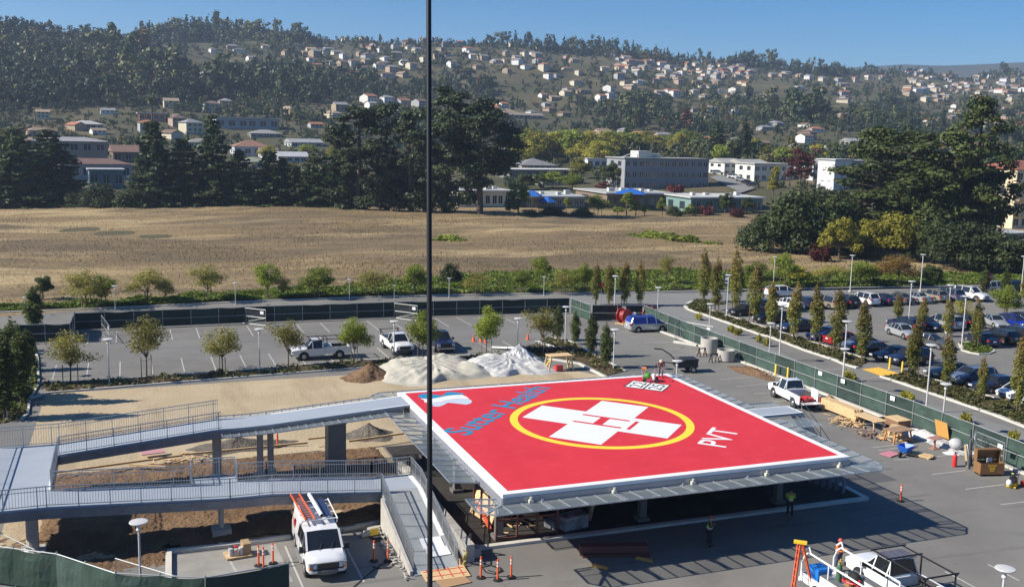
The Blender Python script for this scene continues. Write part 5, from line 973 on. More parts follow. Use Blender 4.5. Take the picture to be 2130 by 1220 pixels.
# ================================================================ BUILDING MATERIALS
def at_(px_, py_, z=0.): x, y = G(px_, py_, z); return x, y
def rings(px_, py_, r, h, lb):
    x, y = at_(px_, py_); t = thing('concrete_ring', lb, 'concrete ring', (x, y, .0)); m = MB(); n = 28
    prof = [(r, .1), (r, h), (r-.12, h), (r-.12, .1)]; P = [(a*math.cos(2*PI*i/n), a*math.sin(2*PI*i/n), z) for a, z in prof for i in range(n)]
    m.add(P, [(k*n+i, k*n+(i+1) % n, ((k+1) % 4)*n+(i+1) % n, ((k+1) % 4)*n+i) for k in range(4) for i in range(n)]); m.build('ring', conc, t, 40)
    for s in (-.5, .5): m = MB(); m.bar((-r*1.2, s, .05), (r*1.2, s+.1, .05), .1, .1); m.build('timber_skid', wood, t)
rings(1474, 734, .88, 1.62, 'tall concrete manhole ring standing by the road fence'); rings(1509, 750, .88, 1.15, 'lower concrete manhole ring standing by the road fence')
def sawhorse(x, y, rz, lb, mat, L=.9, h=.85, name='sawhorse'):
    t = thing(name, lb, 'sawhorse', (x, y, 0), rz); m = MB(); m.box((0, 0, h), (L, .1, .09)); m.build('beam', mat, t)
    for s in (-1, 1):
        for q in (-1, 1): m = MB(); m.bar((s*L*.38, q*.03, h), (s*L*.46, q*.28, 0), .07); m.build('leg', mat, t)
        m = MB(); m.bar((s*L*.43, -.17, h*.4), (s*L*.43, .17, h*.4), .05); m.build('brace', mat, t)
    return t
x, y = at_(1460, 741); sawhorse(x, y, .1, 'black sawhorse before the tall concrete ring', dark); x, y = at_(1485, 753); sawhorse(x, y, .1, 'black sawhorse before the lower concrete ring', dark)
def reel(px_, py_, lb):
    x, y = at_(px_, py_); t = thing('cable_reel', lb, 'reel', (x, y, 0), rad(25))
    for s in (-1, 1): m = MB(); m.tube((0, s*.42, 1.0), (0, s*.47, 1.0), .9, n=24); m.tube((0, s*.47, 1.0), (0, s*.5, 1.0), .25, n=12); m.build('flange', redp, t, 40)
    m = MB(); m.tube((0, -.42, 1.0), (0, .42, 1.0), .62, n=20); m.build('hose_winding', M('hose_dark_red', (.25, .02, .02), .6) if 'hose_dark_red' not in bpy.data.materials else bpy.data.materials['hose_dark_red'], t, 40); m = MB()
    m.b2(-.9, .9, -.6, .6, .06, .12); m.b2(-.9, .9, -.6, -.45, .0, .06); m.b2(-.9, .9, .45, .6, .0, .06); m.build('pallet', wood, t)
reel(1297, 673, 'large red cable reel on a pallet before the dark fence'); reel(1352, 668, 'red cable reel half hidden behind the silver minivan')
x, y = at_(1318, 673); t = thing('standpipe', 'white standpipe with thick cap right of the red reel', 'standpipe', (x, y, 0)); m = MB(); m.lathe([(.16, 0), (.16, .75)], n=12); m.build('pipe', white, t, 40); m = MB(); m.lathe([(.26, .75), (.28, .85), (.28, 1.3), (.2, 1.36)], n=14); m.build('cap', white, t, 40)
for i in range(11):
    a = Vector((17.6+i*.62, 51.9-.26*i, .12)); m = MB(); m.tube(a, a+Vector((1.15, -1.75, .22)), .1, n=10); o = tag(m.build('white_pipe', white, None, 40), 'short white plastic pipe lying in a row on the lot', 'pipe', 'white pipes lying in a row on the lot')
for i in range(9):
    a = Vector((20.0+i*.56, 48.9-.13*i, .36)); m = MB(); m.tube(a-Vector((.05, .35, 0)), a+Vector((.05, .35, 0)), .34, n=16); m.k = 1; m.tube(a-Vector((.052, .36, 0)), a-Vector((.05, .352, 0)), .22, n=14); tag(m.build('black_pipe', [black, M('pipe_bore', (.05, .05, .05), .9) if 'pipe_bore' not in bpy.data.materials else bpy.data.materials['pipe_bore']], None, 40), 'black corrugated pipe end in the row before the white pipes', 'pipe', 'black pipes lying in a row by the planter')
m = MB(); m.bar((23.4, 53.6, .1), (24.3, 48.2, .1), .5, .12); tag(m.build('white_beam', white), 'long white beam at right end of the pipe row', 'beam')
t = thing('timber_platform', 'plywood topped timber table with crossed legs behind the helipad', 'table', (20.5, 41.0, 0)); m = MB(); m.box((0, 0, 1.45), (2.3, 1.3, .08)); m.build('top', ply, t)
for sx in (-1, 1):
    for sy in (-1, 1): m = MB(); m.bar((sx*1.0, sy*.55, 1.4), (sx*1.25, sy*.6, 0), .12); m.build('leg', wood, t)
    m = MB(); m.bar((sx*1.05, -.55, 1.3), (sx*1.2, .55, .1), .08); m.build('brace', yellow, t)
m = MB(); m.box((20.3, 40.6, .3), (.7, .5, .5), .3); tag(m.build('red_toolbox', redp), 'red toolbox under the plywood topped timber table', 'toolbox')
def stack(name, lb, x, y, L, wd, rows, cols, bh, rz, mat, z=.1):
    t = thing(name, lb, 'lumber', (x, y, 0), rz)
    for r in range(rows):
        for c in range(cols):
            m = MB(); e = random.uniform(-.12, .12); m.box((e, (c-(cols-1)/2)*wd*1.04, z+bh*(r+.5)), (L, wd, bh-.008)); m.build('board', mat, t)
    for s in (-.35, .35): m = MB(); m.box((s*L, 0, z/2), (.1, wd*cols, z)); m.build('bearer', wood, t)
stack('lumber_stack', 'thick stack of yellow lumber beside the road fence', 36.2, 20.0, 4.6, .2, 6, 4, .13, rad(91), wood, .3); stack('lumber_stack', 'thin stack of reddish lumber behind the yellow lumber', 37.5, 21.5, 4.2, .14, 4, 3, .1, rad(91), M('lumber_red', (.38, .22, .11), .8, 0, (.48, .3, .16), 3.))
m = MB()
for k in range(5): m.bar((38.2+k*.14, 24, .1), (38.0+k*.14, 17.4, .1), .08)
tag(m.build('grey_boards', M('grey_board', (.32, .29, .26), .8)), 'bundle of long grey boards near the fence kerb', 'boards')
m = MB(); m.box((38.4, 17.2, .2), (.6, 1.0, .35), .1); tag(m.build('black_case', black), 'black case at the end of the grey boards', 'case')
def worktable(x, y, rz, L, Wd, lb, mat, h=.85, leg=None):
    t = thing('worktable', lb, 'worktable', (x, y, 0), rz); m = MB(); m.box((0, 0, h+.07), (L, Wd, .05)); m.build('sheet_top', mat, t)
    for s in (-1, 1):
        m = MB(); m.box((s*L*.36, 0, h), (.1, Wd*.9, .09)); m.build('beam', leg or wood, t)
        for q in (-1, 1): m = MB(); m.bar((s*L*.36, q*Wd*.36, h), (s*L*.36+.22*s, q*Wd*.42, 0), .09); m.build('leg', leg or wood, t)
saw_or = M('saw_orange', (.50, .19, .05), .7)
worktable(36.0, 16.2, rad(92), 2.6, 1.2, 'plywood sheet on sawhorses at the end of the lumber stack', ply); worktable(35.9, 12.9, rad(5), 2.0, 1.2, 'brown topped worktable on orange sawhorses', M('brown_board', (.28, .17, .10), .8, 0, (.36, .23, .14), 2.), leg=saw_or); worktable(36.7, 14.2, rad(40), 1.4, .7, 'small worktable holding lumber offcuts between the larger tables', wood, .6)
t = thing('plywood_crate', 'plywood crate standing by the fence kerb', 'crate', (38.2, 15.6, 0)); m = MB(); m.box((0, 0, .55), (1.2, 1.5, .5)); m.build('crate_body', M('crate_red', (.22, .12, .07), .8), t); m = MB(); m.box((0, 0, .83), (1.3, 1.6, .05)); m.build('lid', ply, t); m = MB(); m.box((0, 0, .15), (1.1, 1.3, .28)); m.build('plinth', dark, t)
def scraps(n, cx, cy, rx, ry, mat, lb, L=.9, name='wood_scraps', zz=.25):
    m = MB()
    for _ in range(n):
        x = cx+random.gauss(0, rx*.5); y = cy+random.gauss(0, ry*.5); a = random.uniform(0, PI); l = random.uniform(.3, 1)*L; z = random.uniform(.03, zz); d = Vector((math.cos(a), math.sin(a), random.uniform(-.15, .15)))*l/2; m.bar(Vector((x, y, z+.05))-d, Vector((x, y, z+.05))+d, random.uniform(.05, .12), .04)
    o = m.build(name, mat); tag(o, lb, 'scraps', None, 'stuff'); return o
scraps(70, 35.2, 17.5, 1., 1.6, wood, 'loose pile of wood offcuts beside the lumber stack'); scraps(45, 36.0, 13.4, 1.2, 1.2, ply, 'offcuts scattered under the worktables'); scraps(40, 34.6, 14.8, .9, 1.1, M('wire_scrap', (.25, .17, .14), .8), 'tangle of wire and thin scraps on the asphalt', .6); scraps(50, -14.5, 22.8, 2.5, .8, wood, 'offcuts beside the soil under the ramp', .7); scraps(40, 2.2, 6.2, 1.2, 1.2, ply, 'offcuts inside the stud frame', .8)
scraps(60, 39.0, 32, .4, 5, M('rubble', (.4, .36, .3), .9), 'pale rubble scattered along the fence kerb', .4, 'rubble', .15); scraps(60, -4.9, 4.2, .3, 3, conc, 'broken concrete along the ramp foot wall', .35, 'rubble', .12)
def boards(name, pts, lb, mat, w_=.2, h=.08, cat='board'):
    m = MB(); m.bar(pts[0], pts[1], w_, h); return tag(m.build(name, mat), lb, cat)
m = MB(); m.box((40.0-.45, 12.4, .75), (.05, 1.25, 1.3), e=(0, -.25, 0)); tag(m.build('plywood_sheet', M('ply_orange', (.58, .30, .08), .7)), 'orange plywood sheet leaning against the road fence', 'plywood')
t = thing('wheelbarrow', 'blue wheelbarrow tipped toward us on the asphalt', 'wheelbarrow', (33.9, 9.9, 0), rad(200)); m = MB()
m.add([(-.6, -.4, .75), (.5, -.4, .75), (.5, .4, .75), (-.6, .4, .75), (-.3, -.22, .3), (.25, -.22, .3), (.25, .22, .3), (-.3, .22, .3)], [(4, 5, 6, 7), (0, 1, 5, 4), (1, 2, 6, 5), (2, 3, 7, 6), (3, 0, 4, 7)]); tr = m.build('tray', bluep, t); sm = tr.modifiers.new('thick', 'SOLIDIFY'); sm.thickness = .03
for s in (-1, 1): m = MB(); m.bar((-1.2, s*.3, .55), (.7, s*.1, .22), .05); m.bar((-.35, s*.26, .4), (-.45, s*.3, 0), .04); m.build('handle', dark, t)
m = MB(); m.tube((.7, -.06, .2), (.7, .06, .2), .2, n=16); m.build('wheel', tyre_m, t, 40)
for sgn in (0,):
    stack('plank_pile', 'short yellow planks beside the blue wheelbarrow', 34.9, 9.4, 1.6, .2, 2, 4, .07, rad(120), wood, .05)
m = MB(); m.box((33.0, 10.4, .06), (1.2, .9, .05), .3); tag(m.build('foam_board', M('foam_pink', (.50, .20, .24), .8)), 'pink foam board flat under the blue wheelbarrow', 'board')
m = MB(); m.box((37.2, 10.6, .8), (1.0, .7, .05), .2); m.bar((37.2, 10.6, .78), (37.2, 10.6, 0), .12); m.box((37.2, 10.6, .03), (.6, .5, .06)); tag(m.build('pedestal_table', M('board_pink', (.36, .18, .14), .8)), 'small reddish pedestal stand before the white sheeting', 'stand')
t = thing('fire_extinguisher', 'large red fire extinguisher standing on the asphalt', 'extinguisher', (35.5, 6.9, 0)); m = MB(); m.lathe([(.16, .02), (.16, .72), (.12, .84), (.05, .9)], n=14); m.build('cylinder', redp, t, 40); m = MB(); m.lathe([(.05, .9), (.06, 1.0), (.03, 1.02)], n=8); m.bar((0, 0, 1.0), (.2, 0, .98), .05); m.build('valve', black, t)
m = MB(); m.path([(.04, .04, .95), (.2, .1, .8), (.19, .08, .3)], .02, 6); m.build('hose', black, t)
for i, (dx, c) in enumerate([(0, wood), (.25, white), (.5, wood)]): m = MB(); m.bar((36.3+dx, 6.6+i*.1, 0), (36.9+dx*.6, 7.5, 1.25), .12, .05); tag(m.build('leaning_board', c), ['brown board leaning left beside the extinguisher', 'white board leaning in the middle beside the extinguisher', 'brown board leaning right beside the tool chest'][i], 'board')
m = MB(); m.tube((37.0, 6.9, 0), (37.4, 7.6, 2.3), .07, n=8); m.tube((37.0, 6.9, 0), (37.1, 7.4, 1.4), .05, n=8); tag(m.build('steel_post', dark), 'dark steel posts bundled upright behind the extinguisher', 'post')
t = thing('tool_chest', 'large brown site tool chest with its lid open', 'tool chest', (36.5, 4.9, 0), rad(-14)); br = M('chest_brown', (.24, .125, .05), .5, .2, (.29, .155, .065), 2.); m = MB()
m.b2(-.85, .85, -.42, .42, .14, .20); m.b2(-.85, .85, -.42, -.38, .2, .9); m.b2(-.85, .85, .38, .42, .2, .9); m.b2(-.85, -.81, -.38, .38, .2, .9); m.b2(.81, .85, -.38, .38, .2, .9); m.build('chest_body', br, t)
m = MB(); m.b2(-.85, .85, .44, .48, .92, 1.72); m.b2(-.85, -.8, .1, .44, .92, 1.6); m.b2(.8, .85, .1, .44, .92, 1.6); m.b2(-.85, .85, .1, .44, 1.62, 1.72); m.build('lid', br, t)
m = MB(); m.b2(-.8, .8, -.36, .36, .5, .52); m.box((-.3, 0, .6), (.4, .3, .2), .3); m.build('contents', dark, t); m = MB(); m.box((.1, .2, .95), (.4, .06, .3), .2); m.build('poster', white, t)
for i, (ww, zz) in enumerate(((.62, .74), (.42, .60), (.36, .50), (.3, .38))): m = MB(); m.box((0, -.426, zz), (ww, .008, .06)); m.build('stencil_mark', yellow, t)
for x_ in (-.7, .7): m = MB(); m.b2(x_-.06, x_+.06, -.38, .38, 0, .14); m.build('skid', dark, t)
m = MB(); m.b2(-.1, .1, -.65, -.55, 0, 0); 
t = thing('plate_compactor', 'yellow plate compactor with dark engine near the right edge', 'compactor', (36.1, 2.5, 0), rad(30)); m = MB(); m.b2(-.45, .45, -.28, .28, .06, .14); m.b2(-.3, .3, -.24, .24, .14, .3); m.build('base_plate', yellow, t); m = MB(); m.box((0, 0, .48), (.45, .38, .34)); m.ball((-.1, 0, .7), (.2, .2, .12), 8, 5); m.build('engine', dark, t); m = MB(); m.ball((-.55, .1, .38), (.18, .18, .22), 10, 6); m.build('water_tank', white, t, 60)
m = MB()
for s in (-1, 1): m.path([(.2, s*.2, .3), (.7, s*.22, .9), (.95, s*.2, 1.05)], .02, 6)
m.build('handle', dark, t); m = MB(); m.box((.3, .1, .75), (.3, .12, .06), e=(0, .5, 0)); m.build('guard', M('guard_lime', (.6, .62, .05), .5), t)
m = MB(); m.box((37.4, 2.4, .2), (1.4, .35, .3), .2); m.box((37.9, 2.3, .45), (.3, .5, .25), .2); tag(m.build('red_machine', redp), 'red piece of equipment beside the plate compactor', 'machine')
# ---- things at the ramp foot and under the deck edge
m = MB(); m.box((-2.9, 1.3, .10), (2.3, 1.9, .03), e=(0.06, 0, 0)); t = tag(m.build('plywood_mat', ply), 'plywood mat with red tape marks at the ramp foot', 'plywood'); m = MB()
for k in range(4): m.box((-3.75+k*.56, 1.3, .125), (.05, 1.7, .008), e=(.06, 0, 0))
for k in range(3): m.box((-2.9, .75+k*.55, .125-.033*(k-1)*-1), (2.1, .05, .008), e=(.06, 0, 0))
m.build('tape_marks', M('tape_red', (.6, .06, .04), .6), t)
m = MB(); m.box((-2.75, .05, .035), (1.5, 1.0, .03), .15); tag(m.build('plywood_sheet', M('ply_dark', (.38, .23, .12), .7)), 'loose brown plywood sheet on asphalt before the ramp foot', 'plywood')
m = MB(); m.box((-2.85, 3.5, .68), (1.15, .9, .012), e=(.255, 0, 0)); m.box((-2.75, 2.72, .49), (1.2, .7, .012), e=(.255, 0, 0.06)); tag(m.build('paper_sheets', white), 'white paper sheets lying on the lower ramp', 'paper')
for i in range(4):
    m = MB(); m.path([(-1.6+.12*math.sin(k*1.3+i), 1.9-.25*i*.3+.15*math.cos(k*.9+i), .7-.09*k if k < 7 else .06) for k in range(9)], .025, 5); tag(m.build('yellow_hose', M('hose_yellow', (.55, .40, .05), .6) if 'hose_yellow' not in bpy.data.materials else bpy.data.materials['hose_yellow']), 'yellow hose hanging at the foot of the ramp railing', 'hose', 'yellow hoses at the ramp foot')
def cable(pts, lb, r=.022, mat=black, name='cable_on_ground'):
    m = MB(); m.path([(*G(*q), r+.012) for q in pts], r, 6); return tag(m.build(name, mat), lb, 'cable')
cable([(730, 1225), (765, 1195), (790, 1176), (810, 1168), (818, 1175), (808, 1182), (785, 1182), (775, 1178)], 'black hose looping on asphalt right of the white van')
cable([(1005, 1172), (1040, 1180), (1046, 1188), (1028, 1194), (1010, 1190), (1002, 1180), (1020, 1176), (1042, 1184), (1036, 1192), (1015, 1186)], 'tangled cables beside the three delineator posts')
m = MB(); a = G(960, 1205); m.path([(-1.0, 3.0, .9), (-1.0, 2.6, 1.3), (-.98, 2.6, .1)], .06, 8); tag(m.build('grey_standpipe', dark), 'short dark pipe post at the end of the concrete wall', 'post')
for i, (px_, py_, rz, c, L) in enumerate([(1000, 1078, 1.0, ply, 1.6), (1018, 1090, .8, wood, 1.4)]):
    x, y = G(px_, py_); m = MB(); m.box((x, y, .9), (.06, L, 1.5), e=(0, .35, rz*.2)); tag(m.build('plywood_sheet', c), ['plywood sheet leaning left of the stud frame', 'second plywood sheet leaning beside the stud frame'][i], 'plywood')
m = MB(); m.bar((*G(990, 1070), .9), (*G(1020, 1110), .25), .16, .12); tag(m.build('orange_beam', M('beam_orange', (.75, .10, .04), .6)), 'orange beam lying along the helipad edge by the plywood', 'beam')
t = thing('material_pallet', 'low pallet with paint tins and cartons behind the delineator posts', 'pallet', (*G(495, 1155), 0), .1); m = MB(); m.b2(-.65, .65, -.5, .5, .1, .14)
for s in (-.4, 0, .4): m.b2(-.65, .65, s-.05, s+.05, 0, .1)
m.build('pallet_base', wood, t)
for dx, dy, c, h in [(-.4, -.2, (.5, .5, .5), .4), (-.15, -.25, (.45, .42, .4), .36), (-.35, .15, (.1, .1, .11), .42), (-.1, .1, (.5, .05, .05), .38), (.12, -.2, (.55, .55, .55), .4)]: m = MB(); m.lathe([(.12, .14), (.12, .14+h), (.1, .15+h)], (dx, dy, 0), 12); m.build('paint_tin', M('tin', c, .4), t, 40)
m = MB(); m.box((.42, .05, .42), (.4, .7, .55)); m.build('carton', M('carton', (.35, .24, .13), .8), t)
for i in range(3): m = MB(); m.box((-4.9-.28*i, 7.6-.3*i, .12), (.9, .32, .24-.06*i), .3); tag(m.build('concrete_block', conc), ['concrete block nearest the ramp by the dark pit', 'middle concrete block in the row by the ramp', 'concrete block farthest from the ramp by the dark pit'][i], 'block')
m = MB(); m.box((-4.95, 6.5, .02), (.9, .9, .03), .2); tag(m.build('black_mat', black), 'black square mat beside the ramp foot wall', 'mat')
m = MB(); m.box((*G(779, 1128), .62), (.5, .02, .36), .3); tag(m.build('yellow_tag', yellow), 'yellow board tied to the delineator right of the van', 'board')
for (a, b, lb) in [((100, 1004), (380, 965), 'long pale form board along the soil edge'), ((385, 963), (640, 938), 'long pale form board beyond the ramp posts'), ((640, 930), (690, 925), 'short form board beside the grey riser box'), ((270, 985), (345, 990), 'plank lying on the soil beneath the upper ramp'), ((320, 975), (392, 960), 'plank slanting across the soil beneath the upper ramp'), ((725, 935), (840, 918), 'form board at the pit edge right of the riser box')]: boards('form_board', [(*G(*a), .62), (*G(*b), .62)], lb, wood, .12, .12)
m = MB(); x, y = G(318, 950); m.box((x, y, .35), (1.5, .8, .06), .15); tag(m.build('foam_board', M('foam_rose', (.48, .24, .26), .8)), 'pink foam board lying on the soil under the ramp', 'board')
for px_, py_, rz, lb in [(1248, 1180, -.6, 'left orange timber block at the shadow edge'), (1340, 1165, -.5, 'right orange timber block at the shadow edge')]:
    x, y = G(px_, py_); m = MB(); m.box((x, y, .08), (.9, .16, .14), rz-.3); tag(m.build('timber_block', M('timber_orange', (.55, .27, .06), .7) if 'timber_orange' not in bpy.data.materials else bpy.data.materials['timber_orange']), lb, 'timber')
a = G(1205, 1152); b = G(1345, 1150); m = MB(); m.bar((*a, .28), (*b, .28), .5, .5); m.bar((a[0], a[1]-.35, .08), (b[0], b[1]-.35, .08), .3, .14); tag(m.build('steel_channel', rust), 'dark rusty steel beam lying in shade before the helipad', 'beam')
for i in range(14): 
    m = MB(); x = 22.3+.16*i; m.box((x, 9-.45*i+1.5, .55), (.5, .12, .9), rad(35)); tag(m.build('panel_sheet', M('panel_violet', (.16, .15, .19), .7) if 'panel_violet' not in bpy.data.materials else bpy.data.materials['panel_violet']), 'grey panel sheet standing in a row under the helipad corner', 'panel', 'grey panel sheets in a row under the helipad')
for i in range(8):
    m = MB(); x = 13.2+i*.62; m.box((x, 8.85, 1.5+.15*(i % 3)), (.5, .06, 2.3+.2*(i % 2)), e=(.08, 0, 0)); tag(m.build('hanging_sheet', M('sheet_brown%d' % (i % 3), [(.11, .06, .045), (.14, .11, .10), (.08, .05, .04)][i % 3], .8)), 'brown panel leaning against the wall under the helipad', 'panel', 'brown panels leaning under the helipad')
x, y = G(1190, 1098); m = MB(); m.box((x, y, .45), (1.6, .9, .8), .2); m.box((x-1, y+.4, .3), (.8, .7, .5), .5); tag(m.build('covered_goods', M('goods_pale', (.40, .40, .42), .8, 0, (.1, .1, .1), 2.)), 'pale covered goods stored behind the red stud frame', 'goods')
x, y = G(1225, 1085); boards('leaning_plank', [(x, y, .1), (x+.5, y+.3, 1.5)], 'yellow plank leaning behind the red stud frame', wood)
# ================================================================ VEGETATION
def rnd_dirs(n):
    v = RNG.normal(size=(n, 3)); return v/np.linalg.norm(v, axis=1, keepdims=True)
def leafquads(cl, n, size, asp=1.35, shell=.45, up=.25, rn=.75):
    """n leaf quads spread through ellipsoid clumps (cx,cy,cz,rx,ry,rz)"""
    cl = np.asarray(cl, float); w = (cl[:, 3]*cl[:, 4]*cl[:, 5])**(2/3); k = RNG.choice(len(cl), n, p=w/w.sum())
    d = rnd_dirs(n); u = RNG.uniform(0, 1, n)[:, None]**shell; P = cl[k, :3]+cl[k, 3:]*d*u
    nrm = d*.6+rnd_dirs(n)*rn; nrm[:, 2] += up; nrm /= np.linalg.norm(nrm, axis=1, keepdims=True)
    t = np.cross(nrm, rnd_dirs(n)); t /= np.linalg.norm(t, axis=1, keepdims=True)+1e-9; b = np.cross(nrm, t)
    s = (size*RNG.uniform(.55, 1.45, n))[:, None]; t = t*s*asp*.5; b = b*s*.5
    V = np.stack([P-t, P+b*.9, P+t, P-b*.9], 1).reshape(-1, 3); F = np.arange(4*n).reshape(n, 4); return V, F
def limbs(m, base, tips, r0, r1, mid=.4):
    for q in tips:
        a = Vector(base); c = Vector(q); k = a.lerp(c, mid)+Vector((0, 0, abs(c.z-a.z)*.12)); m.tube(a, k, r0, (r0+r1)/2, 6); m.tube(k, c, (r0+r1)/2, r1, 5)
KIND = {}
class Kind:
    def __init__(s, name, cat, n, maker): s.pro = []; s.used = []; s.name = name; s.cat = cat; [s.pro.append(s.mk(maker)) for _ in range(n)]
    def mk(s, maker):
        t = thing(s.name, '', s.cat); crown, mat, tr, extra = maker(); V, F = crown
        npmesh('crown', V, F, mat, t); tr.build('trunk', bark, t, 60)
        for nm, m, mt in extra: m.build(nm, mt, t)
        return t
    def put(s, x, y, z, sx, sz, label, group=None, rz=None):
        i = random.randrange(len(s.pro)); o = s.pro[i]
        rz = random.uniform(0, 6.28) if rz is None else rz
        if i in s.used: o = dup(o, (x, y, z), rz)
        else: s.used.append(i); o.location = (x, y, z); o.rotation_euler = (0, 0, rz)
        o.scale = (sx, sx, sz); o['label'] = label
        if group: o['group'] = group
        elif 'group' in o: del o['group']
        return o
    def done(s):
        for i, o in enumerate(s.pro):
            if i not in s.used:
                for c in KIDS.get(o.name, []): bpy.data.objects.remove(c)
                bpy.data.objects.remove(o)
U = random.uniform
lm_col = leafmat('leaf_columnar', (.17, .20, .04), (.29, .28, .06), (.22, .17, .055), .42, (3.4, 7.4, (.26, .16, .06)))
lm_dk = leafmat('leaf_dark', (.065, .095, .025), (.13, .15, .038), None, .35); lm_thin = leafmat('leaf_thin', (.26, .25, .055), (.36, .32, .085), (.20, .20, .05), .42)
lm_grn = leafmat('leaf_green', (.16, .22, .03), (.29, .32, .05), (.11, .15, .025), .42); lm_con = leafmat('leaf_conifer', (.040, .066, .028), (.095, .125, .046), None, .25)
lm_pine = leafmat('leaf_pine', (.025, .042, .017), (.066, .086, .030), None, .1); lm_oak = leafmat('leaf_oak', (.026, .040, .014), (.062, .08, .022), None, .18)
lm_yel = leafmat('leaf_yellow', (.26, .26, .035), (.38, .33, .045), (.16, .19, .03), .35); lm_oli = leafmat('leaf_olive', (.045, .07, .02), (.10, .125, .032), (.03, .045, .015), .22)
lm_gro = leafmat('leaf_grove', (.05, .075, .022), (.12, .145, .04), (.08, .09, .03), .28); lm_red = leafmat('leaf_red', (.15, .03, .028), (.09, .03, .025), (.20, .05, .03), .25); lm_org = leafmat('leaf_orange', (.33, .22, .06), (.26, .15, .045), (.26, .24, .06), .4)
stake = M('stake_wood', (.16, .11, .07), .85)
def stakes(r=.45, h=1.7):
    out = []
    for s in (-1, 1): m = MB(); m.tube((s*r, 0, 0), (s*r, 0, h), .035, n=5); out.append(('stake', m, stake))
    m = MB(); m.bar((-r, 0, h*.8), (r, 0, h*.8), .03); out.append(('tie_bar', m, stake)); return out
def mk_col(mat, st=True, n=1700):
    def f():
        cl = []
        for i in range(9): z = 1.1+i*.52; w = (.30+.34*math.sin(PI*min(1, (i+1.2)/9.5)))*U(.8, 1.15); cl.append((U(-.14, .14), U(-.14, .14), z, w, w, .52))
        for i in range(16): a = U(0, 6.28); z = U(1.2, 5.2); q = .48*(1-abs(z-2.8)/4); cl.append((q*math.cos(a), q*math.sin(a), z, .22, .22, .5))
        cl.append((U(-.1, .1), U(-.1, .1), 5.75, .13, .13, .5)); m = MB(); m.tube((0, 0, 0), (0, 0, 4.5), .055, .02, 6)
        return leafquads(cl, n*2, .105), mat, m, stakes(.35, 1.5) if st else []
    return f
def mk_thin(mat, n, st=True, dens=.55):
    def f():
        tips = [(1.35*math.cos(a)*U(.5, 1), 1.35*math.sin(a)*U(.5, 1), U(2.1, 4.0)) for a in [i*.7+U(-.2, .2) for i in range(9)]]+[(U(-.3, .3), U(-.3, .3), 4.2)]
        cl = [(*t, U(.55, .95), U(.55, .95), U(.45, .75)) for t in tips]+[(U(-.7, .7), U(-.7, .7), U(2.2, 3.6), .8, .8, .65) for _ in range(7)]
        m = MB(); m.tube((0, 0, 0), (.04, 0, 1.6), .06, .045, 6); limbs(m, (.04, 0, 1.5), tips, .03, .01)
        return leafquads(cl, int(n*3.4), .105, shell=dens), mat, m, stakes(.5, 1.7) if st else []
    return f
def mk_conifer():
    cl = []; z = 1.2; m = MB(); m.tube((0, 0, 0), (0, 0, 19), .38, .05, 8)
    while z < 19.3:
        R_ = 5.2*(1-z/20.3)**.72*U(.75, 1.15); nb = 5 if z < 14 else 4; a0 = U(0, 6.28)
        for i in range(nb):
            a = a0+i*2*PI/nb+U(-.35, .35); L = R_*U(.65, 1.15); dr = U(.06, .16)
            for f in (.35, .62, .9): cl.append((L*f*math.cos(a), L*f*math.sin(a), z+.5-dr*(f*L)**1.25*.5, max(.45, .36*L*(1.15-f*.5)), max(.45, .36*L*(1.15-f*.5)), .42))
            m.tube((0, 0, z+.3), (L*.8*math.cos(a), L*.8*math.sin(a), z+.2-dr*L*.5), .06, .02, 4)
        z += U(.75, 1.15)
    cl.append((0, 0, 19.4, .25, .25, .7)); return leafquads(cl, 8500, .46, 1.6, .55), lm_con, m, []
def mk_pine(bare=.28, nc=42):
    def f():
        m = MB(); H_ = 30; lean = U(-1, 1); m.tube((0, 0, 0), (lean*.4, 0, H_*.5), .62, .45, 9); m.tube((lean*.4, 0, H_*.5), (lean, .3, H_*.9), .45, .12, 8); cl = []
        for i in range(nc):
            z = H_*(bare+(1-bare)*(i+U(0, 1))/nc); f = (z/H_-bare)/(1-bare); Rm = 6.6*math.sin(PI*min(1, .18+.80*f))**.7*U(.45, 1.1); a = U(0, 6.28); c = (Rm*math.cos(a), Rm*math.sin(a), z)
            r = U(1.5, 2.8)*(1-.35*f); cl.append((*c, r*1.25, r*1.25, r*.7)); m.tube((lean*z/H_, 0, z-1.2), c, .13, .03, 4)
        cl.append((lean, .3, H_*.93, 2.0, 2.0, 1.6)); return leafquads(cl, 9500, .50, 1.5, .5, .3, .5), lm_pine, m, []
    return f
def mk_grove():
    (V, F), _, m, e = mk_pine(.0, 70)(); return (V, F), lm_gro, m, e
def mk_round(mat, R_, H_, nc, n, size, trunk=.3, z0=.25, lob=.36, sh=.5):
    def f():
        cl = []; m = MB(); m.tube((0, 0, 0), (U(-.2, .2), U(-.2, .2), H_*.5), trunk, trunk*.5, 7); tips = []
        for i in range(nc):
            d = rnd_dirs(1)[0]; d[2] = abs(d[2])*1.1-.25; q = U(.45, .85); c = (R_*q*d[0], R_*q*d[1], H_*(z0+(1-z0)*.42)+H_*.44*(1-z0)*d[2]*1.1*q/.8); r = R_*lob*U(.65, 1.15); cl.append((*c, r, r, r*.78)); tips.append(c)
        limbs(m, (0, 0, H_*.3), tips[:9], trunk*.4, trunk*.1); return leafquads(cl, n, size, 1.35, sh, .25, .5), mat, m, []
    return f
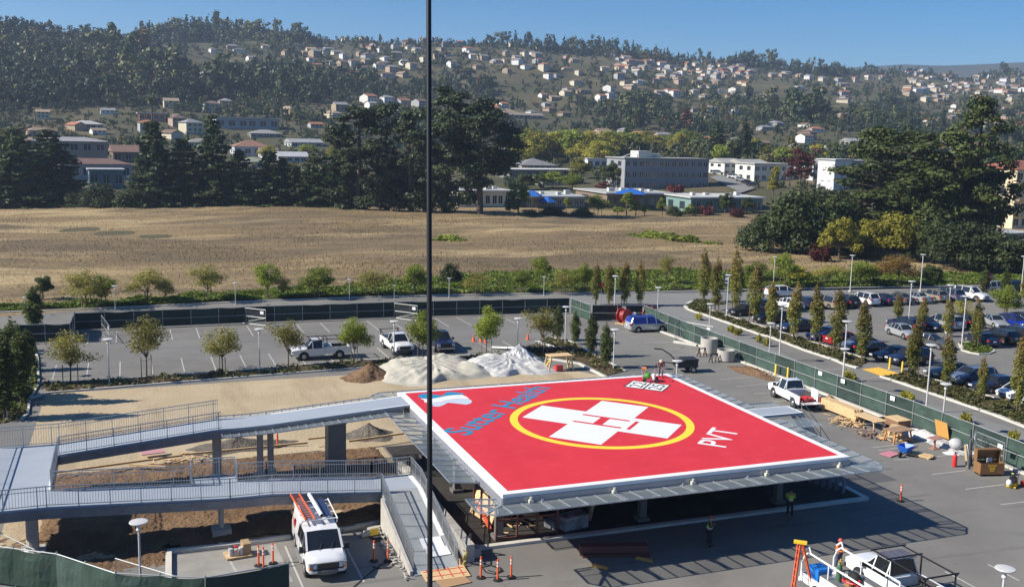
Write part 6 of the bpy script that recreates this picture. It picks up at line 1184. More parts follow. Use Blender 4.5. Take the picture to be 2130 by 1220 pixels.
def mk_palm():
    m = MB(); m.tube((0, 0, 0), (.3, 0, 13), .28, .2, 8); V = []; F = []
    for i in range(46):
        a = U(0, 6.28); e = U(-1.1, 1.2); L = U(1.7, 2.5); prev = None
        for k in range(6):
            f = k/5; r = L*f*math.cos(e)*(1 if e > 0 else .8); z = 13+L*f*math.sin(e)-1.1*f*f; wv = .32*math.sin(PI*(.12+.85*f)); c = np.array([.3+r*math.cos(a), r*math.sin(a), z]); s = np.array([-math.sin(a), math.cos(a), 0])*wv
            V += [c-s, c+s]
            if k: n_ = len(V); F.append((n_-4, n_-3, n_-1, n_-2))
    return (np.array(V), np.array(F)), lm_org if U(0, 1) < .5 else lm_oli, m, []
def mk_bush(mat, n=500, h=1.1):
    def f():
        cl = [(U(-.6, .6), U(-.6, .6), U(.3, .7)*h, .5, .5, .4*h) for _ in range(7)]; m = MB(); m.tube((0, 0, 0), (0, 0, .5*h), .04, .02, 5); return leafquads(cl, n, .19), mat, m, []
    return f
K = {'col': Kind('columnar_tree', 'tree', 4, mk_col(lm_col)), 'dkcol': Kind('columnar_tree', 'tree', 3, mk_col(lm_dk, False, 2200)), 'thin': Kind('young_tree', 'tree', 4, mk_thin(lm_thin, 1000)), 'grn': Kind('young_tree', 'tree', 4, mk_thin(lm_grn, 1900, True, .5)),
 'con': Kind('conifer_tree', 'tree', 4, mk_conifer), 'pine': Kind('pine_tree', 'tree', 3, mk_pine(.12)), 'gro': Kind('grove_tree', 'tree', 3, mk_grove), 'pineb': Kind('pine_tree', 'tree', 1, mk_pine(.42)), 'oak': Kind('oak_tree', 'tree', 4, mk_round(lm_oak, 5.3, 9, 46, 8500, .33, .3, -.12, .36)),
 'yel': Kind('yellow_tree', 'tree', 3, mk_round(lm_yel, 4.2, 9, 36, 4800, .30, .25, 0, .32)), 'oli': Kind('olive_green_tree', 'tree', 4, mk_round(lm_oli, 5.3, 13, 56, 9000, .34, .35, -.02, .27, .5)), 'red': Kind('red_tree', 'tree', 2, mk_round(lm_red, 3.6, 12, 40, 4600, .30, .25, .0, .30, .55)), 'pop': Kind('slender_tree', 'tree', 2, mk_round(lm_yel, 1.6, 11, 24, 1700, .3, .15, .08, .5)),
 'gpop': Kind('slender_tree', 'tree', 3, mk_round(lm_grn, 1.7, 9, 20, 1700, .28, .15, .05, .5)), 'palm': Kind('palm_tree', 'palm', 2, mk_palm), 'orng': Kind('autumn_tree', 'tree', 2, mk_thin(lm_org, 1600, False, .5)), 'bush': Kind('shrub', 'shrub', 3, mk_bush(lm_grn)), 'dbush': Kind('shrub', 'shrub', 2, mk_bush(lm_oak, 600, 1.3)), 'ybush': Kind('flowering_plant', 'plant', 2, mk_bush(lm_yel, 260, .8)), 'rbush': Kind('red_shrub', 'shrub', 1, mk_bush(lm_red, 900, 1.6)), 'far': Kind('round_tree', 'tree', 3, mk_round(lm_oli, 5, 10, 20, 1500, .6)), 'farg': Kind('round_tree', 'tree', 2, mk_round(lm_grn, 4.5, 9, 20, 1500, .5))}
NAT = {'col': (5.9, 1.25), 'dkcol': (5.9, 1.25), 'thin': (4.6, 3.5), 'grn': (4.6, 3.5), 'con': (20, 10), 'pine': (30, 14), 'pineb': (30, 14), 'gro': (29, 13), 'oak': (9.3, 11), 'yel': (9, 9), 'oli': (13.3, 12), 'red': (12, 9), 'pop': (11, 3.8), 'gpop': (9, 4), 'palm': (14.5, 4), 'orng': (4.6, 3.5), 'bush': (1.2, 2.1), 'dbush': (1.4, 2.1), 'ybush': (.9, 1.9), 'rbush': (1.7, 2.1), 'far': (10, 11), 'farg': (9, 10)}
def tree(kind, px_, by, ty, wpx, label, group=None, far=False):
    if far:
        q = HG(px_, by, 200.)
        if q is None: return
        x, y, z = q
    else: x, y = G(px_, by); z = float(HT(x, y))
    D = dist(x, y); h, w_ = NAT[kind]; o = K[kind].put(x, y, z-.03, wpx/FPX*D/w_, (by-ty)/FPX*D/h, label, group); return o
# trees round the lot
gL = 'thin young trees along the front planter of the lot'
for k, px_, by, ty, wp, lb in [('thin', 147, 797, 692, 95, 'thin staked yellow green tree, first from left in the lot planter'), ('thin', 305, 785, 662, 92, 'thin staked yellow green tree, second from left in the lot planter'), ('thin', 463, 773, 680, 95, 'thin staked yellow green tree, third from left in the lot planter'), ('thin', 600, 766, 660, 85, 'thin staked tree before the bonnet of the broadside white pickup'), ('grn', 737, 758, 657, 80, 'bright green tree before the tailgate of the broadside white pickup'), ('grn', 880, 751, 645, 82, 'green tree beside the dark pickup, crossed by the black cable'), ('grn', 1012, 741, 634, 74, 'green staked tree above the cream tarp'), ('thin', 1128, 733, 632, 88, 'wide thin tree above the grey plastic peak')]: tree(k, px_, by, ty, wp, lb, gL)
for px_, by, ty, wp, lb in [(70, 690, 604, 44, 'dark cypress like tree at the left end of the lot'), (1195, 716, 645, 26, 'small dark columnar tree left of the three by the helipad'), (1229, 742, 650, 30, 'brown green columnar tree in the middle of three by the helipad'), (1260, 765, 668, 30, 'green columnar tree right of the three by the helipad'), (1160, 708, 632, 26, 'slim tree at the end of the lot planter behind the pipes')]: tree('dkcol', px_, by, ty, wp, lb)
gK = 'small trees in the green bed along the back kerb'
for k, px_, by, ty, wp in [('oli', 90, 622, 566, 50), ('thin', 180, 640, 566, 110), ('grn', 212, 640, 578, 60), ('thin', 308, 632, 562, 92), ('thin', 345, 630, 580, 50), ('thin', 432, 628, 552, 76), ('grn', 556, 622, 548, 62), ('thin', 590, 622, 575, 40), ('grn', 662, 620, 556, 82), ('thin', 776, 616, 562, 84), ('grn', 864, 614, 548, 66), ('oak', 937, 592, 540, 52), ('thin', 990, 613, 566, 66), ('grn', 1085, 610, 564, 52), ('grn', 1128, 590, 532, 56), ('thin', 1168, 612, 562, 56), ('grn', 1215, 610, 546, 46), ('grn', 1190, 606, 565, 40), ('thin', 1385, 592, 530, 38), ('grn', 1632, 598, 528, 70), ('grn', 1570, 585, 545, 60), ('yel', 1655, 588, 545, 60), ('thin', 1720, 592, 550, 70), ('grn', 1790, 594, 545, 80), ('orng', 1868, 594, 535, 88), ('orng', 1815, 590, 550, 60), ('oli', 1935, 590, 545, 60)]:
    tree(k, px_, by, ty, wp, {'oli': 'dark small tree', 'thin': 'feathery yellow green young tree', 'grn': 'bright green young tree', 'oak': 'dark bare looking tree', 'yel': 'yellow round tree', 'orng': 'orange tinted young tree'}[k]+' in the bed along the back kerb', gK)
gC_ = 'narrow columnar trees around the lots'
for px_, by, ty, lb in [(1239, 634, 546, 'behind the lot fence corner'), (1266, 637, 545, 'behind the lot fence corner'), (1298, 636, 541, 'behind the red reels'), (1331, 636, 541, 'behind the red reels'), (1463, 628, 520, 'at the tip of the planting strip'), (1487, 645, 538, 'at the tip of the planting strip'), (1529, 650, 519, 'in the planting strip row'), (1567, 672, 545, 'in the planting strip row'), (1604, 686, 582, 'in the planting strip row'), (1650, 707, 588, 'in the planting strip row'), (1695, 713, 592, 'in the planting strip row'), (1740, 733, 600, 'in the planting strip row'), (1792, 752, 624, 'in the planting strip row'), (1866, 668, 612, 'in the parking aisle'), (1917, 690, 620, 'in the parking aisle'), (1898, 790, 662, 'beside the yellow bollards'), (1970, 700, 624, 'in the middle parking row'), (1968, 806, 695, 'in the strip before the crossover'), (2030, 722, 627, 'on the small kerbed island'), (2040, 832, 745, 'in the strip before the dark sedan'), (2114, 860, 706, 'in the strip before the white cars'), (2045, 612, 562, 'left of the stop sign'), (2088, 650, 566, 'right of the stop sign'), (2130, 625, 580, 'at the right edge')]:
    D = dist(*G(px_, by)); tree('col' if px_ not in (2045, 2088) else 'dkcol', px_, by, ty, min(34, max(22, (by-ty)*.27)), 'narrow columnar autumn tree '+lb, gC_)
tree('grn', 2092, 668, 600, 62, 'round green tree among the cars at the far right'); tree('thin', 2000, 672, 625, 50, 'feathery tree above the middle row of cars')
for px_, by, ty, wp in [(10, 872, 700, 60), (45, 840, 690, 50), (30, 800, 672, 46), (5, 830, 720, 70), (58, 770, 690, 36)]: tree('dkcol', px_, by, ty, wp, 'dark hedge tree at the left edge beside the sand lot', 'hedge trees at the left edge')
# the belt of tall trees beyond the field
gT = 'tall dark trees beyond the field'
for k, px_, by, ty, wp in [('oli', 20, 415, 275, 130), ('con', 105, 432, 290, 170), ('con', 45, 436, 300, 130), ('oak', 215, 441, 378, 100), ('oak', 275, 443, 385, 110), ('con', 322, 440, 262, 140), ('con', 385, 440, 296, 130), ('con', 445, 440, 246, 120), ('con', 500, 441, 318, 110), ('con', 562, 441, 316, 120), ('con', 612, 442, 345, 90), ('con', 655, 443, 320, 110), ('oak', 695, 442, 350, 110), ('pine', 745, 447, 228, 150), ('con', 715, 445, 262, 120), ('pine', 805, 446, 220, 150), ('pine', 855, 450, 238, 140), ('pine', 928, 452, 188, 170), ('oak', 900, 452, 360, 100), ('con', 345, 438, 330, 100), ('pineb', 998, 456, 215, 175), ('oak', 165, 440, 400, 80), ('oak', 830, 448, 370, 90), ('con', 590, 440, 330, 90), ('con', 25, 438, 330, 120)]:
    tree(k, px_, by, ty, wp, {'con': 'tall dark drooping conifer beyond the field', 'oak': 'low dark rounded tree beyond the field', 'pine': 'tall dark pine with broad crown beyond the field', 'pineb': 'tall pine with long bare trunk right of the cable', 'oli': 'grey green big tree at the far left beyond the field'}[k], gT if k != 'pineb' else None)
for k, px_, by, ty, wp in [('gpop', 1078, 452, 358, 52), ('gpop', 1060, 452, 400, 40), ('gpop', 1178, 442, 402, 22), ('grn', 1243, 452, 405, 56), ('gpop', 1303, 450, 384, 40), ('gpop', 1285, 450, 422, 30), ('gpop', 1322, 450, 415, 34), ('gpop', 1340, 450, 422, 30), ('gpop', 1377, 450, 400, 26), ('oak', 1402, 452, 425, 40), ('oak', 1440, 450, 425, 46), ('gpop', 1433, 450, 420, 26), ('rbush', 1470, 448, 428, 36), ('oli', 1508, 448, 395, 40), ('oli', 1553, 448, 410, 36), ('rbush', 1530, 452, 432, 40), ('oak', 1150, 455, 425, 70), ('oak', 1210, 455, 428, 60), ('oak', 1100, 458, 432, 60), ('rbush', 1255, 425, 398, 60), ('rbush', 1400, 430, 405, 40), ('grn', 1190, 400, 362, 60), ('oli', 1130, 392, 350, 60), ('oli', 1092, 395, 352, 50), ('yel', 1205, 372, 322, 60), ('oli', 1275, 392, 328, 70), ('farg', 1155, 395, 355, 60)]:
    tree(k, px_, by, ty, wp, {'gpop': 'slender yellow green tree', 'grn': 'green bushy tree', 'oak': 'dark low shrubby tree', 'rbush': 'reddish shrub', 'oli': 'grey green tree', 'yel': 'yellow green tree', 'farg': 'green round tree'}[k]+' by the low school buildings', 'trees and shrubs around the low school buildings', by < 420)
gR = 'trees of the dense grove at right'
for k, px_, by, ty, wp in [('oak', 1590, 528, 430, 130), ('oak', 1640, 530, 385, 170), ('oak', 1700, 528, 372, 180), ('oak', 1745, 520, 385, 150), ('oak', 1670, 532, 440, 120), ('gro', 1820, 515, 290, 170), ('gro', 1880, 520, 300, 190), ('oli', 1930, 525, 300, 150), ('gro', 1970, 528, 300, 150), ('gro', 2015, 525, 245, 130), ('oli', 2020, 520, 310, 140), ('oak', 1990, 562, 450, 150), ('oak', 2060, 566, 470, 150), ('oak', 2120, 568, 495, 120), ('yel', 1745, 545, 445, 100), ('yel', 1800, 540, 450, 90), ('yel', 1850, 542, 432, 130), ('yel', 1890, 545, 455, 70), ('oli', 1940, 550, 440, 110), ('rbush', 1702, 548, 508, 46), ('oak', 1780, 540, 470, 100), ('oak', 1920, 548, 480, 90), ('oli', 1870, 500, 330, 150)]:
    tree(k, px_, by, ty, wp, {'oak': 'dark rounded evergreen in the grove at right', 'gro': 'tall dark irregular tree in the grove at right', 'oli': 'pale grey green tree in the grove at right', 'yel': 'bright yellow green tree before the grove at right', 'rbush': 'rust red shrub at the foot of the grove'}[k], gR)
for k, px_, by, ty, wp, lb in [('con', 1488, 345, 255, 66, 'dark conifer behind the grey office block'), ('con', 1546, 345, 258, 58, 'second dark conifer right of the grey office block'), ('red', 1662, 402, 296, 84, 'tall red leaved tree left of the white tower'), ('pop', 1608, 428, 335, 30, 'slender yellow tree left of the red tree'), ('palm', 1882, 345, 262, 34, 'palm tree with brown fronds, left of the pair'), ('palm', 1906, 350, 272, 34, 'palm tree with brown fronds, right of the pair'), ('palm', 318, 268, 205, 26, 'palm tree before the white roofed house at left'), ('palm', 1564, 272, 240, 10, 'small palm on the valley floor at centre right')]: tree(k, px_, by, ty, wp, lb, None, True)
for i, (px_, by, ty, wp) in enumerate([(1082, 335, 268, 80), (1112, 338, 264, 84), (1150, 336, 268, 80), (1188, 338, 266, 84), (1225, 332, 268, 84), (1262, 330, 264, 84), (1300, 330, 270, 80), (1335, 328, 280, 50), (1410, 330, 270, 60), (1440, 330, 282, 50), (1070, 322, 268, 70), (1130, 325, 272, 80), (1170, 322, 266, 80), (1210, 340, 282, 80), (1245, 345, 285, 84), (1285, 322, 270, 80), (1320, 316, 272, 80), (1365, 318, 278, 84), (1425, 315, 268, 80), (1095, 345, 285, 80), (1460, 322, 285, 70), (1500, 352, 300, 60), (1530, 330, 292, 60), (1700, 345, 300, 60), (1735, 340, 298, 60), (1570, 330, 285, 60), (1590, 345, 298, 60), (1630, 350, 305, 56), (1345, 300, 270, 50), (1100, 300, 262, 50), (1390, 300, 280, 44), (560, 330, 300, 50), (700, 335, 295, 54), (640, 330, 300, 50)]): tree('yel' if i % 3 else 'farg', px_, by, ty, wp, ('yellow' if i % 3 else 'green')+' autumn tree in the valley behind the school', 'yellow green trees across the valley floor', True)
bi = 0
for px_, by in [(1517, 694), (1530, 700), (1575, 716), (1590, 722), (1756, 792), (1765, 797), (1880, 837), (1892, 843), (2008, 885), (2108, 925), (1450, 668)]:
    x, y = G(px_, by); K['ybush'].put(x+.7, y+.6, 0, .55, 1.2, 'yellow flowering plant behind the road fence', 'yellow plants along the road fence')
for px_, by, wp in [(935, 505, 60), (955, 508, 40), (905, 505, 36), (1330, 502, 60), (1365, 505, 80), (1410, 510, 80), (1440, 512, 60), (655, 470, 16), (1040, 530, 20), (1000, 520, 30), (1480, 516, 50), (745, 520, 22)]: tree('bush', px_, by, by-wp*.32, wp, 'low green bush growing in the dry field', 'green bushes in the dry field')
# planter and bed ground cover: leaf sheets nobody could count
def cover(name, fn, n, size, mat, lb, blade=False):
    P = fn(n); n = len(P); d = rnd_dirs(n); d[:, 2] = np.abs(d[:, 2])+.5; d /= np.linalg.norm(d, axis=1, keepdims=True); t = np.cross(d, rnd_dirs(n)); t /= np.linalg.norm(t, axis=1, keepdims=True)+1e-9; b = np.cross(d, t)
    s = (size*RNG.uniform(.5, 1.5, n))[:, None]
    if blade: a_ = RNG.uniform(0, 6.28, n); t = np.stack([RNG.normal(0, .25, n), RNG.normal(0, .25, n), np.ones(n)], -1); b = np.stack([np.cos(a_), np.sin(a_), 0*a_], -1)*.55
    V = np.stack([P-t*s*.7, P+b*s*.5, P+t*s*.7, P-b*s*.5], 1).reshape(-1, 3); return tag(npmesh(name, V, np.arange(4*n).reshape(n, 4), mat), lb, 'ground cover', None, 'stuff')
def bedpts(n):
    i = RNG.uniform(0, len(ths)-1.01, n); k = i.astype(int); f = i-k; t = ths[k]*(1-f)+ths[k+1]*f; a = rk[k]*(1-f)+rk[k+1]*f; b = rb[k]*(1-f)+rb[k+1]*f; r = a+.5+(b-a-1)*RNG.uniform(0, 1, n)
    X = CAM[0]+r*np.sin(t); Y = CAM[1]+r*np.cos(t); w = .5+.5*np.sin(X*.7+np.sin(Y*.9)*2); keep = RNG.uniform(0, 1, n) < .35+.65*w; return np.stack([X, Y, bedz(X, Y, r)+.1+RNG.uniform(.02, .45, n)*w], -1)[keep]
lm_bed = leafmat('leaf_bed', (.11, .17, .022), (.20, .25, .035), (.06, .09, .016), .35); lm_pl = leafmat('leaf_planter', (.05, .065, .016), (.095, .09, .028), (.14, .095, .04), .2)
cover('ground_cover', bedpts, 90000, .28, lm_bed, 'green ground cover along the back kerb')
def inpoly(P, n):
    P = np.array(P); A = RNG.uniform(P.min(0), P.max(0), (n, 2)); ins = np.zeros(n, bool); j = len(P)-1
    for i in range(len(P)):
        c = ((P[i, 1] > A[:, 1]) != (P[j, 1] > A[:, 1])) & (A[:, 0] < (P[j, 0]-P[i, 0])*(A[:, 1]-P[i, 1])/(P[j, 1]-P[i, 1]+1e-12)+P[i, 0]); ins ^= c; j = i
    return A[ins]
def polycover(poly, n, size, lb, h=.3, mat=lm_pl, dens=.25):
    def fn(n):
        A = inpoly(poly, n); w = .5+.5*np.sin(A[:, 0]*1.3+np.sin(A[:, 1]*1.1)*2); k = RNG.uniform(0, 1, len(A)) < dens+(1-dens)*w; A = A[k]; w = w[k]; return np.stack([A[:, 0], A[:, 1], .08+RNG.uniform(0, 1, len(A))*h*w], -1)
    cover('planter_cover', fn, n, size, mat, lb)
polycover([G(*q) for q in pl], 22000, .2, 'low plants in the front planter of the lot', .35); polycover(R1+[(52.8, 36.5), (52.8, 66.5), (54, 70), (58, 71)], 26000, .2, 'low plants in the planting strip along the road'); polycover(R2+[(54.0, 2), (53.2, 20), (53., 31)], 16000, .2, 'low plants in the nearer planting strip along the road'); polycover([G(*q) for q in isl], 3500, .2, 'low plants on the small kerbed island', .25, lm_bed); polycover([G(*q) for q in lp], 9000, .3, 'dark low hedge plants at the left edge', .9, lm_dk)
# dry grass tufts over the field
def tufts(n):
    i = RNG.uniform(20, len(ths)-25, n); k = i.astype(int); g_ = i-k; t = ths[k]*(1-g_)+ths[k+1]*g_; r0 = rb[k]*(1-g_)+rb[k+1]*g_; r = r0+1+(286-r0)*RNG.uniform(0, 1, n)**1.3; X = CAM[0]+r*np.sin(t); Y = CAM[1]+r*np.cos(t); w = np.sin(X/11+np.sin(Y/17)*2)+np.sin(Y/9+X/13+np.sin(X/7)*1.5)+.7*np.sin(X/4+Y/5); k2 = w > RNG.uniform(-2.4, 2., n); X, Y, r = X[k2], Y[k2], r[k2]; return np.stack([X, Y, fieldz(X, Y, r)+RNG.uniform(.0, .3, len(X))], -1)
cover('dry_grass_tufts', tufts, 60000, .19, leafmat('leaf_dry', (.25, .195, .118), (.20, .155, .09), (.32, .255, .155), .5), 'tufts of dry grass over the field', True)
cover('dry_scrub', lambda n: (lambda A: A[(np.sin(A[:, 0]/23+np.sin(A[:, 1]/19)*2)+np.sin(A[:, 1]/15+A[:, 0]/17+np.sin(A[:, 0]/8))+RNG.normal(0, .4, len(A))) > .35])(tufts(n)), 40000, .21, leafmat('leaf_scrub', (.21, .16, .095), (.22, .17, .10), (.16, .15, .075), .5), 'darker dry scrub patches over the field', True)
# ================================================================ BUILDINGS
WM = {}; BX = []
def wallm(c, rough=.8):
    k = tuple(round(v, 3) for v in c)
    if k not in WM: WM[k] = M('wall_paint', c, rough, 0, tuple(v*.86 for v in c), .5)
    return WM[k]
glassb = M('window_glass', (.035, .045, .055), .12, 0, spec=.7); win_f = M('window_frame_paint', (.55, .55, .53), .5)
def bldg(name, label, pxl, pxr, by, ty, depth, wc, rc, floors=1, cols=6, roof='flat', rot=0., far=True, base=None, over=.5, extra=None, wz=(.3, .75), rh=1.6, frames=True):
    q = HG(pxl, by, 200.); x, y, z = q; w_ = 5.
    ux, uy = math.cos(rot), math.sin(rot)
    for _ in range(30):
        a = pix((x+ux*w_, y+uy*w_, z))[0]; b = pix((x+ux*(w_+1), y+uy*(w_+1), z))[0]; w_ += (pxr-a)/(b-a)
    h = 3.
    for _ in range(20):
        a = pix((x+ux*w_/2, y+uy*w_/2, z+h))[1]; b = pix((x+ux*w_/2, y+uy*w_/2, z+h+1))[1]; h += (ty-a)/(b-a)
    if roof != 'flat': h = max(2.4, h-rh)
    BX.append((x+ux*w_/2, y+uy*w_/2, w_/2)); t = thing(name, label, 'building', (x, y, z-.3), rot); h += .3; m = MB(); m.b2(0, w_, 0, depth, -1.5, h); m.build('wall', wallm(wc), t); rm = wallm(rc, .9); m = MB()
    if roof == 'flat': m.b2(-over, w_+over, -over, depth+over, h+.003, h+.35)
    elif roof == 'gable':
        o_ = over; m.add([(-o_, -o_, h-.1), (w_+o_, -o_, h-.1), (w_+o_, depth/2, h+rh), (-o_, depth/2, h+rh), (-o_, depth+o_, h-.1), (w_+o_, depth+o_, h-.1)], [(0, 1, 2, 3), (3, 2, 5, 4), (0, 3, 4), (1, 5, 2), (0, 4, 5, 1)])
    else:
        o_ = over; i_ = min(depth/2, w_/2-.2); m.add([(-o_, -o_, h-.1), (w_+o_, -o_, h-.1), (w_+o_, depth+o_, h-.1), (-o_, depth+o_, h-.1), (i_, depth/2, h+rh), (w_-i_, depth/2, h+rh)], [(0, 1, 5, 4), (1, 2, 5), (2, 3, 4, 5), (3, 0, 4), (3, 2, 1, 0)])
    m.build('roof', rm, t); fh = h/floors
    for f in range(floors):
        for c in range(cols):
            ww = w_/cols; x0 = (c+.5)*ww-ww*.31+ww*.06*((c*7) % 3-1); x1 = x0+ww*.6; z0 = f*fh+fh*wz[0]; z1 = f*fh+fh*wz[1]
            m = MB(); m.b2(x0, x1, -.03, -.001, z0, z1); wn = m.build('window', glassb, t)
            if frames: m = MB(); m.b2((x0+x1)/2-.05, (x0+x1)/2+.05, -.06, -.031, z0, z1); m.b2(x0-.06, x0, -.06, -.002, z0, z1); m.b2(x1, x1+.06, -.06, -.002, z0, z1); m.b2(x0-.06, x1+.06, -.09, -.002, z0-.1, z0); m.build('frame', win_f, wn)
    for f in range(floors):
        for c in range(2):
            z0 = f*fh+fh*wz[0]; z1 = f*fh+fh*wz[1]; m = MB(); y0 = depth*(.2+.4*c); m.b2(-.03, -.001, y0, y0+depth*.18, z0, z1); m.build('window', glassb, t)
    return t, w_, h
def roofbox(t, boxes, mat, name='roof_unit'):
    for b in boxes: m = MB(); m.b2(*b); m.build(name, mat, t)
offw = (.27, .28, .30); t, w_, h = bldg('office_building', 'three storey grey office block with rows of windows beyond the school', 1298, 1472, 396, 331, 14, offw, (.30, .31, .30), 3, 13, rot=.0)
roofbox(t, [(w_*.20, w_*.36, 3, 9, h+.36, h+2.6), (w_*.38, w_*.5, 5, 10, h+.36, h+1.7)], wallm((.55, .54, .50)), 'penthouse'); m = MB(); m.tube((w_*.24, 5, h+2.6), (w_*.24, 5, h+4.2), .06, n=5); m.build('antenna', galv, t); m = MB(); m.bar((w_*.02, 4, h+.4), (w_*.17, 4, h+2.1), .5, .1); m.build('stair_hood', wallm((.7, .7, .68)), t)
t, w_, h = bldg('office_wing', 'white low wing left of the grey office block', 1222, 1262, 350, 331, 10, (.75, .74, .70), (.5, .5, .48), 1, 3, rot=0.1)
for nm, lb, a in [('school_building', 'long low school building with white end wall behind the bare pine', (952, 1062, 432, 398, 22, (.74, .72, .64), (.42, .43, .41), 1, 8)), ('school_building', 'long low school building with pale flat roof beside the blue canopy', (1096, 1216, 432, 410, 26, (.30, .29, .27), (.42, .44, .42), 1, 10)), ('school_hall', 'school hall with broad pale roof and brown walls', (1262, 1398, 434, 403, 24, (.22, .16, .12), (.40, .41, .38), 1, 5)), ('teal_building', 'low teal building with white roof edge right of the school', (1436, 1585, 446, 412, 18, (.16, .27, .25), (.50, .50, .48), 1, 6))]:
    t, w_, h = bldg(nm, lb, *a, rot=U(-.06, .02), over=.7)
    m = MB(); m.b2(-.72, w_+.72, -.76, -.705, h-.1, h+.36); m.build('roof_edge', wallm((.72, .72, .70)), t); roofbox(t, [(w_*U(.1, .8), w_*.85, d_, d_+1.6, h+.36, h+U(1.0, 1.7)) if False else (w_*k, w_*k+U(1, 2), d_, d_+1.6, h+.36, h+U(.9, 1.7)) for k, d_ in ((.15, 6), (.4, 9), (.62, 5), (.82, 8))], wallm((.5, .5, .49)))
t, w_, h = bldg('white_tower', 'tall plain white stair tower beside the apartments', 1733, 1768, 396, 333, 7, (.66, .66, .68), (.5, .5, .5), 1, 1, rot=.25, frames=False, wz=(.3, .32))
for a in [(1506, 1546, 364, 330, 14, (.70, .69, .62), (.33, .33, .31), 2, 3, 'gable'), (1548, 1600, 366, 332, 14, (.66, .65, .60), (.33, .33, .31), 2, 4, 'gable'), (1568, 1650, 378, 342, 12, (.62, .62, .55), (.38, .38, .36), 2, 6, 'flat'), (1690, 1735, 376, 332, 14, (.62, .63, .62), (.34, .34, .33), 2, 4, 'gable'), (1768, 1825, 392, 336, 14, (.30, .33, .34), (.36, .36, .35), 3, 5, 'flat')]: bldg('apartment_building', 'pale apartment block with windows behind the red tree', *a[:9], roof=a[9], rot=U(-.05, .12))
for lb, a, kw in [('two storey tan apartment house at left among the conifers', (66, 222, 348, 285, 14, (.27, .23, .19), (.28, .28, .29), 2, 6), dict(roof='hip', rh=1.3)), ('reddish roofed low house before the tan apartment house', (125, 275, 374, 330, 12, (.40, .37, .38), (.17, .10, .085), 1, 7), dict(roof='hip', rh=1.6)), ('teal flat roofed garage left of the conifers', (187, 258, 392, 354, 9, (.10, .19, .22), (.42, .42, .42), 1, 3), {}), ('brown gabled house right of the tan apartment house', (236, 300, 338, 302, 12, (.18, .14, .12), (.20, .12, .095), 1, 3), dict(roof='gable', rh=2.4)), ('long white roofed house with orange end wall on the slope', (450, 580, 268, 246, 14, (.34, .36, .38), (.76, .75, .70), 1, 6), dict(over=1.2)), ('brown roofed house among the conifers', (488, 562, 324, 292, 12, (.52, .54, .58), (.26, .14, .095), 1, 4), dict(roof='hip', rh=2.6)), ('grey roofed long house behind the conifers', (522, 586, 288, 270, 11, (.30, .29, .27), (.27, .27, .26), 1, 5), dict(roof='hip', rh=1.8)), ('white roofed house beside the palm at left', (290, 345, 252, 236, 11, (.55, .22, .14), (.76, .74, .70), 1, 4), dict(over=1.)), ('white gabled cottage between conifers', (545, 580, 330, 312, 9, (.66, .66, .64), (.24, .17, .14), 1, 2), dict(roof='gable', rh=2.2)), ('pale grey roofed house by the conifers', (580, 640, 338, 318, 10, (.45, .44, .43), (.42, .43, .45), 1, 4), dict(roof='gable', rh=1.8)), ('pale green roofed house behind the treeline', (505, 560, 350, 334, 10, (.38, .38, .34), (.25, .27, .22), 1, 4), dict(roof='hip', rh=1.6)), ('house with grey roof at the far left edge', (-20, 30, 345, 312, 10, (.42, .41, .40), (.32, .32, .33), 1, 3), dict(roof='gable', rh=1.8)), ('long grey roofed hall behind the school', (1085, 1160, 356, 336, 16, (.33, .32, .30), (.20, .20, .20), 1, 6), dict(roof='hip', rh=2.6)), ('white edged low shop behind the school', (1060, 1200, 372, 354, 12, (.20, .20, .21), (.58, .57, .53), 1, 9), dict(over=.8)), ('grey roofed hall in the valley at right', (1720, 1780, 322, 302, 14, (.35, .36, .38), (.40, .41, .42), 1, 4), dict(roof='hip', rh=2.)), ('yellow walled shop in the valley right of the grey hall', (1780, 1842, 330, 308, 12, (.62, .45, .20), (.36, .37, .36), 1, 5), {}), ('white house with red roof behind the palms', (1840, 1890, 330, 312, 10, (.62, .60, .56), (.30, .12, .08), 1, 3), dict(roof='hip', rh=1.8)), ('grey flat roofed building below the grove at right', (2020, 2150, 506, 488, 14, (.40, .40, .38), (.40, .41, .40), 1, 8), {})]: bldg('house' if 'house' in lb or 'cottage' in lb else 'building', lb, *a, rot=U(-.04, .14), **kw)
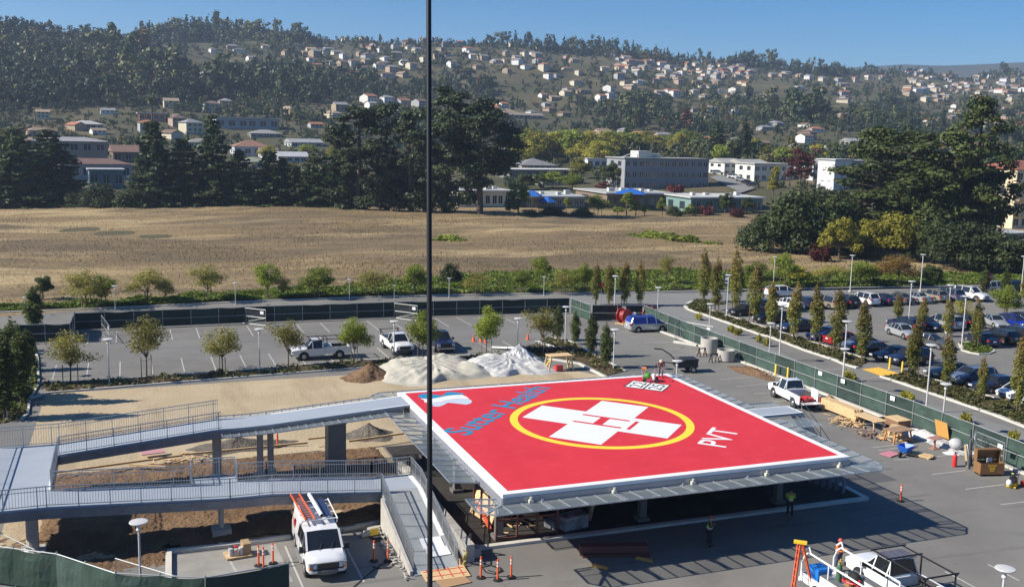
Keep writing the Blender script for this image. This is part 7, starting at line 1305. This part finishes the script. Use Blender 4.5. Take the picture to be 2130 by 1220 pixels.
for lb, a, rf in [('long grey roofed house right of the office street', (1640, 1700, 322, 308, 10, (.42, .40, .37), (.30, .30, .30), 1, 5), 'hip'), ('tan house with brown roof in the valley', (1560, 1604, 306, 293, 10, (.40, .32, .22), (.20, .13, .09), 1, 3), 'gable'), ('pale house with grey roof left of the palms', (1770, 1812, 302, 288, 10, (.52, .50, .45), (.27, .27, .28), 1, 3), 'gable'), ('red roofed villa right of the palms', (1930, 1985, 318, 302, 11, (.58, .53, .45), (.34, .13, .075), 1, 4), 'hip'), ('white villa with terracotta roof above the grove', (2010, 2060, 312, 297, 11, (.64, .62, .58), (.34, .15, .09), 1, 3), 'hip'), ('grey gabled house above the grove at far right', (2080, 2125, 322, 305, 11, (.40, .40, .40), (.28, .27, .27), 1, 3), 'gable'), ('low tan house behind the yellow trees', (1395, 1450, 312, 299, 10, (.42, .34, .25), (.24, .17, .12), 1, 4), 'hip'), ('brown roofed house among trees right of the pine', (1180, 1225, 304, 291, 10, (.45, .42, .37), (.20, .13, .09), 1, 3), 'gable'), ('white flat roofed workshop before the grey office', (1130, 1215, 386, 372, 12, (.50, .50, .48), (.55, .55, .53), 1, 6), 'flat'), ('long cream house between conifers at left', (392, 446, 306, 291, 10, (.54, .48, .36), (.26, .24, .22), 1, 4), 'hip'), ('pale grey bungalow left of the pines', (606, 672, 306, 292, 10, (.48, .48, .47), (.33, .33, .34), 1, 4), 'gable'), ('white gabled bungalow by the left conifers', (20, 66, 306, 290, 10, (.62, .61, .58), (.28, .20, .16), 1, 3), 'gable'), ('low house with pale roof above the tan apartment', (150, 215, 268, 256, 10, (.40, .36, .32), (.46, .45, .43), 1, 5), 'hip'), ('long row house with white walls above the pines', (760, 850, 240, 229, 9, (.55, .54, .52), (.30, .28, .27), 1, 7), 'gable'), ('long tan row house right of the tall pine', (1040, 1130, 246, 235, 9, (.44, .36, .28), (.26, .22, .19), 1, 7), 'gable')]: bldg('house', lb, *a, roof=rf, rot=U(.0, .2))
t, w_, h = bldg('apartment_building', 'cream four storey building with red tiled roof at the right edge', 2104, 2200, 478, 335, 14, (.72, .60, .40), (.28, .10, .065), 4, 6, roof='hip', rot=.1, rh=2.2)
for f in (1, 2, 3): m = MB(); m.b2(.5, w_-.5, -1.0, -.1, f*h/4-.15, f*h/4); m.b2(.5, w_-.5, -1.0, -.94, f*h/4+.001, f*h/4+.9); m.build('balcony', wallm((.66, .55, .38)), t)
canopy_b = M('canopy_blue', (.015, .11, .42), .6)
for px_, by, r, hh, lb in [(1105, 434, 4.2, 5.2, 'large blue canopy tent left of the school court'), (1138, 434, 3.0, 3.6, 'blue umbrella before the school court'), (1310, 436, 6.5, 6.2, 'big blue shade canopy in front of the school hall')]:
    q = HG(px_, by, 200.); t = thing('blue_canopy', lb, 'canopy', q, .3); m = MB(); m.lathe([(r, hh-1.6), (r*.5, hh-.7), (.15, hh)], n=4 if r > 4 else 6); m.build('canopy', canopy_b, t); m = MB(); m.tube((0, 0, 0), (0, 0, hh-.2), .08, n=6); m.build('pole', galv, t)
def drape(name, pts, mat, off=.25):
    P = [HG(a, b, 200.) for a, b in pts]; m = MB(); m.add([(x, y, z+off) for x, y, z in P], [tuple(range(len(P)))]); return tag(m.build(name, mat), kind='structure')
drape('street', [(1476, 372), (1500, 366), (1570, 396), (1540, 406)], road_m, .5); drape('street', [(690, 438), (1000, 450), (1000, 444), (690, 432)], road_m, .4) if False else None
for k, c, px_, py_, hd, lb in [('suv', 'silver', 1494, 366, -40, 'silver suv on the street by the offices'), ('minivan', 'white', 1526, 374, -40, 'white van parked on the street by the offices'), ('sedan', 'silver', 1541, 380, -40, 'silver car parked behind the white van by the offices'), ('sedan', 'black', 1556, 386, -40, 'dark car parked farthest right on the office street'), ('sedan', 'navy', 1566, 392, -40, 'navy car nearest on the office street')]:
    q = HG(px_, py_, 200.); o = car(k, c, q[0], q[1], hd, lb); o.location.z = q[2]+.55
# ---- houses over the hillsides
def house_proto(kind):
    t = thing('house', '', 'house'); L, Dp, h = {0: (13, 9, 3.0), 1: (11, 9, 5.6), 2: (16, 9, 3.0), 3: (10, 10, 5.2)}[kind]; m = MB(); m.b2(-L/2, L/2, -Dp/2, Dp/2, -4, h)
    if kind in (0, 3): m.add([(-L/2+.01, -Dp/2, h), (-L/2+.01, Dp/2, h), (-L/2+.01, 0, h+1.9), (L/2-.01, -Dp/2, h), (L/2-.01, Dp/2, h), (L/2-.01, 0, h+1.9)], [(0, 2, 1), (3, 4, 5)])
    m.build('wall', wallm((.6, .6, .6)), t); m = MB(); o_ = .6; X = L/2+o_; Y = Dp/2+o_; rh = 2.0
    if kind in (0, 3): m.add([(-X, -Y, h-.2), (X, -Y, h-.2), (X, 0, h+rh), (-X, 0, h+rh), (-X, Y, h-.2), (X, Y, h-.2)], [(0, 1, 2, 3), (3, 2, 5, 4)]); m.add([(-X, -Y, h-.4), (X, -Y, h-.4), (X, 0, h+rh-.2), (-X, 0, h+rh-.2), (-X, Y, h-.4), (X, Y, h-.4)], [(3, 2, 1, 0), (4, 5, 2, 3)])
    else: i_ = L/2-Dp/2; m.add([(-X, -Y, h-.1), (X, -Y, h-.1), (X, Y, h-.1), (-X, Y, h-.1), (-i_, 0, h+rh), (i_, 0, h+rh)], [(0, 1, 5, 4), (1, 2, 5), (2, 3, 4, 5), (3, 0, 4), (3, 2, 1, 0)])
    m.build('roof', wallm((.3, .25, .2), .9), t)
    for f in range(2 if h > 4 else 1):
        for x in (-L*.3, 0, L*.3): m = MB(); m.b2(x-.8, x+.8, -Dp/2-.05, -Dp/2-.002, f*2.7+.9, f*2.7+2.1); m.build('window', glassb, t)
    return t
HP = [house_proto(k) for k in range(4)]; HU = set(); HXY = []
wallsC = [('white', (.66, .65, .62)), ('cream', (.56, .50, .38)), ('tan', (.34, .27, .19)), ('pale grey', (.36, .36, .36)), ('pinkish', (.40, .29, .23))]; roofC = [('brown', (.17, .115, .085)), ('grey', (.26, .26, .27)), ('terracotta', (.36, .15, .085)), ('tan', (.33, .25, .18))]
def hill_house(px_, py_, where, sc=1.):
    q = HG(px_, py_, 300.)
    if q is None: return
    if any(math.hypot(q[0]-a, q[1]-b) < 11 for a, b in HXY): return
    HXY.append((q[0], q[1])); i = random.randrange(4); wn, wc = random.choices(wallsC, (3.5, 3, 3, 3, 2))[0]; rn, rc = random.choices(roofC, (4, 3, 2.4, 2))[0]; o = HP[i]; r_ = U(.0, .6)+(PI/2 if random.random() < .2 else 0)
    if i in HU: o = dup(o, (0, 0, 0))
    else: HU.add(i)
    o.location = (q[0], q[1], q[2]+.2); o.rotation_euler = (0, 0, r_); o.scale = (sc*U(.5, .78),)*3
    for c in KIDS[o.name]:
        b = c.name.split('.')[0]
        if b in ('wall', 'roof'): c.material_slots[0].link = 'OBJECT'; c.material_slots[0].material = wallm(wc) if b == 'wall' else wallm(rc, .9)
    o['label'] = f'{wn} house with {rn} roof {where}'; o['group'] = 'houses on the hillsides'
for n_, x0, x1, y0, y1, wh, sc in [(60, 1885, 2135, 150, 212, 'in the far right hillside terraces', 1.15), (16, 1930, 2130, 215, 262, 'below the far right hillside terraces', 1.1), (12, 1880, 2090, 262, 312, 'in the valley above the right grove', 1.), (50, 1400, 1560, 118, 205, 'on the slope above the yellow trees', 1.1), (36, 1285, 1410, 118, 205, 'on the slope above the office block', 1.1), (24, 1120, 1285, 140, 212, 'on the hill right of the pine', 1.1), (20, 905, 1120, 92, 158, 'near the ridge right of the cable', 1.15), (40, 610, 885, 80, 165, 'near the ridge left of the cable', 1.15), (11, 380, 600, 100, 165, 'on the open slope at left', 1.1), (9, 745, 890, 208, 235, 'in the row above the pines', 1.15), (10, 1005, 1180, 222, 245, 'right of the tall pine', 1.1), (12, 1440, 1840, 225, 285, 'on the valley edge at centre right', 1.), (5, 1700, 1880, 165, 215, 'among trees on the right hill', 1.1), (10, 0, 330, 235, 300, 'among trees at far left', 1.), (16, 320, 720, 225, 305, 'between conifers at left', 1.15), (14, 1180, 1720, 282, 312, 'behind the yellow trees', 1.1)]:
    for _ in range(n_): hill_house(U(x0, x1), U(y0, y1), wh, sc)
for px_, py_, lb, wc, rc, sc in [(655, 155, 'yellow walled villa on the left slope', (.72, .55, .22), (.4, .3, .2), 1.1), (558, 150, 'white villa on the left slope', (.75, .75, .73), (.45, .45, .45), 1.2)]:
    n0 = len(HXY); hill_house(px_, py_, '', sc)
    if len(HXY) > n0:
        o = [q for q in bpy.data.objects if q.get('label', '').endswith('roof ')]
        for q in o:
            q['label'] = lb
            for c in KIDS[q.name]:
                b = c.name.split('.')[0]
                if b == 'wall': c.material_slots[0].material = wallm(wc)
                if b == 'roof': c.material_slots[0].material = wallm(rc, .9)
drape('hill_road', [(140, 160), (160, 138), (192, 126), (186, 136), (165, 152), (155, 164)], conc, 1.2); drape('hill_road', [(1325, 205), (1345, 195), (1375, 190), (1370, 200), (1345, 208)], conc, 1.)
# beyond the individually built ones: more small far houses as one object
fm = MB(); n_far = 0
fmats = [wallm(c) for _, c in wallsC]+[wallm(c, .9) for _, c in roofC]
for n_, x0, x1, y0, y1 in [(70, 1885, 2135, 146, 200), (60, 1390, 1570, 116, 165), (30, 1285, 1400, 112, 165), (30, 640, 885, 78, 140), (24, 905, 1280, 86, 150), (20, 1570, 1880, 150, 215)]:
    for _ in range(n_):
        q = HG(U(x0, x1), U(y0, y1), 700.)
        if q is None or any(math.hypot(q[0]-a, q[1]-b) < 10 for a, b in HXY): continue
        HXY.append((q[0], q[1])); L, Dp, h = U(8, 12), U(6, 7.5), U(2.6, 4.6); a = U(0, .6)+(PI/2 if random.random() < .3 else 0); fm.T = Matrix.Translation((q[0], q[1], q[2])) @ Matrix.Rotation(a, 4, 'Z')
        fm.k = random.randrange(5); fm.b2(-L/2, L/2, -Dp/2, Dp/2, -3, h); fm.k = 5+random.randrange(4); X = L/2+.4; Y = Dp/2+.4
        fm.add([(-X, -Y, h-.1), (X, -Y, h-.1), (X, 0, h+1.6), (-X, 0, h+1.6), (-X, Y, h-.1), (X, Y, h-.1)], [(0, 1, 2, 3), (3, 2, 5, 4), (0, 3, 4), (1, 5, 2)])
fm.T = None; tag(fm.build('far_houses', fmats), 'many small distant houses scattered over the upper slopes', 'houses', None, 'stuff')
# ================================================================ HILL FOREST: one far wood
def unit_tree(kind, n):
    if kind == 0:
        cl = [(U(-.3, .3), U(-.3, .3), U(.22, .78), U(.14, .26), U(.14, .26), U(.12, .22)) for _ in range(9)]; return leafquads(cl, n, .085, 1.3, .4, .3, .28)[0]
    if kind == 1:
        cl = []
        for i in range(9): z = .1+i*.1; r = .24*(1-z*.95); cl.append((U(-.04, .04), U(-.04, .04), z, r, r, .07))
        return leafquads(cl, n, .075, 1.4, .55, .2, .35)[0]
    cl = [(U(-.2, .2), U(-.2, .2), U(.4, .95), U(.10, .19), U(.10, .19), U(.09, .16)) for _ in range(8)]+[(0, 0, .22, .06, .06, .2), (U(-.1, .1), U(-.1, .1), .42, .12, .12, .12)]; return leafquads(cl, n, .08, 1.3, .5, .3, .3)[0]
UT = [[unit_tree(k, 260) for _ in range(7)] for k in range(3)]
HXA = np.array(HXY+[(b[0], b[1]) for b in BX]); PTS = []
ridge = {}
for c in range(-60, 2200, 6):
    for y in range(0, 260, 4):
        q = HG(c, y, 300.)
        if q is not None: ridge[c] = y; break
def dens(px_, py_):
    if px_ < 620: d = 1. if not (330 < px_ < 500 and 118 < py_ < 168) else .25
    elif px_ < 900: d = .8 if py_ < 165 else .95
    elif px_ < 1280: d = .82
    elif px_ < 1565: d = .66 if py_ < 205 else .9
    elif px_ < 1880: d = .9
    else: d = .62 if py_ < 225 else .75
    if 1560 < px_ < 1790 and 178 < py_ < 232 and abs((py_-182)-(px_-1560)*.2) < 17: d = .10
    if 1030 < px_ < 1110 and 165 < py_ < 235: d = .45
    if 130 < px_ < 200 and 122 < py_ < 165: d = .15
    return d
cnt = 0; cs = sorted(ridge)
BA = np.array(BX)
for _ in range(22000):
    px_ = U(-80, 2210); ry = float(np.interp(px_, cs, [ridge[c] for c in cs])); yb = 405 if px_ < 700 else 350 if px_ < 1060 else 392; py_ = ry+(yb-ry)*random.random()**1.1
    if random.random() > dens(px_, py_): continue
    q = HG(px_, py_, 300.)
    if q is None: continue
    if len(HXA):
        dx = HXA[:, 0]-q[0]; dy = HXA[:, 1]-q[1]; dd = np.hypot(dx, dy); ax = np.array([q[0]-CAM[0], q[1]-CAM[1]]); ax /= np.hypot(*ax); al = dx*ax[0]+dy*ax[1]; ac = np.abs(-dx*ax[1]+dy*ax[0])
        if (dd < 6.5).any() or ((al > 0) & (al < 18) & (ac < 6)).any(): continue
    dx = BA[:, 0]-q[0]; dy = BA[:, 1]-q[1]-5; ax = np.array([q[0]-CAM[0], q[1]-CAM[1]]); ax /= np.hypot(*ax); al = dx*ax[0]+dy*ax[1]; ac = np.abs(-dx*ax[1]+dy*ax[0])
    if ((np.hypot(dx, dy) < BA[:, 2]+5) | ((al > 0) & (al < 16) & (ac < BA[:, 2]*.85))).any(): continue
    if py_ > 352 and 1400 < px_ < 1600: continue
    PTS.append((q[0], q[1], q[2], 0)); cnt += 1
    if cnt >= 6000: break
for n_, x0, x1, y0, y1 in ((1000, -40, 725, 205, 405), (450, 1050, 1720, 296, 395), (250, 1700, 2140, 225, 345)):
    for _ in range(n_):
        q = HG(U(x0, x1), U(y0, y1), 292.)
        if q is None or (np.hypot(HXA[:, 0]-q[0], HXA[:, 1]-q[1]) < 7).any(): continue
        dx = BA[:, 0]-q[0]; dy = BA[:, 1]-q[1]-5; ax = np.array([q[0]-CAM[0], q[1]-CAM[1]]); ax /= np.hypot(*ax); al = dx*ax[0]+dy*ax[1]; ac = np.abs(-dx*ax[1]+dy*ax[0])
        if ((np.hypot(dx, dy) < BA[:, 2]+4) | ((al > 0) & (al < 14) & (ac < BA[:, 2]*.7))).any(): continue
        px_, py_ = pix(q)
        if 1470 < px_ < 1575 and 355 < py_ < 410: continue
        PTS.append((*q, 0))
for c in cs:
    for _ in range(2):
        y = ridge[c]+U(1, 9); q = HG(c+U(-3, 3), y, 300.)
        if q: PTS.append((q[0], q[1], q[2], 1))
VV = []; TT = []
for x, y, z, rd_ in PTS:
    r = math.hypot(x-CAM[0], y-CAM[1]); k = random.choices((0, 1, 2), (.62, .16, .22) if not rd_ else (.35, .3, .35))[0]; h = (U(6, 11) if random.random() < .6 else U(11, 17))*(1.0 if r < 600 else 1.2)*(1.0 if rd_ else 1)*(1.2 if k == 1 else 1.25 if k == 2 else 1)
    if rd_ and 880 < pix((x, y, z))[0] < 1320: h *= 1.2
    if r < 520: h *= .72
    if (np.hypot(BA[:, 0]-x, BA[:, 1]-y) < 60).any(): h = min(h, 8)
    if len(HXA) and (np.hypot(HXA[:, 0]-x, HXA[:, 1]-y) < 40).any(): h *= (.9 if rd_ else .5)
    cl_ = math.sin(x/70+math.sin(y/90)*2)+math.sin(y/55+x/130); h *= .9+.2*cl_
    v = UT[k][random.randrange(7)]; a = U(0, 6.28); ca, sa = math.cos(a), math.sin(a); sx = h*U(.85, 1.35) if k == 0 else h
    VV.append(np.stack([(v[:, 0]*ca-v[:, 1]*sa)*sx+x, (v[:, 0]*sa+v[:, 1]*ca)*sx+y, v[:, 2]*h+z-.8], -1)); u = random.random()
    tint_ = (U(0, .22) if k == 1 else min(.66, max(0., .30+.13*cl_+random.gauss(0, .16))) if u < .9 else U(.66, 1.0)); TT.append(np.full(260, tint_))
V = np.concatenate(VV); T_ = np.concatenate(TT)
lm_for = leafmat('leaf_forest', (.75, .8, .75), (1.15, 1.1, 1.0), None, .12, None, [(0., (.022, .042, .024)), (.25, (.038, .062, .028)), (.5, (.078, .10, .038)), (.66, (.13, .135, .052)), (.85, (.18, .17, .042)), (1., (.14, .06, .04))])
tag(npmesh('hill_forest', V, np.arange(len(V)).reshape(-1, 4), lm_for, attr=T_), 'dense mixed woodland covering the hills', 'woodland', None, 'stuff')
for k in K.values(): k.done()
print('houses', len(HXY))
# ================================================================ HAZE
m = MB(); m.b2(-2600, 3800, -900, 4600, -75, 330)
hz = bpy.data.materials.new('haze_air'); hz.use_nodes = True; t = hz.node_tree; t.nodes.clear(); pv = t.nodes.new('ShaderNodeVolumePrincipled'); ou = t.nodes.new('ShaderNodeOutputMaterial')
pv.inputs['Color'].default_value = (.62, .78, 1, 1); pv.inputs['Density'].default_value = HAZE; pv.inputs['Anisotropy'].default_value = .2; t.links.new(pv.outputs[0], ou.inputs['Volume'])
tag(m.build('haze', hz), 'thin bluish haze over the valley and hills', 'haze', None, 'stuff')
# ================================================================ LABELS: look-alikes get their place in the row
ORD = ['leftmost', 'second from left', 'third from left', 'fourth from left', 'fifth from left', 'sixth from left', 'seventh from left', 'eighth from left', 'ninth from left', 'tenth from left', 'eleventh from left', 'twelfth from left', '13th from left', '14th from left', '15th from left', '16th from left', '17th from left', '18th from left', '19th from left', '20th from left']
by = {}
for o in list(SC.objects):
    if o.parent is None and o.get('label') and o.get('kind') is None: by.setdefault(o['label'], []).append(o)
bpy.context.view_layer.update()
for lb, os_ in by.items():
    if len(os_) < 2: continue
    P = []
    for o in os_:
        b = [o.matrix_world @ Vector(c) for c in o.bound_box] if o.type == 'MESH' else [o.matrix_world.translation]
        c = sum(b, Vector())/len(b); P.append((pix(c)[0], o))
    P.sort(key=lambda q: q[0])
    for i, (_, o) in enumerate(P): o['label'] = lb+', '+(ORD[i] if i < len(ORD) else '%dth from left' % (i+1))
